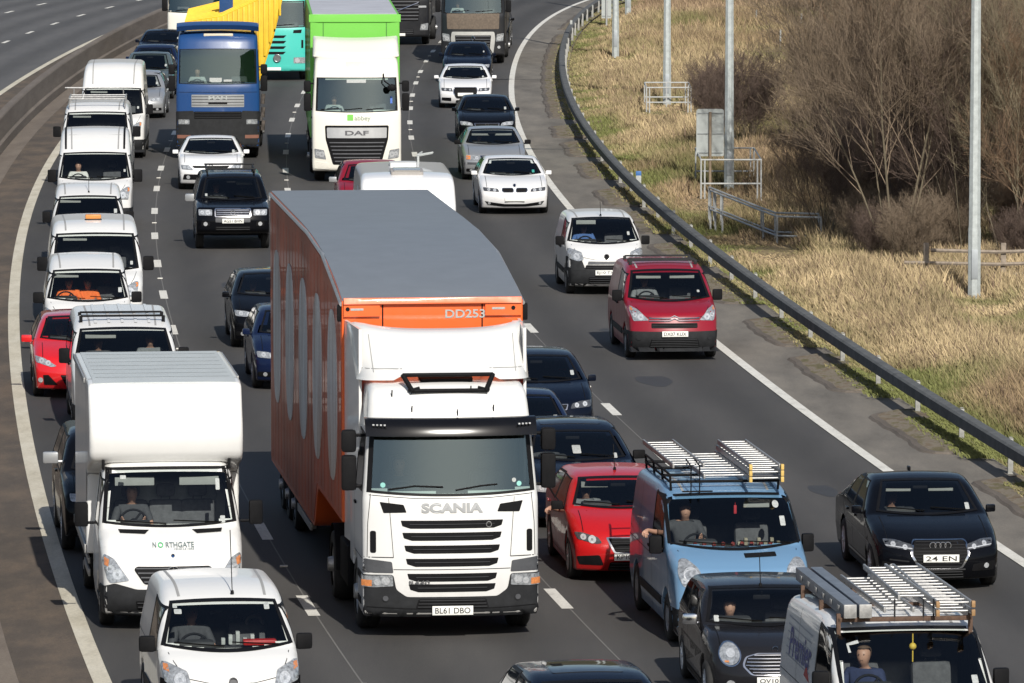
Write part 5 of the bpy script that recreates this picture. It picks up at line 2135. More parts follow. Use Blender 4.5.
# --- small white van in the foreground, next to the central reserve
def front_city():
    d = dict(CITYVAN, H=1.80, rr=(3.7, 1.77))
    v = make(d, 'small_van', 'small white van with a tall roof aerial directly in front of the white box van', 'van', QUEUE_VANS, WHITE)
    g = van_common(v, d, .75, .62, (1.85, .72), x0=.36, btop=.60, mir=(.87, 1.02, 1.16, .20, .20, .12, BLACKPL))
    for sg in (-1, 1):
        v.panel([(sg * x, z) for x, z in ((.52, .58), (.84, .58), (.84, .84), (.54, .74))][::sg], BLACKPL, 'lamp_corner', off=.018, depth=.05, rnd=.02)
    lamp(v, [(.50, .77), (.62, .74), (.80, .80), (.825, 1.0), (.78, 1.01), (.54, .92)], LAMPG, [(.63, .835, .07)], [(.75, .91), (.805, .93), (.805, .99), (.76, .985)], off=.02)
    v.panel([(-.50, .56), (.50, .56), (.48, .74), (-.48, .74)], MIDPL, 'bumper_centre', off=.02, rnd=.02)
    grille(v, rect(-.45, .30, .45, .48), 'lower_grille', BLACKPL, 4, GREYPL, off=.022)
    v.panel(circ(0, .815, .06, 18, .05), MIDPL, 'badge', off=.012, depth=.02, res=.3)
    ring_badge(v, 0, .815, .05, CHROME, .007)
    plate(v, .52, None, off=.03)
    aerial(v, .13, 1.62, 1.70, .75, .35)
    sticker(v, -.57, 1.52, .11, .06, g)
    sticker(v, -.60, 1.56, .07, .03, g)
    sticker(v, .53, 1.54, .09, .09, g)
    # things on the dashboard
    bm = bmesh.new()
    box(bm, (.20, .95, 1.13), (.62, 1.12, 1.20), .03)
    o = fin('dashboard_clutter', bm, plain('red plastic bag', (.42, .02, .02), .4, 0, 0, .3, 20), v.root, 40)
    bm = bmesh.new()
    for k in range(5):
        box(bm, (-.05 + .09 * k, 1.15, 1.12), (.0 + .09 * k, 1.24, 1.2 + .04 * (k % 3)), .01)
    fin('dashboard_papers', bm, STICKER, v.root, 40)
    # tools behind the seats
    bm = bmesh.new()
    for k, (x, z, a) in enumerate(((.1, 1.42, .25), (.35, 1.34, .2), (.5, 1.45, .15))):
        tube(bm, [(x - .2, 2.2, z - a * .2), (x + .25, 2.25, z + a * .3)], .022, 8)
    torus(bm, (.45, 2.1, 1.24), .1, .03)
    fin('load', bm, ALU, v.root, 40)
    rider(v, -.36, 1.86, .76, 'driver in a dark printed T-shirt in the small white van with the tall aerial', 'dark')
    park(v, 223, 598, 1.66, 1.45)
front_city()

# --- white city van with grey bumper, nearside lane
def bipper():
    d = dict(CITYVAN, H=1.72)
    v = make(d, 'small_van', 'white city van with big dark grey bumper corners behind the crimson van', 'van', QUEUE_VANS, WHITE)
    g = van_common(v, d, .75, .62, (1.85, .72), x0=.36, btop=.62, mir=(.87, 1.02, 1.16, .19, .2, .12, BLACKPL))
    for sg in (-1, 1):
        v.panel([(sg * x, z) for x, z in ((.46, .56), (.85, .56), (.85, .86), (.54, .78))][::sg], GREYPL, 'lamp_corner', off=.018, depth=.05, rnd=.02)
    lamp(v, [(.50, .80), (.62, .76), (.81, .82), (.825, 1.01), (.78, 1.02), (.54, .94)], LAMPG, [(.65, .86, .065)], None, off=.02)
    grille(v, [(-.48, .60), (.48, .60), (.45, .68), (-.45, .68)], 'grille', BLACKPL, 2, GREYPL, off=.02)
    v.panel([(-.42, .70), (.42, .70), (.40, .76), (-.40, .76)], MIDPL, 'bumper_centre', off=.02)
    ring_badge(v, 0, .86, .055, CHROME, .010, 'badge', BLACKPL)
    grille(v, rect(-.40, .28, .40, .42), 'lower_grille', BLACKPL, 3, GREYPL, off=.02)
    plate(v, .52, 'EJ10 TXR', off=.035)
    sticker(v, .57, 1.27, .07, .09, g)
    visors(v, -.34, 1.50, 1.58, .44, .09, (1,))
    rider(v, -.36, 1.86, .74, 'driver in blue behind the wheel of the white city van', 'blue')
    aerial(v, 0, 1.62, 1.68, .3, .4)
    park(v, 607, 287, .2)
bipper()

# --- crimson van with roof bars
def crimson():
    d = BERL
    v = make(d, 'small_van', 'crimson van with grey bumper and roof bars in the lane beside the guard rail', 'van', QUEUE_VANS, CRIMSON)
    g = van_common(v, d, .77, .66, (2.15, .74), x0=.38, btop=.58, mir=(.915, 1.32, 1.20, .20, .22, .13, BLACKPL))
    lamp(v, [(.50, .80), (.80, .78), (.86, .98), (.84, 1.06), (.70, .99), (.56, .86)], LAMPG, [(.66, .86, .06), (.77, .90, .045)], [(.80, .97), (.845, .98), (.835, 1.04), (.80, 1.01)])
    for z in (.79, .84):
        v.bar([(-.50, z), (-.10, z), (0, z + .045), (.10, z), (.50, z)], .012, CHROME, 'chevron_badge', off=.012)
    grille(v, rect(-.46, .65, .46, .745), 'grille', BLACKPL, 3, GREYPL, off=.008)
    grille(v, [(-.50, .28), (.50, .28), (.46, .44), (-.46, .44)], 'lower_grille', BLACKPL, 5, GREYPL, off=.022)
    for sg in (-1, 1):
        v.panel(circ(sg * .70, .46, .05), GREYPL, 'fog_lamp', off=.024, depth=.02, res=.2)
    plate(v, .54, 'DX07 KUX', off=.035)
    crossbars(v, (2.2, 2.5, 3.3), 1.78, .66, GREYPL, .06)
    sticker(v, .60, 1.24, .06, .05, g)
    visors(v, .34, 1.78, 1.63, .50, .13)
    rider(v, -.38, 2.16, .78, 'dim driver of the crimson van with roof bars', 'grey')
    park(v, 675, 350, .22)
crimson()

# --- white people carrier with roof bars behind the box van
def people_carrier():
    d = dict(MIDVAN, H=1.92, ws=(1.66, 1.78))
    v = make(d, 'van', 'white van with ribbed roof and two dark roof bars right behind the white box van', 'van', QUEUE_VANS, WHITE)
    g = van_common(v, d, .83, .73, (2.1, .82), btop=.56, bulk=(2.9, 1.6, BULK), rearwin=True)
    lamp(v, [(.55, .82), (.84, .80), (.88, 1.06), (.62, 1.0)], LAMPG, [(.72, .9, .07)])
    grille(v, rect(-.5, .66, .5, .76), 'grille', BLACKPL, 3, GREYPL)
    plate(v, .48, None, off=.03)
    bm = bmesh.new()
    for x in (-.48, -.24, 0, .24, .48):
        v.strip([(x, 2.0), (x, 4.4)], .05, None, '', 'top', .012, into=bm)
    fin('roof_rib', bm, WHITE, v.root, 0)
    crossbars(v, (2.15, 2.9), 1.90, .74, BLACKPL, .07)
    visors(v, .40, 1.76, 1.70, .55, .10, (-1,))
    rider(v, -.43, 2.1, .84, 'driver of the white van with the ribbed roof', 'dark')
    rider(v, .50, 2.1, .88, 'bearded passenger in a white collar in the van with the ribbed roof', 'grey')
    park(v, 123, 329.5, 1.76, 1.70)
people_carrier()

# --- sky blue van with ladders
def ladder(name, label, veh, x0, y0, y1, z, wdt=.36, n=12, layers=1, gap=.075, endcap=None, mat=ALU, tilt=0., skew=0.):
    """a ladder lying on a roof rack; runs of stiles and rungs, `layers` sections folded on each other"""
    o = thing(name, label, 'ladder', 'ladders on the van roofs')
    for l in range(layers):
        zz = z + l * gap
        s0 = .0 + .03 * l
        for sg in (-1, 1):
            bm = bmesh.new()
            xx = sg * (wdt / 2 - .012 * l)
            box(bm, (xx - .013, y0 + s0, zz - .032), (xx + .013, y1 - s0 * 2, zz + .032), .005)
            fin('stile', bm, mat, o, 40)
        bm = bmesh.new()
        tube(bm, [(-wdt / 2 + .01, 0, 0), (wdt / 2 - .01, 0, 0)], .0145, 8)
        r0 = fin('rung', bm, mat, o, 50)
        for k in range(n):
            c = r0 if k == 0 else r0.copy()
            if k:
                link(c, o)
            c.location = (0, y0 + .14 + (y1 - y0 - .3) * k / (n - 1), zz)
    if endcap:
        for sg in (-1, 1):
            for l in range(layers):
                bm = bmesh.new()
                box(bm, (sg * wdt / 2 - .022, y0 - .03, z + l * gap - .04), (sg * wdt / 2 + .022, y0 + .05, z + l * gap + .036), .008)
                fin('end_cap', bm, endcap, o, 40)
    M = veh.root.matrix_basis
    o.location = M @ Vector((x0, 0, 0))
    o.rotation_euler = (0, 0, veh.root.rotation_euler.z + skew)
    return o

YELL = plain('yellow rubber feet', (.62, .42, .12), .6, 0, 0, .2, 9)

def trafic():
    d = MIDVAN
    v = make(d, 'van', 'sky blue van with aluminium ladders on its roof rack beside the bright red hatchback', 'van', QUEUE_VANS, SKYBLUE)
    g = van_common(v, d, .87, .83, (2.05, .86), btop=.52, bow=.06, mir=(.97, 1.20, 1.27, .17, .25, .14, BLACKPL), seal=.04, bulk=(2.75, 1.8, DASHM))
    lamp(v, [(.56, .92), (.66, .80), (.82, .82), (.88, 1.0), (.84, 1.16), (.74, 1.17), (.60, 1.06)], LAMPG, [(.71, .98, .095), (.80, .90, .04)], None, rnd=.06, off=.01)
    v.panel([(.06, 1.175), (.50, 1.185), (.50, 1.225), (.06, 1.215)], BLACKPL, 'bonnet_vent', off=.008, rnd=.008, res=.2)
    grille(v, [(-.50, .62), (.50, .62), (.52, .72), (-.52, .72)], 'grille', BLACKPL, 2, GREYPL)
    ring_badge(v, 0, .82, .06, CHROME, .012)
    plate(v, .42, None, off=.03)
    park(v, 736, 546, 1.285, .88, -.5)
    # roof rack
    bm = bmesh.new()
    zr = 1.99
    for y in (1.95, 2.75, 3.6, 4.4):
        tube(bm, [(-.76, y, zr + .06), (.76, y, zr + .06)], .02, 8)
        for sg in (-1, 1):
            tube(bm, [(sg * .74, y, zr - .12), (sg * .76, y, zr + .16)], .018, 6)
    for sg in (-1, 1):
        for z in (zr + .06, zr + .16):
            tube(bm, [(sg * .76, 1.95, z), (sg * .76, 4.4, z)], .016, 6)
    for x in (-.5, -.38):
        tube(bm, [(x, 1.72, zr - .14), (x, 1.72, zr + .30), (x, 2.2, zr + .34)], .012, 6)
    tube(bm, [(-.62, 1.72, zr - .05), (-.2, 1.72, zr - .05)], .012, 6)
    fin('roof_rack', bm, BLACKPL, v.root, 50)
    ladder('ladder', 'dark old ladder on the offside edge of the sky blue van roof rack', v, -.50, 1.95, 5.0, zr + .28, .42, 11, 1, mat=ALU)
    ladder('ladder', 'wide ladder lying flat in the middle of the sky blue van roof rack', v, .04, 2.0, 4.9, zr + .12, .62, 10, 1)
    ladder('ladder', 'triple extension ladder with yellow feet on the sky blue van roof rack', v, .53, 1.60, 4.9, zr + .12, .44, 13, 3, .085, YELL)
    # dark boards standing along the edge of the rack
    # ornaments behind the windscreen
    bm = bmesh.new()
    for k in range(9):
        x = -.55 + .13 * k
        bmesh.ops.create_icosphere(bm, subdivisions=1, radius=.035, matrix=Matrix.Translation((x, .98 + .02 * (k % 2), 1.30)))
    fin('dashboard_clutter', bm, plain('dull red clutter', (.20, .03, .025), .6, 0, 0, .8, 9), v.root, 40)
    bm = bmesh.new()
    for k in range(7):
        box(bm, (.05 + .09 * k, 1.05, 1.27), (.10 + .09 * k, 1.12, 1.32 + .05 * (k % 2)), .012)
    fin('dashboard_papers', bm, plain('faded paper', (.30, .27, .20), .8, 0, 0, .5, 20), v.root, 40)
    bm = bmesh.new()
    tube(bm, [(.12, 1.75, 1.83), (.12, 1.75, 1.74)], .004, 5)
    box(bm, (.10, 1.745, 1.62), (.14, 1.755, 1.74), .008)
    fin('hanging_ornament', bm, plain('red tassel', (.40, .02, .03), .7), v.root, 40)
    sticker(v, .70, 1.52, .08, .13, g)
    v.panel(circ(.64, 1.77, .045, 14), STICKER, 'windscreen_sticker', off=.009, depth=.001, res=.3, parent=g)
    visors(v, .42, 1.78, 1.80, .36, .10, (1,))
    rider(v, -.54, 2.0, .99, 'driver of the sky blue van resting an arm out of the window', 'dark', arm='window')
trafic()

# --- white van with ladders, bottom right
def ladder_van():
    d = dict(MIDVAN, L=5.0, rr=(4.8, 1.94), bg=(4.94, 1.1), yr=4.1)
    v = make(d, 'van', 'white van loaded with tubes and ladders in front of the black saloon', 'van', QUEUE_VANS, WHITE)
    g = van_common(v, d, .84, .815, (2.05, .86), btop=.52, bow=.06, seal=.04, bulk=(2.75, 1.8, BULK))
    lamp(v, [(.56, .86), (.84, .84), (.88, 1.08), (.62, 1.04)], LAMPG, [(.72, .95, .08)])
    grille(v, rect(-.5, .66, .5, .78), 'grille', BLACKPL, 3, GREYPL)
    plate(v, .44, None, off=.03)
    park(v, 905, 630, 1.88, 1.68, -1.)
    v.text('Premier', 3.45, 1.42, 1.5, .34, plain('blue sign vinyl', (.04, .05, .22), .5), 'side_lettering', 'left', .006, bold=.02, flip=True)
    v.panel([(2.75, 1.12), (3.1, 1.16), (2.95, 1.30)], plain('red sign vinyl', (.45, .03, .03), .5), 'side_emblem', 'left', off=.006, depth=.004)
    bm = bmesh.new()
    for k in range(6):
        v.strip([(2.75, 1.22 + .09 * k), (4.4, 1.24 + .09 * k)], .018, None, '', 'left', .004, into=bm)
    fin('side_stripes', bm, plain('grey sign vinyl', (.32, .33, .36), .5), v.root, 0)
    zr = 1.98
    bm = bmesh.new()
    for y in (1.72, 2.9, 4.2):
        box(bm, (-.80, y - .03, zr + .0), (.80, y + .03, zr + .055), .01)
        for sg in (-1, 1):
            box(bm, (sg * .78 - .025, y - .03, zr - .16), (sg * .78 + .025, y + .03, zr + .10), .008)
    fin('roof_rack', bm, RUSTY, v.root, 50)
    for x in (-.12, .22, .34):
        bm = bmesh.new()
        tube(bm, [(x, 1.70, zr), (x, 1.70, zr + .26)], .011, 6)
        fin('rack_upright', bm, GREYPL, v.root, 50)
    o = thing('pipe_carrier', 'pair of grey square pipe carriers on the white ladder van roof', 'pipe carrier', None)
    for k, x in enumerate((-.66, -.48)):
        bm = bmesh.new()
        box(bm, (x - .072, 1.62, zr + .06), (x + .072, 5.0, zr + .215), .012)
        p = fin('carrier_box', bm, plain('grey enamel box', (.17, .19, .22), .45, .2, 0, .25, 5), o, 40)
        bm = bmesh.new()
        box(bm, (x - .075, 1.60, zr + .057), (x + .075, 1.65, zr + .218), .008)
        fin('carrier_cap', bm, ALU, p, 40)
        if k == 0:
            for j in range(6):
                y = 1.9 + .52 * j
                bm = bmesh.new()
                box(bm, (x - .086, y, zr + .11), (x - .074, y + .12, zr + .17), .003)
                fin('latch', bm, ALU, p, 40)
    o.location = v.root.location
    o.rotation_euler = v.root.rotation_euler
    ladder('ladder', 'narrow ladder with white rungs beside the grey pipe carriers', v, -.02, 1.95, 4.9, zr + .10, .34, 12, 1)
    ladder('ladder', 'ladder with white rungs stacked over the middle of the white ladder van', v, .14, 2.2, 5.0, zr + .21, .36, 12, 1, skew=-.03)
    ladder('ladder', 'double ladder with brown wooden ends on the nearside of the white ladder van', v, .56, 1.50, 5.0, zr + .12, .42, 13, 2, .10, plain('varnished wood', (.34, .20, .09), .5, 0, 0, .4, 12))
    v.strip([(-.70, 1.66), (-.71, 1.74), (-.58, 1.77)], .03, STICKER, 'windscreen_sticker', off=.010, parent=g)
    sticker(v, .70, 1.40, .09, .10, g)
    bm = bmesh.new()
    bmesh.ops.create_icosphere(bm, subdivisions=2, radius=.045, matrix=Matrix.Translation((.10, 1.72, 1.68)))
    tube(bm, [(.10, 1.72, 1.83), (.10, 1.72, 1.50)], .008, 6)
    fin('hanging_ornament', bm, plain('yellow toy', (.62, .44, .06), .6), v.root, 40)
    bm = bmesh.new()
    box(bm, (-.62, 1.02, 1.26), (-.35, 1.2, 1.31), .02)
    fin('dashboard_clutter', bm, plain('hi-vis vest', (.55, .62, .05), .8), v.root, 40)
    rider(v, -.43, 2.0, .88, 'driver in a dark top looking down in the white ladder van', 'navy', rz=-.45)
ladder_van()

# --- white box van
def luton():
    d = dict(BIGVAN, L=2.6, H=2.22, W=.99, rr=(2.45, 2.22), bg=(2.52, 1.2), tail=1.1, roofy=1.9, ws=(1.46, 2.12), cowl=(.80, 1.36), mid=(.38, 1.22), hood=(.08, .94), cr=.02, yf=1.0)
    prof = profile(dict(d, yr=-9))
    prof = [p for p in prof if p[0] > -3]
    v = Veh('box_van', 'large white box van with an overhanging box body and green lettering on its bonnet', 'van', QUEUE_VANS)
    v.sweep(prof, d['W'], WHITE, belt=d['belt'], top=d['H'], tum=d['tum'], cf=.18, Lf=2.4, cr_=.02, crown=.03, tf=.05, yt=.8, tuck=.05)
    g = v.glazing([(-.87, 1.44), (.87, 1.44), (.80, 2.08), (-.80, 2.08)], 'front', 'windscreen', seal=.055, bow=(.045, .01))
    cockpit(v, d, .47, (2.0, 1.02), bulk=(2.46, 2.1, BULK), three=True)
    wipers(v, d, 1.39, .74)
    # grey bulkhead window, pale grab tray
    bm = bmesh.new()
    box(bm, (-.75, 2.40, 1.50), (.75, 2.45, 1.95), .02)
    box(bm, (.2, 1.05, 1.28), (.72, 1.2, 1.31), .01)
    fin('cab_trim', bm, plain('pale cab trim', (.22, .23, .23), .7, 0, 0, .3, 4), v.root, 40)
    # bumper, grille, lamps
    v.panel([(-.98, .24), (.98, .24), (.985, .62), (.80, .68), (.5, .60), (-.5, .60), (-.80, .68), (-.985, .62)], GREYPL, 'bumper', off=.016, depth=.14, rnd=.04)
    for ax in ('left', 'right'):
        v.panel(rect(.14, .26, .56, .64), GREYPL, 'bumper_side', ax, off=.014)
    grille(v, [(-.50, .34), (.50, .34), (.52, .45), (-.52, .45)], 'lower_grille', BLACKPL, 2, GREYPL, off=.022)
    lamp(v, [(.60, .72), (.86, .68), (.90, .74), (.955, .99), (.93, 1.06), (.80, 1.0)], LAMPG, [(.76, .80, .07), (.85, .87, .05)], [(.88, .90), (.93, .92), (.93, 1.02), (.87, .99)], off=.010)
    gp = [(-.40, .67), (.40, .67), (.54, .87), (.50, .91), (-.50, .91), (-.54, .87)]
    v.panel([(p[0] * 1.05, .79 + (p[1] - .79) * 1.12) for p in gp], WHITE, 'grille_surround', off=.004, rnd=.03)
    grille(v, gp, 'grille', BLACKPL, 4, MIDPL, .03, .010, .014)
    c = v.hit('front', 0, .82, .03)
    bm = bmesh.new()
    torus(bm, c, .085, .011, n=24, m=6)
    for a in (90, 210, 330):
        a = math.radians(a)
        tube(bm, [c, c + Vector((.085 * math.cos(a), 0, .085 * math.sin(a)))], .011, 6, taper=.005)
    fin('badge', bm, CHROME, v.root, 60)
    plate(v, .52, None, off=.035)
    for sg in (-1, 1):
        v.panel([(sg * x, z) for x, z in ((.30, 1.335), (.72, 1.342), (.70, 1.305), (.36, 1.295))][::sg], BLACKPL, 'bonnet_vent', off=.008, depth=.02)
    ring_badge(v, 0, 1.04, .02, CHROME, .008, 'bonnet_badge', LORRYBLUE)
    gv, gg = plain('grey sign lettering', (.16, .20, .20), .5), plain('green sign lettering', (.05, .42, .14), .5)
    for wd_, x, w__, m_ in (('N', -.245, .05, gv), ('O', -.16, .075, gg), ('RTHGATE', .105, .39, gv)):
        v.text(wd_, x, 1.17, w__, .062, m_, 'sign_lettering', 'front', .014, bold=.015)
    v.text('VEHICLE HIRE', .16, 1.12, .28, .026, gv, 'sign_lettering', 'front', .014)
    mirrors(v, 1.12, 1.08, 1.52, .19, .34, .14, BLACKPL)
    side_windows(v, [[(1.14, 1.38), (1.98, 1.34), (1.98, 1.98), (1.44, 1.94)]])
    side_lines(v, [[(.78, .5), (.78, 1.0), (1.0, 1.28)], [(2.08, .3), (2.08, 2.0)]])
    v.wheels((.98,), .345, .88, .2, 'steel')
    v.wheels((4.75,), .345, .86, .34, 'steel')
    # box body: Luton head over the cab
    BW, b0, b1 = 1.075, 1.10, 6.3
    prof = [(2.62, .78, .03, .02), (2.62, 1.95, .10, .05), (1.85, 2.12, .14, .07), (1.58, 2.22, .16, .08), (1.50, 2.66, .3, .07), (1.90, 3.25, .09, .05), (2.3, 3.28, .2, .04), (6.28, 3.28, .04, .03), (6.3, .78, .03, .02)]
    _, bb = v.sweep(prof, BW, WHITE, 'box_body', belt=5, top=6, tum=0, cf=.20, Lf=2.6, cr_=0, crown=0, tf=0, tuck=0, cells=.16, main=False, smooth=40)
    v.panel(rect(-1.0, 1.99, 1.0, 6.2), LUTONROOF, 'roof_panel', 'top', off=.012, depth=.03, res=.25, bvh=bb)
    bm = bmesh.new()
    for k in range(7):
        v.strip([(-.95, 2.5 + .55 * k), (.95, 2.5 + .55 * k)], .035, None, '', 'top', .020, into=bm, bvh=bb)
    fin('roof_rib', bm, plain('roof bow', (.52, .55, .55), .6), v.root, 0)
    bm = bmesh.new()
    box(bm, (-.5, 2.3, .42), (-.38, 6.2, .60)); box(bm, (.38, 2.3, .42), (.5, 6.2, .60))
    for y in (2.8, 3.6, 5.6):
        box(bm, (-1.0, y, .60), (1.0, y + .08, .77))
    fin('chassis', bm, BLACKPL, v.root, 0)
    for sg in (-1, 1):
        bm = bmesh.new()
        box(bm, (sg * 1.03 - .015, 2.9, .42), (sg * 1.03 + .015, 4.2, .52), .006)
        box(bm, (sg * 1.03 - .015, 2.9, .60), (sg * 1.03 + .015, 4.2, .68), .006)
        fin('side_guard', bm, ALU, v.root, 40)
        for za, zb_ in ((3.20, 3.27), (.78, .90)):
            bm = bmesh.new()
            box(bm, (sg * 1.085 - .02, 2.7, za), (sg * 1.085 + .005, 6.25, zb_), .004)
            fin('box_edge_trim', bm, ALU, v.root, 40)
        bm = bmesh.new()
        box(bm, (sg * .88 - .02, 1.62, 2.08), (sg * .88 + .02, 1.75, 2.22), .01)
        fin('body_bracket', bm, BLACKPL, v.root, 40)
    bm = bmesh.new()
    v.strip([(-1.05, 2.40), (1.05, 2.40)], .04, None, '', 'top', .006, into=bm, bvh=bb)
    for ax in ('left', 'right'):
        v.strip([(2.62, .9), (2.62, 3.15)], .045, None, '', ax, .006, into=bm, bvh=bb)
        for y in (3.8, 5.0):
            v.strip([(y, .9), (y, 3.2)], .018, None, '', ax, .005, into=bm, bvh=bb)
    fin('box_seam', bm, SEAMW, v.root, 0)
    sticker(v, -.62, 1.95, .09, .05, g)
    sticker(v, .69, 1.88, .06, .16, g)
    sticker(v, .735, 1.46, .08, .11, g)
    visors(v, .45, 1.58, 1.98, .55, .12)
    rider(v, -.47, 2.0, 1.04, 'driver in profile at the wheel of the white box van', 'dark')
    park(v, 174, 615, .25, 0, -.6)
luton()

# --- the queue of white vans behind
def white_van(label, d, px, py, z, ly, hip, extra=None, mat=WHITE, lamppoly=None, name='van', wsb=.83, wst=.74, mirr=None, vis=True):
    v = make(d, name, label, 'van', QUEUE_VANS, mat)
    g = van_common(v, d, wsb, wst, hip, btop=d['hood'][1] - .42, bow=.05, mir=mirr)
    zh = d['hood'][1]
    lamp(v, lamppoly or [(.54, zh - .20), (.84, zh - .22), (.885, zh + .08), (.82, zh + .10), (.62, zh + .0)], LAMPG, [(.70, zh - .1, .08), (.80, zh - .12, .05)], [(.82, zh - .02), (.87, zh - .0), (.865, zh + .07), (.82, zh + .07)])
    grille(v, [(-.48, zh - .28), (.48, zh - .28), (.50, zh - .12), (-.50, zh - .12)], 'grille', BLACKPL, 4, GREYPL)
    ring_badge(v, 0, zh - .06, .06, CHROME, .01, 'badge', LORRYBLUE)
    plate(v, .48, None, off=.03)
    sticker(v, wsb - .10, d['cowl'][1] + .16, .08, .10, g)
    if vis:
        visors(v, .42, d['ws'][0] + .06, d['ws'][1] - .05, .5, .10, (-1,))
    park(v, px, py, z, ly)
    if extra:
        extra(v, g)
    return v

def two_orange(v, g):
    rider(v, -.36, 1.86, .76, 'driver in an orange hi-vis jacket in the small white van behind the scarlet hatchback', 'orange', sc=.95)
    rider(v, .02, 1.95, .74, 'passenger in an orange hi-vis jacket in the small white van behind the scarlet hatchback', 'orange', sc=.95)

white_van('plain small white van with two orange jackets inside, behind the scarlet hatchback', dict(CITYVAN, H=1.90, roofy=2.3, ws=(1.36, 1.68), rr=(3.7, 1.88)), 87, 271, 1.66, 1.40, (1.85, .74), two_orange, name='small_van', wsb=.75, wst=.64,
          mirr=(.88, 1.0, 1.16, .21, .22, .13, BLACKPL))

def beacon(v, g):
    bm = bmesh.new()
    box(bm, (-.20, 2.55, 2.17), (.16, 2.72, 2.21), .01)
    b = fin('beacon_base', bm, BLACKPL, v.root, 40)
    bm = bmesh.new()
    box(bm, (-.19, 2.56, 2.21), (.15, 2.71, 2.31), .035)
    fin('beacon', bm, plain('amber beacon lens', (.62, .24, .06), .25), b, 40)

white_van('low white van with an amber beacon bar on its roof', dict(BIGVAN, H=2.20, ws=(1.55, 1.98), rr=(4.9, 2.18), L=5.0, bg=(4.95, 1.1), yr=4.0), 95, 235, 1.95, 1.58, (2.0, .90), beacon, wsb=.85, wst=.77,
          mirr=(1.0, 1.15, 1.38, .22, .30, .14, BLACKPL))

def antenna(v, g):
    aerial(v, .02, 1.72, 1.74, .5, .3)

white_van('small white van with a short aerial behind the van with the amber beacon', dict(CITYVAN, H=1.88, roofy=2.3, ws=(1.42, 1.66), rr=(3.7, 1.86)), 88, 197.6, 1.63, 1.45, (1.85, .72), antenna, name='small_van', wsb=.74, wst=.63)

def black_rails(v, g):
    bm = bmesh.new()
    for sg in (-1, 1):
        v.strip([(sg * .74, 1.9), (sg * .76, 4.5)], .05, None, '', 'top', .012, into=bm)
    fin('roof_gutter', bm, BLACKPL, v.root, 0)
    rider(v, -.43, 2.1, .88, 'driver in a white shirt in the white van with black roof gutters', 'white')

white_van('white van with black roof gutters and big black mirrors', dict(MIDVAN, H=2.42, roofy=2.9, ws=(1.66, 1.90), rr=(4.6, 2.42)), 95, 153.5, 1.88, 1.68, (2.1, .86), black_rails, wsb=.85, wst=.76, vis=False, mirr=(.98, 1.20, 1.34, .22, .32, .14, BLACKPL))

def rack_van(v, g):
    bm = bmesh.new()
    z = 2.28
    for y in (1.8, 2.8, 3.8):
        tube(bm, [(-.80, y, z + .10), (.80, y, z + .10)], .02, 6)
        for sg in (-1, 1):
            tube(bm, [(sg * .78, y, z - .15), (sg * .78, y, z + .12)], .02, 6)
    rails(bm, .78, 1.7, 3.9, z + .12, .018)
    tube(bm, [(-.95, 3.9, z + .30), (.95, 3.9, z + .30)], .022, 6)
    for sg in (-1, 1):
        tube(bm, [(sg * .7, 3.9, z + .1), (sg * .7, 3.9, z + .30)], .016, 6)
    fin('roof_rack', bm, ALU, v.root, 50)

white_van('tall white van with a metal roof rack behind the van with black gutters', dict(BIGVAN, H=2.25, L=5.0, rr=(4.9, 2.23), bg=(4.95, 1.1), yr=4.0), 97, 113, 2.0, 1.55, (2.0, .9), rack_van, wsb=.85, wst=.77, mirr=(1.0, 1.15, 1.5, .22, .3, .14, BLACKPL))
v_ = white_van('high roofed white van beside the silver estate and the central barrier', dict(BIGVAN, H=2.70, roofy=2.6, rr=(5.15, 2.74), mid=(.38, 1.17), ws=(1.5, 2.02)), 113, 88.8, 2.0, 1.52, (2.0, .9), None, wsb=.86, wst=.79, mirr=(1.0, 1.15, 1.4, .2, .3, .14, BLACKPL))
# ---------------------------------------------------------------- lorries and the caravan
def cab_prof(D, zb, wb, wt, H, rake=.14, nose=.0, roofback=.0, bev=.10):
    """side outline of a forward control cab: bumper, grille, windscreen from wb to wt, roof at H"""
    return [(.08, zb - .02, .04, .03), (.0, zb + .04, .06, .05), (-nose, 1.1, .2, bev), (.02, wb - .15, .15, bev), (.06, wb, .1, bev), (.06 + rake, wt, .12, bev), (.06 + rake + .30 * (H - wt), H - .10, .25, bev * 1.1),
            (.5 + rake + .30 * (H - wt), H, .3, bev * 1.1), (D, H - roofback, .06, .06), (D, zb + .5, .05, .04), (1.75, zb + .5, .02, .02), (1.70, 1.05, .2, .03), (1.05, 1.05, .2, .03), (.92, zb, .05, .03)]

def truck_inside(v, W, wb, D, hip=None, x0=.62):
    d = dict(cowl=(.10, wb), ws=(.3, wb + .8), W=W)
    cockpit(v, d, x0, hip or (1.15, wb - .42), bulk=(D - .25, wb + 1.0, DASHM))

def truck_mirrors(v, x, y, z0, z1, mat=BLACKPL):
    for sg in (-1, 1):
        bm = bmesh.new()
        h = z1 - z0
        box(bm, (min(sg * x, sg * (x + .20)), y, z0), (max(sg * x, sg * (x + .20)), y + .16, z0 + h * .58), .04)
        box(bm, (min(sg * x, sg * (x + .20)), y, z0 + h * .63), (max(sg * x, sg * (x + .20)), y + .18, z1), .05)
        for z in (z0 + .05, z1 - .08):
            tube(bm, [(sg * (x - .22), y + .14, z), (sg * (x + .1), y + .1, z)], .025, 6)
        m = fin('door_mirror', bm, mat, v.root, 40)
        bm = bmesh.new()
        box(bm, (min(sg * (x + .02), sg * (x + .18)), y + .158, z0 + .03), (max(sg * (x + .02), sg * (x + .18)), y + .168, z0 + h * .55))
        fin('mirror_glass', bm, CHROME, m, 0)

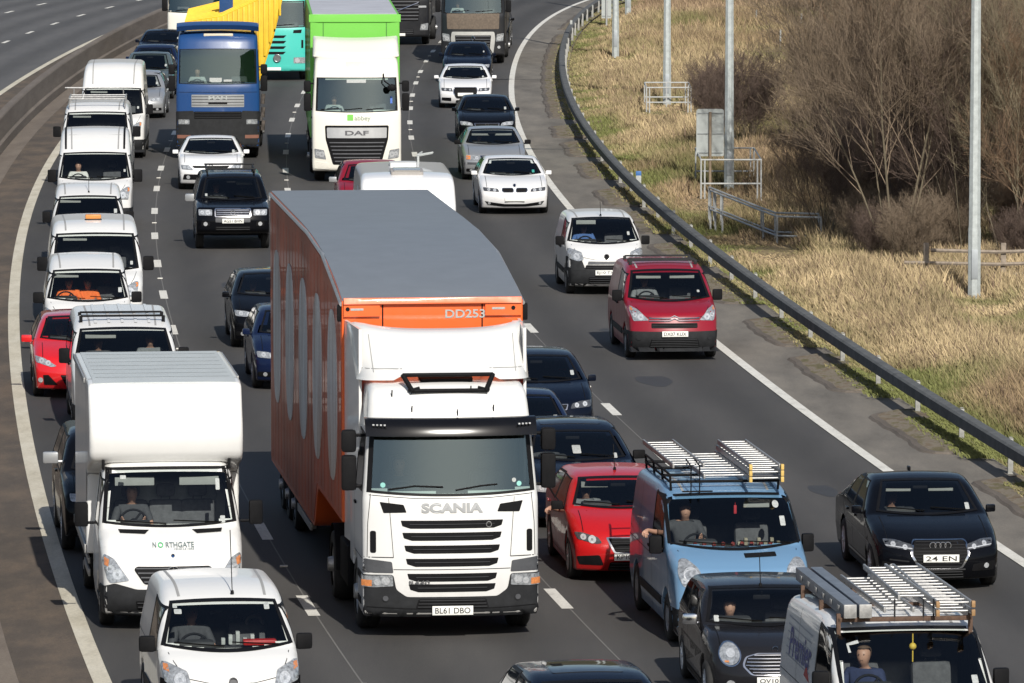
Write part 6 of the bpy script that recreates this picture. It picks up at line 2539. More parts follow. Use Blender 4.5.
def cab_side(v, wb, wt, D, mat=None):
    side_windows(v, [[(.45, wb + .02), (1.35, wb - .0), (1.35, wt - .08), (.58, wt - .10)]])
    side_lines(v, [[(.34, 1.1), (.34, wb)], [(1.48, .9), (1.48, wt)], [(.34, 1.1), (1.48, 1.1)]], .014)
    handles(v, (1.2,), wb - .25, BLACKPL)
    for ax in ('left', 'right'):
        for z in (.45, .80):
            v.panel(rect(.50, z, .92, z + .10), BLACKPL, 'cab_step', ax, off=.01)

def axle(v, y, r=.5, track=1.04, wd=.30, dual=False):
    v.wheels((y,), r, track, wd if not dual else .56, 'truck')

def chassis(v, y0, y1, mat=BLACKPL):
    bm = bmesh.new()
    for sg in (-1, 1):
        box(bm, (sg * .43 - .05, y0, .75), (sg * .43 + .05, y1, 1.0))
    for k in range(int((y1 - y0) / .9)):
        box(bm, (-.42, y0 + .4 + .9 * k, .8), (.42, y0 + .48 + .9 * k, .95))
    fin('chassis', bm, mat, v.root, 0)

def mudguard(bm, x, y, r, wd):
    n = 12
    P = [(y - r * math.cos(math.pi * k / n), .5 + r * math.sin(math.pi * k / n)) for k in range(n + 1)]
    prev = None
    for (a, b) in P:
        cur = [bm.verts.new((x - wd / 2, a, b)), bm.verts.new((x + wd / 2, a, b))]
        if prev:
            bm.faces.new((prev[0], prev[1], cur[1], cur[0]))
        prev = cur

# --- the orange trailer lorry
def big_lorry():
    W, D = 1.205, 2.25
    v = Veh('articulated_lorry', 'white cabbed lorry with orange double deck trailer marked DD253', 'lorry', QUEUE_LORRIES)
    wb, wt, H = 2.02, 2.86, 3.50
    v.sweep(cab_prof(D, .34, wb, wt, H, .16, .02), W, WHITE, 'cab', belt=1.9, top=3.5, tum=.13, cf=.20, Lf=1.5, cr_=0, crown=.05, tf=.0, tuck=.03, cells=.14)
    g = v.glazing([(-1.085, wb + .03), (1.085, wb + .03), (1.03, wt), (-1.03, wt)], 'front', 'windscreen', GLASS_T, seal=.06, bow=(.045, .0), nu=20)
    truck_inside(v, W, wb, D)
    v.bar([(-.86, wb + .04), (-.5, wb + .09), (-.12, wb + .075)], .012, BLACKPL, 'wiper', off=.03)
    v.bar([(.05, wb + .03), (.40, wb + .085), (.62, wb + .10)], .012, BLACKPL, 'wiper', off=.03)
    # sun visor over the windscreen
    bm = bmesh.new()
    R1 = []
    for k in range(25):
        x = -1.17 + 2.34 * k / 24
        yy = .12 + .16 * abs(x / 1.2) ** 2.4
        pr = [(yy + .12, 3.03), (yy - .03, 3.02), (yy - .12, 2.92), (yy - .15, 2.80), (yy - .12, 2.79), (yy - .06, 2.90)]
        R1.append([bm.verts.new((x, p[0], p[1])) for p in pr])
    for k in range(24):
        for j in range(5):
            bm.faces.new((R1[k][j], R1[k][j + 1], R1[k + 1][j + 1], R1[k + 1][j]))
    bm.faces.new(R1[0]); bm.faces.new(R1[-1][::-1])
    vis = fin('external_visor', bm, plain('smoked visor', (.006, .006, .007), .18, 0, .2, .15, 4, .3), v.root, 50, True)
    for sg in (-1, 1):
        bm = bmesh.new()
        for k in range(4):
            box(bm, (sg * (.92 + .05 * k) - .014, .02 + .02 * k, 2.945), (sg * (.92 + .05 * k) + .014, .075 + .02 * k, 2.965), .003)
        fin('marker_lamp', bm, REFL, vis, 40)
    # grille slots in the white nose
    zs = [1.59, 1.425, 1.25, 1.07, .865, .72]
    hw = [.70, .68, .655, .635, .615, .595]
    for z, h in zip(zs, hw):
        s_ = v.panel([(-h, z + .055), (-h + .02, z - .02), (-h + .13, z - .055), (h - .13, z - .055), (h - .02, z - .02), (h, z + .055)], BLACKPL, 'grille_slot', off=.004, depth=.03, rnd=.01)
        v.bar([(-h + .12, z + .0), (h - .12, z + .0)], .010, RUSTY if False else GREYPL, 'slot_bar', off=.006, parent=s_)
    ring_badge(v, .50, 1.585, .035, CHROME, .012, 'badge', BLACKPL)
    v.strip([(-.80, .975), (.80, .975)], .010, SEAL, 'panel_gap')
    v.strip([(-1.19, 1.14), (-.80, 1.14)], .012, SEAL, 'panel_gap')
    v.strip([(1.19, 1.14), (.80, 1.14)], .012, SEAL, 'panel_gap')
    for sg in (-1, 1):
        v.strip([(sg * 1.10, 2.0), (sg * 1.14, 1.6), (sg * 1.15, 1.14)], .009, SEAL, 'panel_gap')
    v.strip([(-1.12, 1.985), (-.5, 1.945), (.5, 1.945), (1.12, 1.985)], .009, SEAL, 'panel_gap')
    v.strip([(-.86, 1.95), (-.80, 1.14)], .008, SEAL, 'panel_gap')
    v.strip([(.86, 1.95), (.80, 1.14)], .008, SEAL, 'panel_gap')
    v.text('SCANIA', 0, 1.815, .84, .135, plain('silver lettering', (.36, .37, .38), .35, .3), 'maker_lettering', off=.010, bold=.045)
    v.text('R440', -.45, .80, .28, .055, CHROME, 'model_lettering', off=.022, bold=.015)
    for sg in (-1, 1):
        v.panel([(sg * x, z) for x, z in ((.62, 1.755), (.93, 1.745), (.98, 1.895), (.66, 1.86))][::sg], BLACKPL, 'air_intake', off=.005, depth=.04, rnd=.015)
        v.panel(rect(min(sg * 1.03, sg * 1.11), 1.20, max(sg * 1.03, sg * 1.11), 1.50), BLACKPL, 'side_intake', off=.006, depth=.04, rnd=.03)
        v.panel([(sg * x, z) for x, z in ((.80, .93), (1.20, .93), (1.215, 1.05), (1.18, 1.12), (.82, 1.08))][::sg], MIDPL, 'step_panel', off=.010, depth=.06, rnd=.02)
    # bumper
    v.panel([(-1.215, .33), (1.215, .33), (1.225, .90), (.80, .905), (.76, .70), (.62, .60), (-.62, .60), (-.76, .70), (-.80, .905), (-1.225, .90)], GREYPL, 'bumper', off=.014, depth=.2, rnd=.04)
    grille(v, [(-.50, .44), (.50, .44), (.46, .57), (-.46, .57)], 'lower_grille', BLACKPL, 3, GREYPL, off=.020)
    v.strip([(-1.15, .46), (-.55, .44), (.55, .44), (1.15, .46)], .012, SEAL, 'panel_gap', off=.018)
    for sg in (-1, 1):
        l = v.panel([(sg * x, z) for x, z in ((.80, .75), (1.05, .73), (1.20, .735), (1.205, .885), (.81, .90))][::sg], LAMPG, 'headlight', off=.024, depth=.05, rnd=.015)
        v.panel(rect(min(sg * 1.085, sg * 1.20), .745, max(sg * 1.085, sg * 1.20), .83), ORANGE_L, 'indicator', off=.030, depth=.02, res=.08, parent=l)
        v.panel(circ(sg * .90, .82, .055), REFL, 'reflector', off=.030, depth=.01, res=.2, parent=l)
        v.panel(circ(sg * 1.01, .80, .045), REFL, 'reflector', off=.030, depth=.01, res=.2, parent=l)
        v.panel(circ(sg * .90, .58, .05), GREYPL, 'fog_lamp', off=.022, depth=.02, res=.2)
        v.panel(circ(sg * .90, .58, .036), MIDPL, 'fog_lens', off=.030, depth=.01, res=.2)
    plate(v, .415, 'BL61 DBO', wd=.56, ht=.125, off=.03)
    truck_mirrors(v, 1.27, .42, 2.02, 2.85)
    cab_side(v, wb, wt, D)
    v.panel2(circ(.93, 2.12, .035, 12), plain('green tax disc', (.25, .55, .50), .5), 'windscreen_sticker', off=.010, depth=.001, res=.3, parent=g)
    v.panel(circ(.86, 2.17, .03, 12), STICKER, 'windscreen_sticker', off=.010, depth=.001, res=.3, parent=g)
    # roof hatch frame, aerials
    bm = bmesh.new()
    for sg in (-1, 1):
        tube(bm, [(sg * .50, .40, 3.37), (sg * .62, .60, 3.58)], .034, 8)
        tube(bm, [(sg * .40, .46, 3.42), (sg * .56, .46, 3.38)], .02, 6)
    tube(bm, [(-.52, .42, 3.38), (.52, .42, 3.38)], .028, 8)
    tube(bm, [(-.62, .60, 3.58), (.62, .60, 3.58)], .028, 8)
    fin('lamp_bar', bm, BLACKPL, v.root, 50)
    v.panel(rect(-.36, .74, .36, 1.15), BLACKPL, 'roof_hatch', 'top', off=.04, depth=.06, res=.2, rnd=.05)
    bm = bmesh.new()
    for x, z in ((-.78, 3.30), (-.52, 3.10), (.10, 3.05), (.60, 3.10), (.30, 3.35)):
        p = v.hit('front', x, z, .0)
        tube(bm, [p, p + Vector((0, -.03, .09))], .009, 6)
    fin('marker_aerials', bm, BLACKPL, v.root, 50)
    # air deflector on the roof
    bm = bmesh.new()
    NU, NV = 26, 12
    G = []
    for i in range(NU + 1):
        u = -1 + 2 * i / NU
        row = []
        ztop = 4.115 + .10 * abs(u) ** 3
        zbot = 3.50 - .04 * abs(u) ** 4
        if abs(u) < .55:
            zbot = 3.545 + .02 * (1 - (u / .55) ** 4)
        for j in range(NV + 1):
            t = j / NV
            z = zbot + (ztop - zbot) * t
            x = u * (1.19 + .04 * t)
            y = .95 - .28 * (1 - t) ** 1.3 + .55 * t + .35 * max(0, t - .82) / .18 * max(0, t - .82) / .18 * .6 + .34 * abs(u) ** 3 + .30 * abs(u) ** 12 + .05 * (1 - abs(u)) * math.sin(t * 3.1)
            if abs(u) > .86:
                k = (abs(u) - .86) / .14
                z -= .07 * k * k * t
            row.append(bm.verts.new((x, y, z)))
        G.append(row)
    for i in range(NU):
        for j in range(NV):
            bm.faces.new((G[i][j], G[i + 1][j], G[i + 1][j + 1], G[i][j + 1]))
    # return flanges along sides, top
    ex = bmesh.ops.extrude_edge_only(bm, edges=[e for e in bm.edges if e.is_boundary])
    for q in [k for k in ex['geom'] if isinstance(k, bmesh.types.BMVert)]:
        c = q.co
        q.co = Vector((c.x * .985, c.y + (.55 if abs(c.x) > 1.1 else .12), c.z - (.05 if c.z > 4 else -.0)))
    bm.normal_update()
    db = BVHTree.FromBMesh(bm)
    dfl = fin('air_deflector', bm, WHITE, v.root, 60)
    bm = bmesh.new()
    for sg in (-1, 1):
        v.strip([(sg * .98, 3.58), (sg * 1.0, 4.05)], .012, None, '', 'front', .004, into=bm, bvh=db)
    v.strip([(-1.12, 3.62), (-.60, 3.64)], .010, None, '', 'front', .004, into=bm, bvh=db)
    v.strip([(1.12, 3.62), (.60, 3.64)], .010, None, '', 'front', .004, into=bm, bvh=db)
    fin('deflector_seam', bm, SEAMW, dfl, 0)
    for sg in (-1, 1):
        bm = bmesh.new()
        vs = [(1.16, 1.3), (1.20, 2.15), (1.24, 2.75)]
        A = []
        for (x, y) in vs:
            A.append([bm.verts.new((sg * x, y, z)) for z in (1.1, 2.0, 3.0, 3.5, 4.15)])
        for i in range(2):
            for j in range(4):
                bm.faces.new((A[i][j], A[i + 1][j], A[i + 1][j + 1], A[i][j + 1]))
        r_ = bmesh.ops.extrude_face_region(bm, geom=bm.faces[:])
        for q in [k for k in r_['geom'] if isinstance(k, bmesh.types.BMVert)]:
            q.co.x -= sg * .04
        f_ = fin('side_deflector', bm, WHITE, v.root, 30, True)
    v.text  # tractor running gear
    axle(v, 1.38, .51)
    axle(v, 4.3, .51, 1.0, .3, True)
    chassis(v, .8, 5.6)
    for sg in (-1, 1):
        bm = bmesh.new()
        mudguard(bm, sg * 1.0, 4.3, .60, .56)
        fin('mudguard', bm, BLACKPL, v.root, 40)
        bm = bmesh.new()
        box(bm, (sg * 1.18 - .06, 2.3, .45), (sg * 1.18 + .06, 3.5, 1.02), .03)
        fin('fuel_tank', bm, BLACKPL, v.root, 40)
    # ---- trailer
    T0, T1, TW = 2.72, 16.32, 1.275
    prof = [(T0, 1.30, .02, .02), (T0, 4.42, .04, .02), (T0 + .9, 4.58, .9, .02), (T0 + 3.2, 4.84, 1.6, .02), (T0 + 6.0, 4.96, 2.0, .02), (T1, 5.0, .03, .02), (T1, .62, .02, .02), (T0 + 4.9, .62, .2, .02), (T0 + 4.3, 1.28, .2, .02)]
    tr, tb = v.sweep(prof, TW, ORANGE, 'trailer', belt=9, top=10, tum=0, cf=0, cr_=0, crown=0, tuck=0, cells=0, main=False, smooth=25)
    brown = plain('shaded orange side sheet', (.46, .085, .03), .5, 0, .1, .45, .7)  # trailer orange darkened to brown, side shade put into the colour
    roofpts = [(-TW + .012, T0 + .02), (TW - .012, T0 + .02), (TW - .012, T1 - .05), (-TW + .012, T1 - .05)]
    v.panel(roofpts, ROOFGREY, 'trailer_roof', 'top', off=.012, depth=.05, res=.3, bvh=tb, parent=tr)
    for ax in ('left', 'right'):
        sg = -1 if ax == 'left' else 1
        top = [(T1 - .06, 4.90), (T0 + 6.0, 4.86), (T0 + 3.2, 4.73), (T0 + 1.5, 4.55), (T0 + .06, 4.32)]
        v.panel([(T0 + .06, 1.36), (T0 + 4.3, 1.36), (T0 + 4.95, .70), (T1 - .06, .70)] + top, brown, 'side_sheet', ax, off=.008, depth=.02, res=.5, bvh=tb, parent=tr)
        bm = bmesh.new()
        for k in range(22):
            y = T0 + .5 + .6 * k
            z0 = 1.40 if y < T0 + 4.3 else (.75 if y > T0 + 5 else 1.3)
            z1 = 4.25 if y < T0 + 1.2 else 4.45 if y < T0 + 3.2 else 4.7
            x = sg * (TW + .006)
            box(bm, (x - .006, y - .02, z0), (x + .006, y + .02, z1), .003)
        fin('side_rib', bm, brown, tr, 40)
        v.bar([(T0 + .02, 4.37), (T0 + .9, 4.50), (T0 + 3.2, 4.80), (T0 + 6., 4.91), (T1 - .03, 4.95)], .035, ALU, 'roof_edge_rail', ax, .0, tr, bvh=tb)
        # big faded white lettering panels
        wl = MATS.setdefault('faded white side lettering', None) or patchy('faded white side lettering', [(.30, (.42, .13, .07)), (.42, (.52, .46, .42)), (.6, (.74, .72, .70))], 1.5, (1, 1.6, .22), .5)
        MATS['faded white side lettering'] = wl
        for k in range(5):
            a = T0 + 1.5 + 2.65 * k
            t0, t1 = (0, 2 * math.pi) if k % 2 else (-math.pi * 1.1, math.pi * .1)
            pts = [(a + .78 * math.cos(t), 2.95 + 1.0 * math.sin(t)) for t in [t0 + (t1 - t0) * q / 26 for q in range(27)]]
            if k % 2 == 0:
                pts = [(a - .78, 4.05)] + pts + [(a + .78, 4.05)]
            pts = [(a + .82 * math.copysign(abs(math.cos(t)) ** .75, math.cos(t)), 2.95 + 1.22 * math.copysign(abs(math.sin(t)) ** .8, math.sin(t))) for t in [2 * math.pi * q / 28 for q in range(28)]]
            v.panel(pts, wl, 'side_lettering', ax, off=.016, depth=.01, res=.3, bvh=tb, parent=tr)
        bm = bmesh.new()
        box(bm, (sg * 1.22 - .02, T0 + 6.1, .42), (sg * 1.22 + .02, T0 + 8.6, .54), .006)
        for y in (T0 + 6.3, T0 + 8.3):
            box(bm, (sg * 1.16 - .03, y, .42), (sg * 1.16 + .03, y + .06, .66))
        fin('side_guard', bm, ALU, tr, 40)
    # front bulkhead frame
    for a, b in ((-1.27, -.72), (.72, 1.27)):
        v.panel(rect(min(a, b) + .02, 4.20, max(a, b) - .02, 4.40), ORANGE, 'bulkhead_box', off=.05, depth=.06, res=.3, bvh=tb, parent=tr)
        x = (a + b) / 2
        v.panel(rect(x - .16, 4.285, x + .02, 4.315), STICKER, 'marker_lamp', off=.056, depth=.01, res=.3, bvh=tb, parent=tr)
        v.panel(circ(x + (.14 if a > 0 else -.2), 4.305, .03, 10), BLACKPL, 'coupling', off=.056, depth=.01, res=.3, bvh=tb, parent=tr)
    v.panel(rect(-1.25, 4.375, 1.25, 4.41), ORANGE, 'bulkhead_header', off=.075, depth=.08, res=.3, bvh=tb, parent=tr)
    v.strip([(-.70, 4.36), (-.70, 3.3)], .02, BLACKPL, 'bulkhead_gap', off=.004, parent=tr, bvh=tb)
    v.strip([(.70, 4.36), (.70, 3.3)], .02, BLACKPL, 'bulkhead_gap', off=.004, parent=tr, bvh=tb)
    v.text('DD253', .46, 4.225, .56, .12, STICKER, 'fleet_number', off=.012, parent=tr, bvh=tb, bold=.02)
    bm = bmesh.new()
    for sg in (-1, 1):
        box(bm, (sg * 1.30 - .03, T0 + .05, 4.12), (sg * 1.30 + .05, T0 + .15, 4.36), .02)
    fin('marker_stalk', bm, BLACKPL, tr, 40)
    for y in (12.2, 13.5, 14.8):
        for sg in (-1, 1):
            wheel(tr, sg * 1.04, y, .42, .36, 'truck', sg)
    bm = bmesh.new()
    for sg in (-1, 1):
        box(bm, (sg * .5 - .07, 7.2, .5), (sg * .5 + .07, 16.0, .66))
        box(bm, (sg * .9 - .05, 7.0, .1), (sg * .9 + .05, 7.1, .7))
    fin('underframe', bm, BLACKPL, tr, 0)
    rider(v, -.62, 1.15, 1.62, 'dim driver high up in the white cab of the orange trailer lorry', 'dark')
    park(v, 452.5, 617, .32, 0, -.7)
    return v
big_lorry()

# --- white lorry with the lime green trailer
def white_lorry():
    W, D = 1.25, 2.2
    v = Veh('articulated_lorry', 'white lorry with lime green curtain trailer and black slatted grille', 'lorry', QUEUE_LORRIES)
    wb, wt, H = 2.02, 2.92, 3.55
    v.sweep(cab_prof(D, .34, wb, wt, H, .16, .03), W, CREAM, 'cab', belt=1.9, top=3.5, tum=.09, cf=.20, Lf=1.5, cr_=0, crown=.05, tuck=.03, cells=.14)
    g = v.glazing([(-1.10, wb + .02), (1.10, wb + .02), (1.07, wt), (-1.07, wt)], 'front', 'windscreen', GLASS_T, seal=.05, bow=(.04, 0), nu=20)
    truck_inside(v, W, wb, D)
    for x in (-.75, -.1, .5):
        v.bar([(x - .25, wb + .03), (x + .25, wb + .07)], .012, BLACKPL, 'wiper', off=.03)
    gp = [(-.66, .52), (.66, .52), (.86, 1.22), (.88, 1.60), (-.88, 1.60), (-.86, 1.22)]
    v.panel([(p[0] * 1.02, 1.06 + (p[1] - 1.06) * 1.02) for p in gp], BLACKPL, 'grille_surround', off=.005, rnd=.05)
    grille(v, [(-.62, .55), (.62, .55), (.80, 1.18), (-.80, 1.18)], 'grille', BLACKPL, 6, MIDPL, .03, .012, .022)
    v.panel([(-.83, 1.26), (.83, 1.26), (.84, 1.55), (-.84, 1.55)], plain('brushed grille panel', (.50, .51, .52), .35, .5), 'badge_panel', off=.016, rnd=.03)
    v.text('DAF', 0, 1.40, .66, .13, plain('dark maker letters', (.10, .10, .11), .4), 'maker_lettering', off=.024, bold=.03)
    v.text('abbey', .16, 1.80, .46, .17, plain('grey green letters', (.28, .33, .26), .5), 'sign_lettering', off=.006, bold=.02)
    v.panel(rect(-.27, 1.75, -.10, 1.92), GREEN, 'sign_emblem', off=.006, depth=.004, res=.3, rnd=.02)
    lamp(v, [(.86, .66), (1.17, .70), (1.19, .96), (.92, .92)], LAMPG, [(.98, .80, .08), (1.09, .82, .06)], None, off=.012)
    v.panel2([(.78, .38), (1.18, .40), (1.2, .60), (.82, .56)], CREAM, 'bumper_corner', off=.012, depth=.06, rnd=.03)
    plate(v, .45)
    truck_mirrors(v, 1.28, .40, 2.0, 2.85)
    cab_side(v, wb, wt, D)
    bm = bmesh.new()
    tube(bm, [(.75, .30, 3.05), (.78, .05, 2.85), (.98, -.05, 2.72)], .02, 6)
    bmesh.ops.create_uvsphere(bm, u_segments=12, v_segments=8, radius=.13, matrix=Matrix.Translation((.98, -.06, 2.68)) @ Matrix.Diagonal((1, .5, .8, 1)))
    fin('kerb_mirror', bm, BLACKPL, v.root, 50)
    v.panel(rect(-.28, 2.80, .26, 2.89), STICKER, 'windscreen_sticker', off=.010, depth=.002, parent=g)
    v.panel(rect(.94, 2.22, 1.00, 2.42), plain('blue sticker', (.06, .15, .5), .5), 'windscreen_sticker', off=.010, depth=.002, parent=g)
    # lamp-free roof fairing in three lobes
    prof = [(.62, 3.48, .08, .05), (.70, 3.60, .12, .1), (1.5, 3.92, .3, .12), (2.3, 3.98, .05, .05), (2.3, 3.40, .03, .03)]
    v.sweep(prof, 1.22, CREAM, 'air_deflector', belt=3.4, top=4.2, tum=.03, cf=.45, Lf=2.2, cr_=0, crown=-.08, tuck=0, cells=.14, main=False)
    v.panel(rect(-.3, 3.24, .3, 3.38), plain('pale yellow decal', (.66, .66, .50), .5), 'roof_emblem', off=.006, depth=.003)
    axle(v, 1.38, .5); axle(v, 4.2, .5, 1.0, .3, True)
    chassis(v, .8, 5.4)
    # trailer
    T0, T1, TW = 2.75, 16.0, 1.275
    tr, tb = v.sweep([(T0, 1.1, .02, .02), (T0, 4.62, .04, .03), (T1, 4.62, .03, .02), (T1, 1.1, .02, .02)], TW, GREEN, 'trailer', belt=9, top=10, cf=0, cr_=0, crown=0, tuck=0, cells=.5, main=False)
    v.panel(rect(-1.2, T0 + .03, 1.2, T1 - .03), plain('pale grey trailer roof', (.45, .46, .50), .6, 0, 0, .15, 1), 'trailer_roof', 'top', off=.012, res=.5, bvh=tb, parent=tr)
    v.panel(rect(-1.27, 4.40, 1.27, 4.60), GREEN, 'trailer_header', off=.04, depth=.05, res=.3, bvh=tb, parent=tr)
    for x in (-.9, .9):
        v.strip([(x, 3.4), (x, 4.38)], .03, plain('dark green seam', (.06, .22, .03), .5), 'bulkhead_gap', off=.004, parent=tr, bvh=tb)
    for ax in ('left', 'right'):
        bm = bmesh.new()
        for k in range(18):
            v.strip([(T0 + .5 + .7 * k, 1.2), (T0 + .5 + .7 * k, 4.5)], .05, None, '', ax, .012, into=bm, bvh=tb)
        fin('curtain_strap', bm, plain('dark green strap', (.07, .28, .03), .6), tr, 0)
    for y in (12.0, 13.3, 14.6):
        for sg in (-1, 1):
            wheel(tr, sg * 1.04, y, .5, .36, 'truck', sg)
    rider(v, -.62, 1.15, 1.62, 'dim driver in the cab of the white lorry with the green trailer', 'white')
    park(v, 357, 171.5, .32)
white_lorry()

# --- blue tipper with yellow body
def blue_lorry():
    W, D = 1.24, 2.2
    v = Veh('tipper_lorry', 'royal blue lorry with roof visor carrying a flared yellow body', 'lorry', QUEUE_LORRIES)
    wb, wt, H = 2.26, 3.24, 3.80
    v.sweep(cab_prof(D, .36, wb, wt, H, .10, .0), W, LORRYBLUE, 'cab', belt=1.9, top=3.5, tum=.06, cf=.16, Lf=1.5, cr_=0, crown=.05, tuck=.02, cells=.14)
    g = v.glazing([(-1.12, wb + .0), (1.12, wb + .0), (1.10, wt), (-1.10, wt)], 'front', 'windscreen', GLASS_T, seal=.035, bow=(.02, .02), nu=20)
    truck_inside(v, W, wb, D)
    v.bar([(-.9, wb + .03), (-.2, wb + .03)], .012, BLACKPL, 'wiper', off=.03)
    v.bar([(.1, wb + .03), (.8, wb + .03)], .012, BLACKPL, 'wiper', off=.03)
    v.panel(rect(-.78, 1.55, .78, 1.92), plain('silver grille panel', (.36, .37, .38), .4, .5), 'grille', off=.008, rnd=.02)
    bm = bmesh.new()
    for k in range(4):
        v.strip([(-.77, 1.61 + .083 * k), (.77, 1.61 + .083 * k)], .014, None, '', 'front', .014, into=bm)
    fin('grille_bars', bm, BLACKPL, v.root, 0)
    v.text('MAN', 0, 1.825, .55, .10, STICKER, 'maker_lettering', off=.022, bold=.03)
    v.panel([(-.28, 1.64), (-.02, 1.64), (0, 1.67), (.02, 1.64), (.28, 1.64), (.28, 1.70), (-.28, 1.70)], BLACKPL, 'badge', off=.02, depth=.01)
    v.strip([(-1.2, 1.99), (1.2, 1.99)], .012, SEAL, 'panel_gap')
    v.panel([(-1.235, .36), (1.235, .36), (1.235, 1.42), (.72, 1.44), (.66, 1.28), (-.66, 1.28), (-.72, 1.44), (-1.235, 1.42)], GREYPL, 'bumper', off=.014, depth=.2, rnd=.04)
    grille(v, rect(-.70, 1.20, .70, 1.42), 'lower_grille', BLACKPL, 3, GREYPL, off=.016)
    for sg in (-1, 1):
        l = v.panel(rect(min(sg * .84, sg * 1.16), 1.04, max(sg * .84, sg * 1.16), 1.18), LAMPG, 'headlight', off=.022, rnd=.02)
        v.panel(circ(sg * .93, 1.11, .05), REFL, 'reflector', off=.028, depth=.01, res=.2, parent=l)
        v.panel(rect(min(sg * .80, sg * 1.2), .62, max(sg * .80, sg * 1.2), .72), plain('dull orange lamp', (.22, .10, .07), .4), 'indicator', off=.022, rnd=.01)
    plate(v, .50, off=.03)
    truck_mirrors(v, 1.27, .40, 2.0, 2.8)
    cab_side(v, wb, wt, D)
    # roof visor bar
    bm = bmesh.new()
    n = 20
    A = []
    for k in range(n + 1):
        x = -1.22 + 2.44 * k / n
        q = abs(x / 1.22) ** 3
        A.append([bm.verts.new((x, y + .1 * q, z - .06 * q)) for y, z in ((.32, 3.84), (.22, 3.98), (.55, 4.08), (.95, 4.02), (.95, 3.84))])
    for k in range(n):
        for j in range(5):
            bm.faces.new((A[k][j], A[k][(j + 1) % 5], A[k + 1][(j + 1) % 5], A[k + 1][j]))
    bm.faces.new(A[0]); bm.faces.new(A[-1][::-1])
    for sg in (-1, 1):
        tube(bm, [(sg * 1.02, .6, 3.7), (sg * 1.06, .6, 3.87)], .05, 8)
    vb = fin('roof_visor', bm, LORRYBLUE, v.root, 45, True)
    bm = bmesh.new()
    box(bm, (-.42, .36, 3.62), (.46, .54, 3.72), .03)
    fin('light_bar', bm, plain('pale beacon', (.62, .55, .42), .3), v.root, 40)
    sticker(v, -.06, wb + .12, .4, .14, g); sticker(v, .30, wb + .1, .3, .08, g)
    axle(v, 1.38, .5); axle(v, 3.2, .5); axle(v, 6.0, .5, 1.0, .3, True); axle(v, 7.4, .5, 1.0, .3, True)
    chassis(v, .8, 8.6)
    # flared ribbed body
    yel = plain('yellow body paint', (.78, .50, .03), .5, 0, .2, .15, 2)
    bm = bmesh.new()
    def sec(y, k):
        return [bm.verts.new(p) for p in ((-.95, y, 1.2), (-1.0, y, 3.95 + .1 * k), (.1, y, 4.12 + .2 * k), (1.95, y, 4.95 + .3 * k), (1.62, y, 3.55), (1.15, y, 2.1), (.95, y, 1.2))]
    a = sec(2.75, 0); b = sec(9.2, 1)
    for k in range(7):
        bm.faces.new((a[k], a[(k + 1) % 7], b[(k + 1) % 7], b[k]))
    bm.faces.new(a[::-1]); bm.faces.new(b)
    bd = fin('yellow_body', bm, yel, v.root, 0, True)
    bm = bmesh.new()
    for k in range(19):
        x = -.95 + 2.8 * k / 18
        zz = 3.95 + .17 * (x + 1) / 1.1 if x < .1 else 4.12 + .83 * (x - .1) / 1.85
        box(bm, (x - .03, 2.70, 2.2 if x < 1.1 else 2.2 + (x - 1.1) * 2.6), (x + .03, 2.76, zz), .01)
    for k in range(12):
        t = k / 11
        y = 2.85 + 6.3 * t
        w1 = 1.35 + .5 * t; z1 = 4.35 + .75 * t
        tube(bm, [(.97, y, 1.25), (1.17, y, 2.1), (1.64, y, 3.55), (1.97, y, 4.95 + .3 * t)], .035, 6)
        tube(bm, [(-1.02, y, 3.97 + .1 * t), (.1, y, 4.14 + .2 * t), (1.95, y, 4.97 + .3 * t)], .03, 6)
    fin('body_ribs', bm, yel, bd, 40)
    bm = bmesh.new()
    box(bm, (-1.22, 2.74, 1.0), (1.22, 9.0, 1.75), .03)
    box(bm, (.0, 4.4, 4.1), (.42, 4.6, 5.2), .02)
    fin('body_floor', bm, LORRYBLUE, v.root, 40)
    bm = bmesh.new()
    for k in range(5):
        box(bm, (1.22, 2.9 + .9 * k, .55), (1.30, 3.5 + .9 * k, .95), .02)
    for z in (.7, 1.1, 1.5, 1.9):
        tube(bm, [(1.31, 2.6, z), (1.34, 2.6, z + .3)], .06, 8)
    fin('side_gear', bm, plain('mixed side gear', (.10, .085, .075), .6, 0, 0, .9, 5), v.root, 40)
    rider(v, -.62, 1.15, 1.88, 'driver in a white shirt at the wheel of the blue tipper', 'white')
    park(v, 218, 147.5, .35)
blue_lorry()

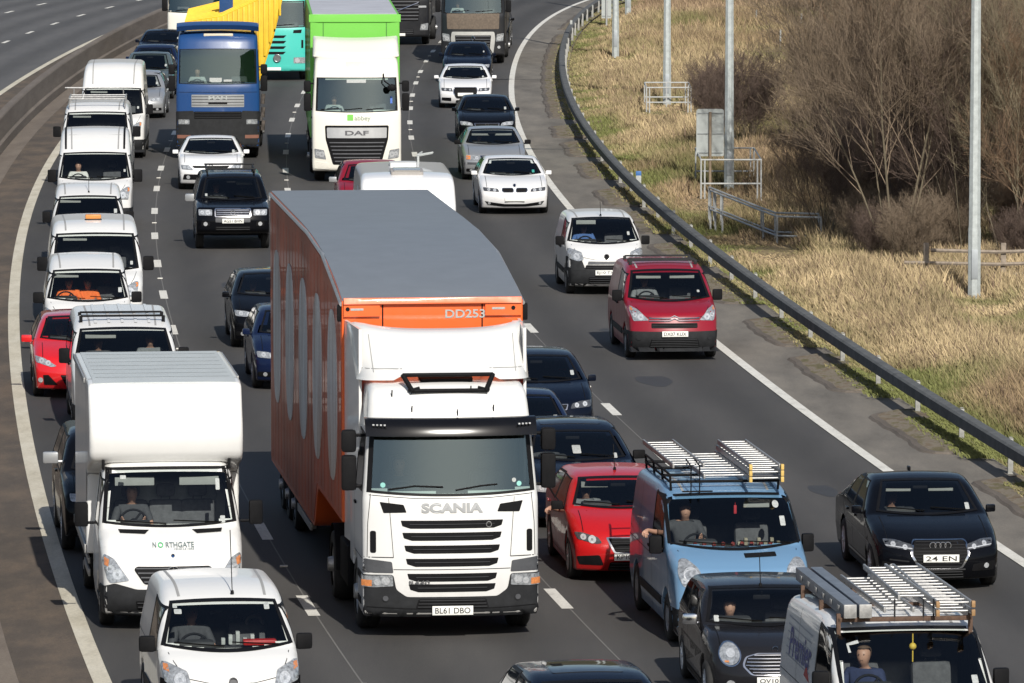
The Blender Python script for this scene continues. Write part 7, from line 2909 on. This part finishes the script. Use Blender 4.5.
# --- the other lorries further up
def far_lorry(label, mat, px, py, z, ly, style, boxmat=None, H=3.5, name='lorry', boxh=4.2, W=1.24):
    D = 2.2
    v = Veh(name, label, 'lorry', QUEUE_LORRIES)
    wb, wt = 2.0, 2.9
    v.sweep(cab_prof(D, .36, wb, wt, H, .14, .02), W, mat, 'cab', belt=1.9, top=3.5, tum=.08, cf=.18, Lf=1.5, cr_=0, crown=.05, tuck=.02, cells=.14)
    g = v.glazing([(-1.09, wb), (1.09, wb), (1.06, wt), (-1.06, wt)], 'front', 'windscreen', GLASS_T, seal=.06, bow=(.03, .0))
    truck_inside(v, W, wb, D)
    v.bar([(-.8, wb + .03), (-.15, wb + .08)], .014, BLACKPL, 'wiper', off=.03)
    v.bar([(.1, wb + .03), (.75, wb + .08)], .014, BLACKPL, 'wiper', off=.03)
    if style == 'slots':
        for zz, h in ((1.62, .46), (1.42, .46), (1.22, .45), (1.02, .44)):
            v.panel([(-h, zz + .05), (-h + .1, zz - .05), (h - .1, zz - .05), (h, zz + .05)], BLACKPL, 'grille_slot', off=.005, rnd=.01)
        for sg in (-1, 1):
            l = v.panel(rect(min(sg * .72, sg * 1.18), .64, max(sg * .72, sg * 1.18), .86), LAMPG, 'headlight', off=.01, rnd=.04)
            v.panel(circ(sg * .85, .75, .09), REFL, 'reflector', off=.016, depth=.01, res=.2, parent=l)
            v.panel(rect(min(sg * 1.0, sg * 1.08), 1.2, max(sg * 1.0, sg * 1.08), 1.5), BLACKPL, 'side_intake', off=.006, rnd=.02)
            v.panel([(sg * x, z_) for x, z_ in ((.7, 1.75), (1.0, 1.75), (1.02, 1.88), (.72, 1.86))][::sg], BLACKPL, 'air_intake', off=.006)
        bm = bmesh.new()
        c = v.hit('front', .12, .84, .05)
        disc_y(bm, c, .13, .1)
        torus(bm, c, .13, .02)
        fin('spotlight', bm, CHROME, v.root, 50)
        v.panel(rect(-.6, .38, .6, .56), mat, 'bumper_step', off=.02, rnd=.03)
    elif style == 'diamond':
        v.panel([(-1.0, 1.36), (1.0, 1.36), (1.02, 1.96), (-1.02, 1.96)], plain('brown bug net', (.13, .10, .075), .8, 0, 0, .3, 12), 'radiator_cover', off=.012, rnd=.04)
        v.panel([(-.78, .40), (.78, .40), (.86, 1.0), (.82, 1.26), (-.82, 1.26), (-.86, 1.0)], plain('pale silver surround', (.50, .50, .48), .4, .4), 'grille_surround', off=.010, rnd=.06)
        grille(v, [(-.64, .50), (.64, .50), (.70, 1.12), (-.70, 1.12)], 'grille', BLACKPL, 6, MIDPL, .03, .018, .02)
        bm = bmesh.new()
        c = v.hit('front', 0, 1.0, .06)
        tube(bm, [c + Vector((x, 0, z_)) for x, z_ in ((0, .11), (.075, 0), (0, -.11), (-.075, 0), (0, .11))], .018, 6)
        fin('badge', bm, CHROME, v.root, 40)
        lamp(v, [(.88, .88), (1.16, .90), (1.19, 1.2), (.92, 1.16)], LAMPG, [(1.0, 1.0, .08), (1.1, 1.08, .05)], None, off=.012)
        for sg in (-1, 1):
            v.panel(circ(sg * 1.0, .66, .06), REFL, 'fog_lamp', off=.012, depth=.02, res=.2)
    elif style == 'bars':
        grille(v, [(-.80, 1.0), (.80, 1.0), (.86, 1.86), (-.86, 1.86)], 'grille', BLACKPL, 6, MIDPL, .03, .01, .03)
        v.bar([(-.80, 1.12), (.80, 1.75)], .03, CHROME, 'badge_bar', off=.03)
        lamp(v, [(.86, .62), (1.17, .62), (1.2, .92), (.9, .86)], LAMPG, [(1.0, .75, .09)], None, off=.012)
        v.panel2(rect(.8, 1.55, 1.12, 1.63), REFL, 'upper_lamp', off=.012, rnd=.02)
        grille(v, rect(-.6, .45, .6, .66), 'lower_grille', BLACKPL, 3, MIDPL)
    else:
        grille(v, [(-.70, .95), (.70, .95), (.74, 1.5), (-.74, 1.5)], 'grille', BLACKPL, 4, MIDPL)
        lamp(v, [(.82, .62), (1.15, .62), (1.16, .84), (.84, .84)], LAMPG, [(.95, .73, .08)], None, off=.012)
    plate(v, .44, off=.03)
    truck_mirrors(v, W + .03, .4, 2.0, 2.8)
    cab_side(v, wb, wt, D)
    axle(v, 1.38, .5); axle(v, 5.6, .5, 1.0, .3, True)
    chassis(v, .8, 9.)
    _, tb = v.sweep([(2.7, 1.1, .03, .03), (2.7, boxh, .06, .05), (10.2, boxh, .03, .03), (10.2, 1.1, .03, .03)], 1.26, boxmat or mat, 'box_body', belt=9, top=10, cf=0, cr_=0, crown=0, tuck=0, cells=.6, main=False)
    prof = [(.60, H - .08, .05, .05), (.75, H + .05, .15, .1), (1.6, boxh - .05, .3, .1), (2.2, boxh, .05, .05), (2.2, H - .1, .03, .03)]
    if boxh > H + .3:
        v.sweep(prof, 1.2, mat, 'air_deflector', belt=3.4, top=4.2, tum=.03, cf=.3, Lf=2.2, cr_=0, crown=.0, tuck=0, cells=.2, main=False)
    park(v, px, py, z, ly)
    return v

far_lorry('turquoise lorry with slotted grille beside the green trailer', TEAL, 274, 71, .36, 0, 'slots', TEAL, 3.6)
r_ = far_lorry('dark lorry with diamond badge and brown radiator cover behind the navy saloon', DARKTR, 473, 55, .36, 0, 'diamond', DARKTR, 3.6)
rider(r_, -.62, 1.15, 1.62, 'driver of the dark lorry with the diamond badge', 'white')
far_lorry('black lorry with diagonal grille bar behind the green trailer', DARKTR, 399, 36.5, .36, 0, 'bars', DARKTR, 3.6)
far_lorry('cream box lorry peeping out behind the yellow tipper body', CREAM, 197, 23, 1.55, .1, 'plain', CREAM, 2.9, 'box_lorry', 3.6, 1.16)

# --- touring caravan
def caravan():
    W, L = 1.07, 5.9
    v = Veh('touring_caravan', 'white touring caravan with roof hatches just behind the orange trailer', 'caravan', None)
    prof = [(.25, .42, .08, .05), (.06, .75, .12, .10), (.0, 1.15, .25, .12), (.22, 1.98, .35, .13), (.55, 2.60, .30, .13), (1.2, 2.70, .3, .12), (5.2, 2.70, .3, .12), (5.75, 2.50, .3, .12), (5.9, 1.0, .2, .1), (5.85, .42, .08, .05),
            (3.9, .42, 0, .02)] + [(3.45 + .40 * math.cos(a), .33 + .40 * math.sin(a), 0, .015) for a in [.25 + (math.pi - .5) * k / 10 for k in range(11)]] + [(3.0, .42, 0, .02)]
    v.sweep(prof, W, WHITE2, 'shell', belt=2.0, top=2.6, tum=.03, cf=.18, Lf=1.5, cr_=.08, crown=.04, tuck=.0, cells=.16)
    for q in ([(-.95, 1.35), (-.36, 1.32), (-.36, 1.88), (-.92, 1.88)], [(-.30, 1.30), (.30, 1.30), (.30, 1.9), (-.30, 1.9)], [(.36, 1.32), (.95, 1.35), (.92, 1.88), (.36, 1.88)]):
        v.glazing(q, 'front', 'front_window', None, cut=False, seal=.03, nu=5, nv=5)
    hb = v.panel(rect(-.36, .95, .36, 1.75), plain('grey rooflight frame', (.33, .31, .29), .5), 'rooflight', 'top', off=.07, depth=.1, res=.2, rnd=.05)
    v.panel(rect(-.30, 1.02, .30, 1.66), plain('smoked rooflight', (.36, .33, .28), .15, 0, .4), 'rooflight_dome', 'top', off=.085, depth=.03, res=.2, rnd=.04, parent=hb)
    v.panel(rect(-.3, 3.3, .3, 3.9), plain('white rooflight', (.62, .62, .60), .4), 'rooflight', 'top', off=.08, depth=.1, res=.2, rnd=.05)
    bm = bmesh.new()
    tube(bm, [(.40, 4.9, 2.68), (.40, 4.9, 2.85)], .03, 8)
    for a in (-.55, .4, 1.3):
        tube(bm, [(.40, 4.9, 2.84), (.40 + .38 * math.cos(a), 4.9 + .3 * math.sin(a), 2.90)], .035, 6, taper=.02)
    fin('roof_aerial', bm, STICKER, v.root, 50)
    v.panel2([(.72, .55), (1.02, .55), (1.0, .72), (.74, .72)], LAMPG, 'marker_light', off=.01)
    v.panel([(-.8, .72), (.8, .72), (.78, 1.05), (-.78, 1.05)], plain('pale grey locker', (.55, .55, .55), .5), 'gas_locker', off=.01, rnd=.05)
    v.wheels((3.45,), .33, 1.0, .2, 'alloy')
    for ax in ('left', 'right'):
        for q in ([(.9, 1.3), (2.0, 1.3), (2.0, 1.95), (.9, 1.95)], [(4.0, 1.3), (5.0, 1.3), (5.0, 1.95), (4.0, 1.95)]):
            v.glazing(q, ax, 'side_window', None, cut=False, seal=.03, nu=4, nv=3)
        v.panel(rect(2.25, .5, 2.9, 2.3), plain('caravan door', (.66, .66, .66), .4), 'door', ax, off=.008, depth=.02, rnd=.05, res=.3)
    bm = bmesh.new()
    for sg in (-1, 1):
        tube(bm, [(sg * .55, .4, .45), (0, -.95, .48)], .035, 8)
    tube(bm, [(0, -1.15, .5), (0, -.8, .48)], .05, 8)
    tube(bm, [(0, -.75, .55), (0, -.75, .15)], .025, 8)
    fin('drawbar', bm, GALV, v.root, 50)
    park(v, 408, 179, 2.6, .5, -1.2)
caravan()
# ---------------------------------------------------------------- drivers take their seats
seat_riders()
bpy.context.view_layer.update()
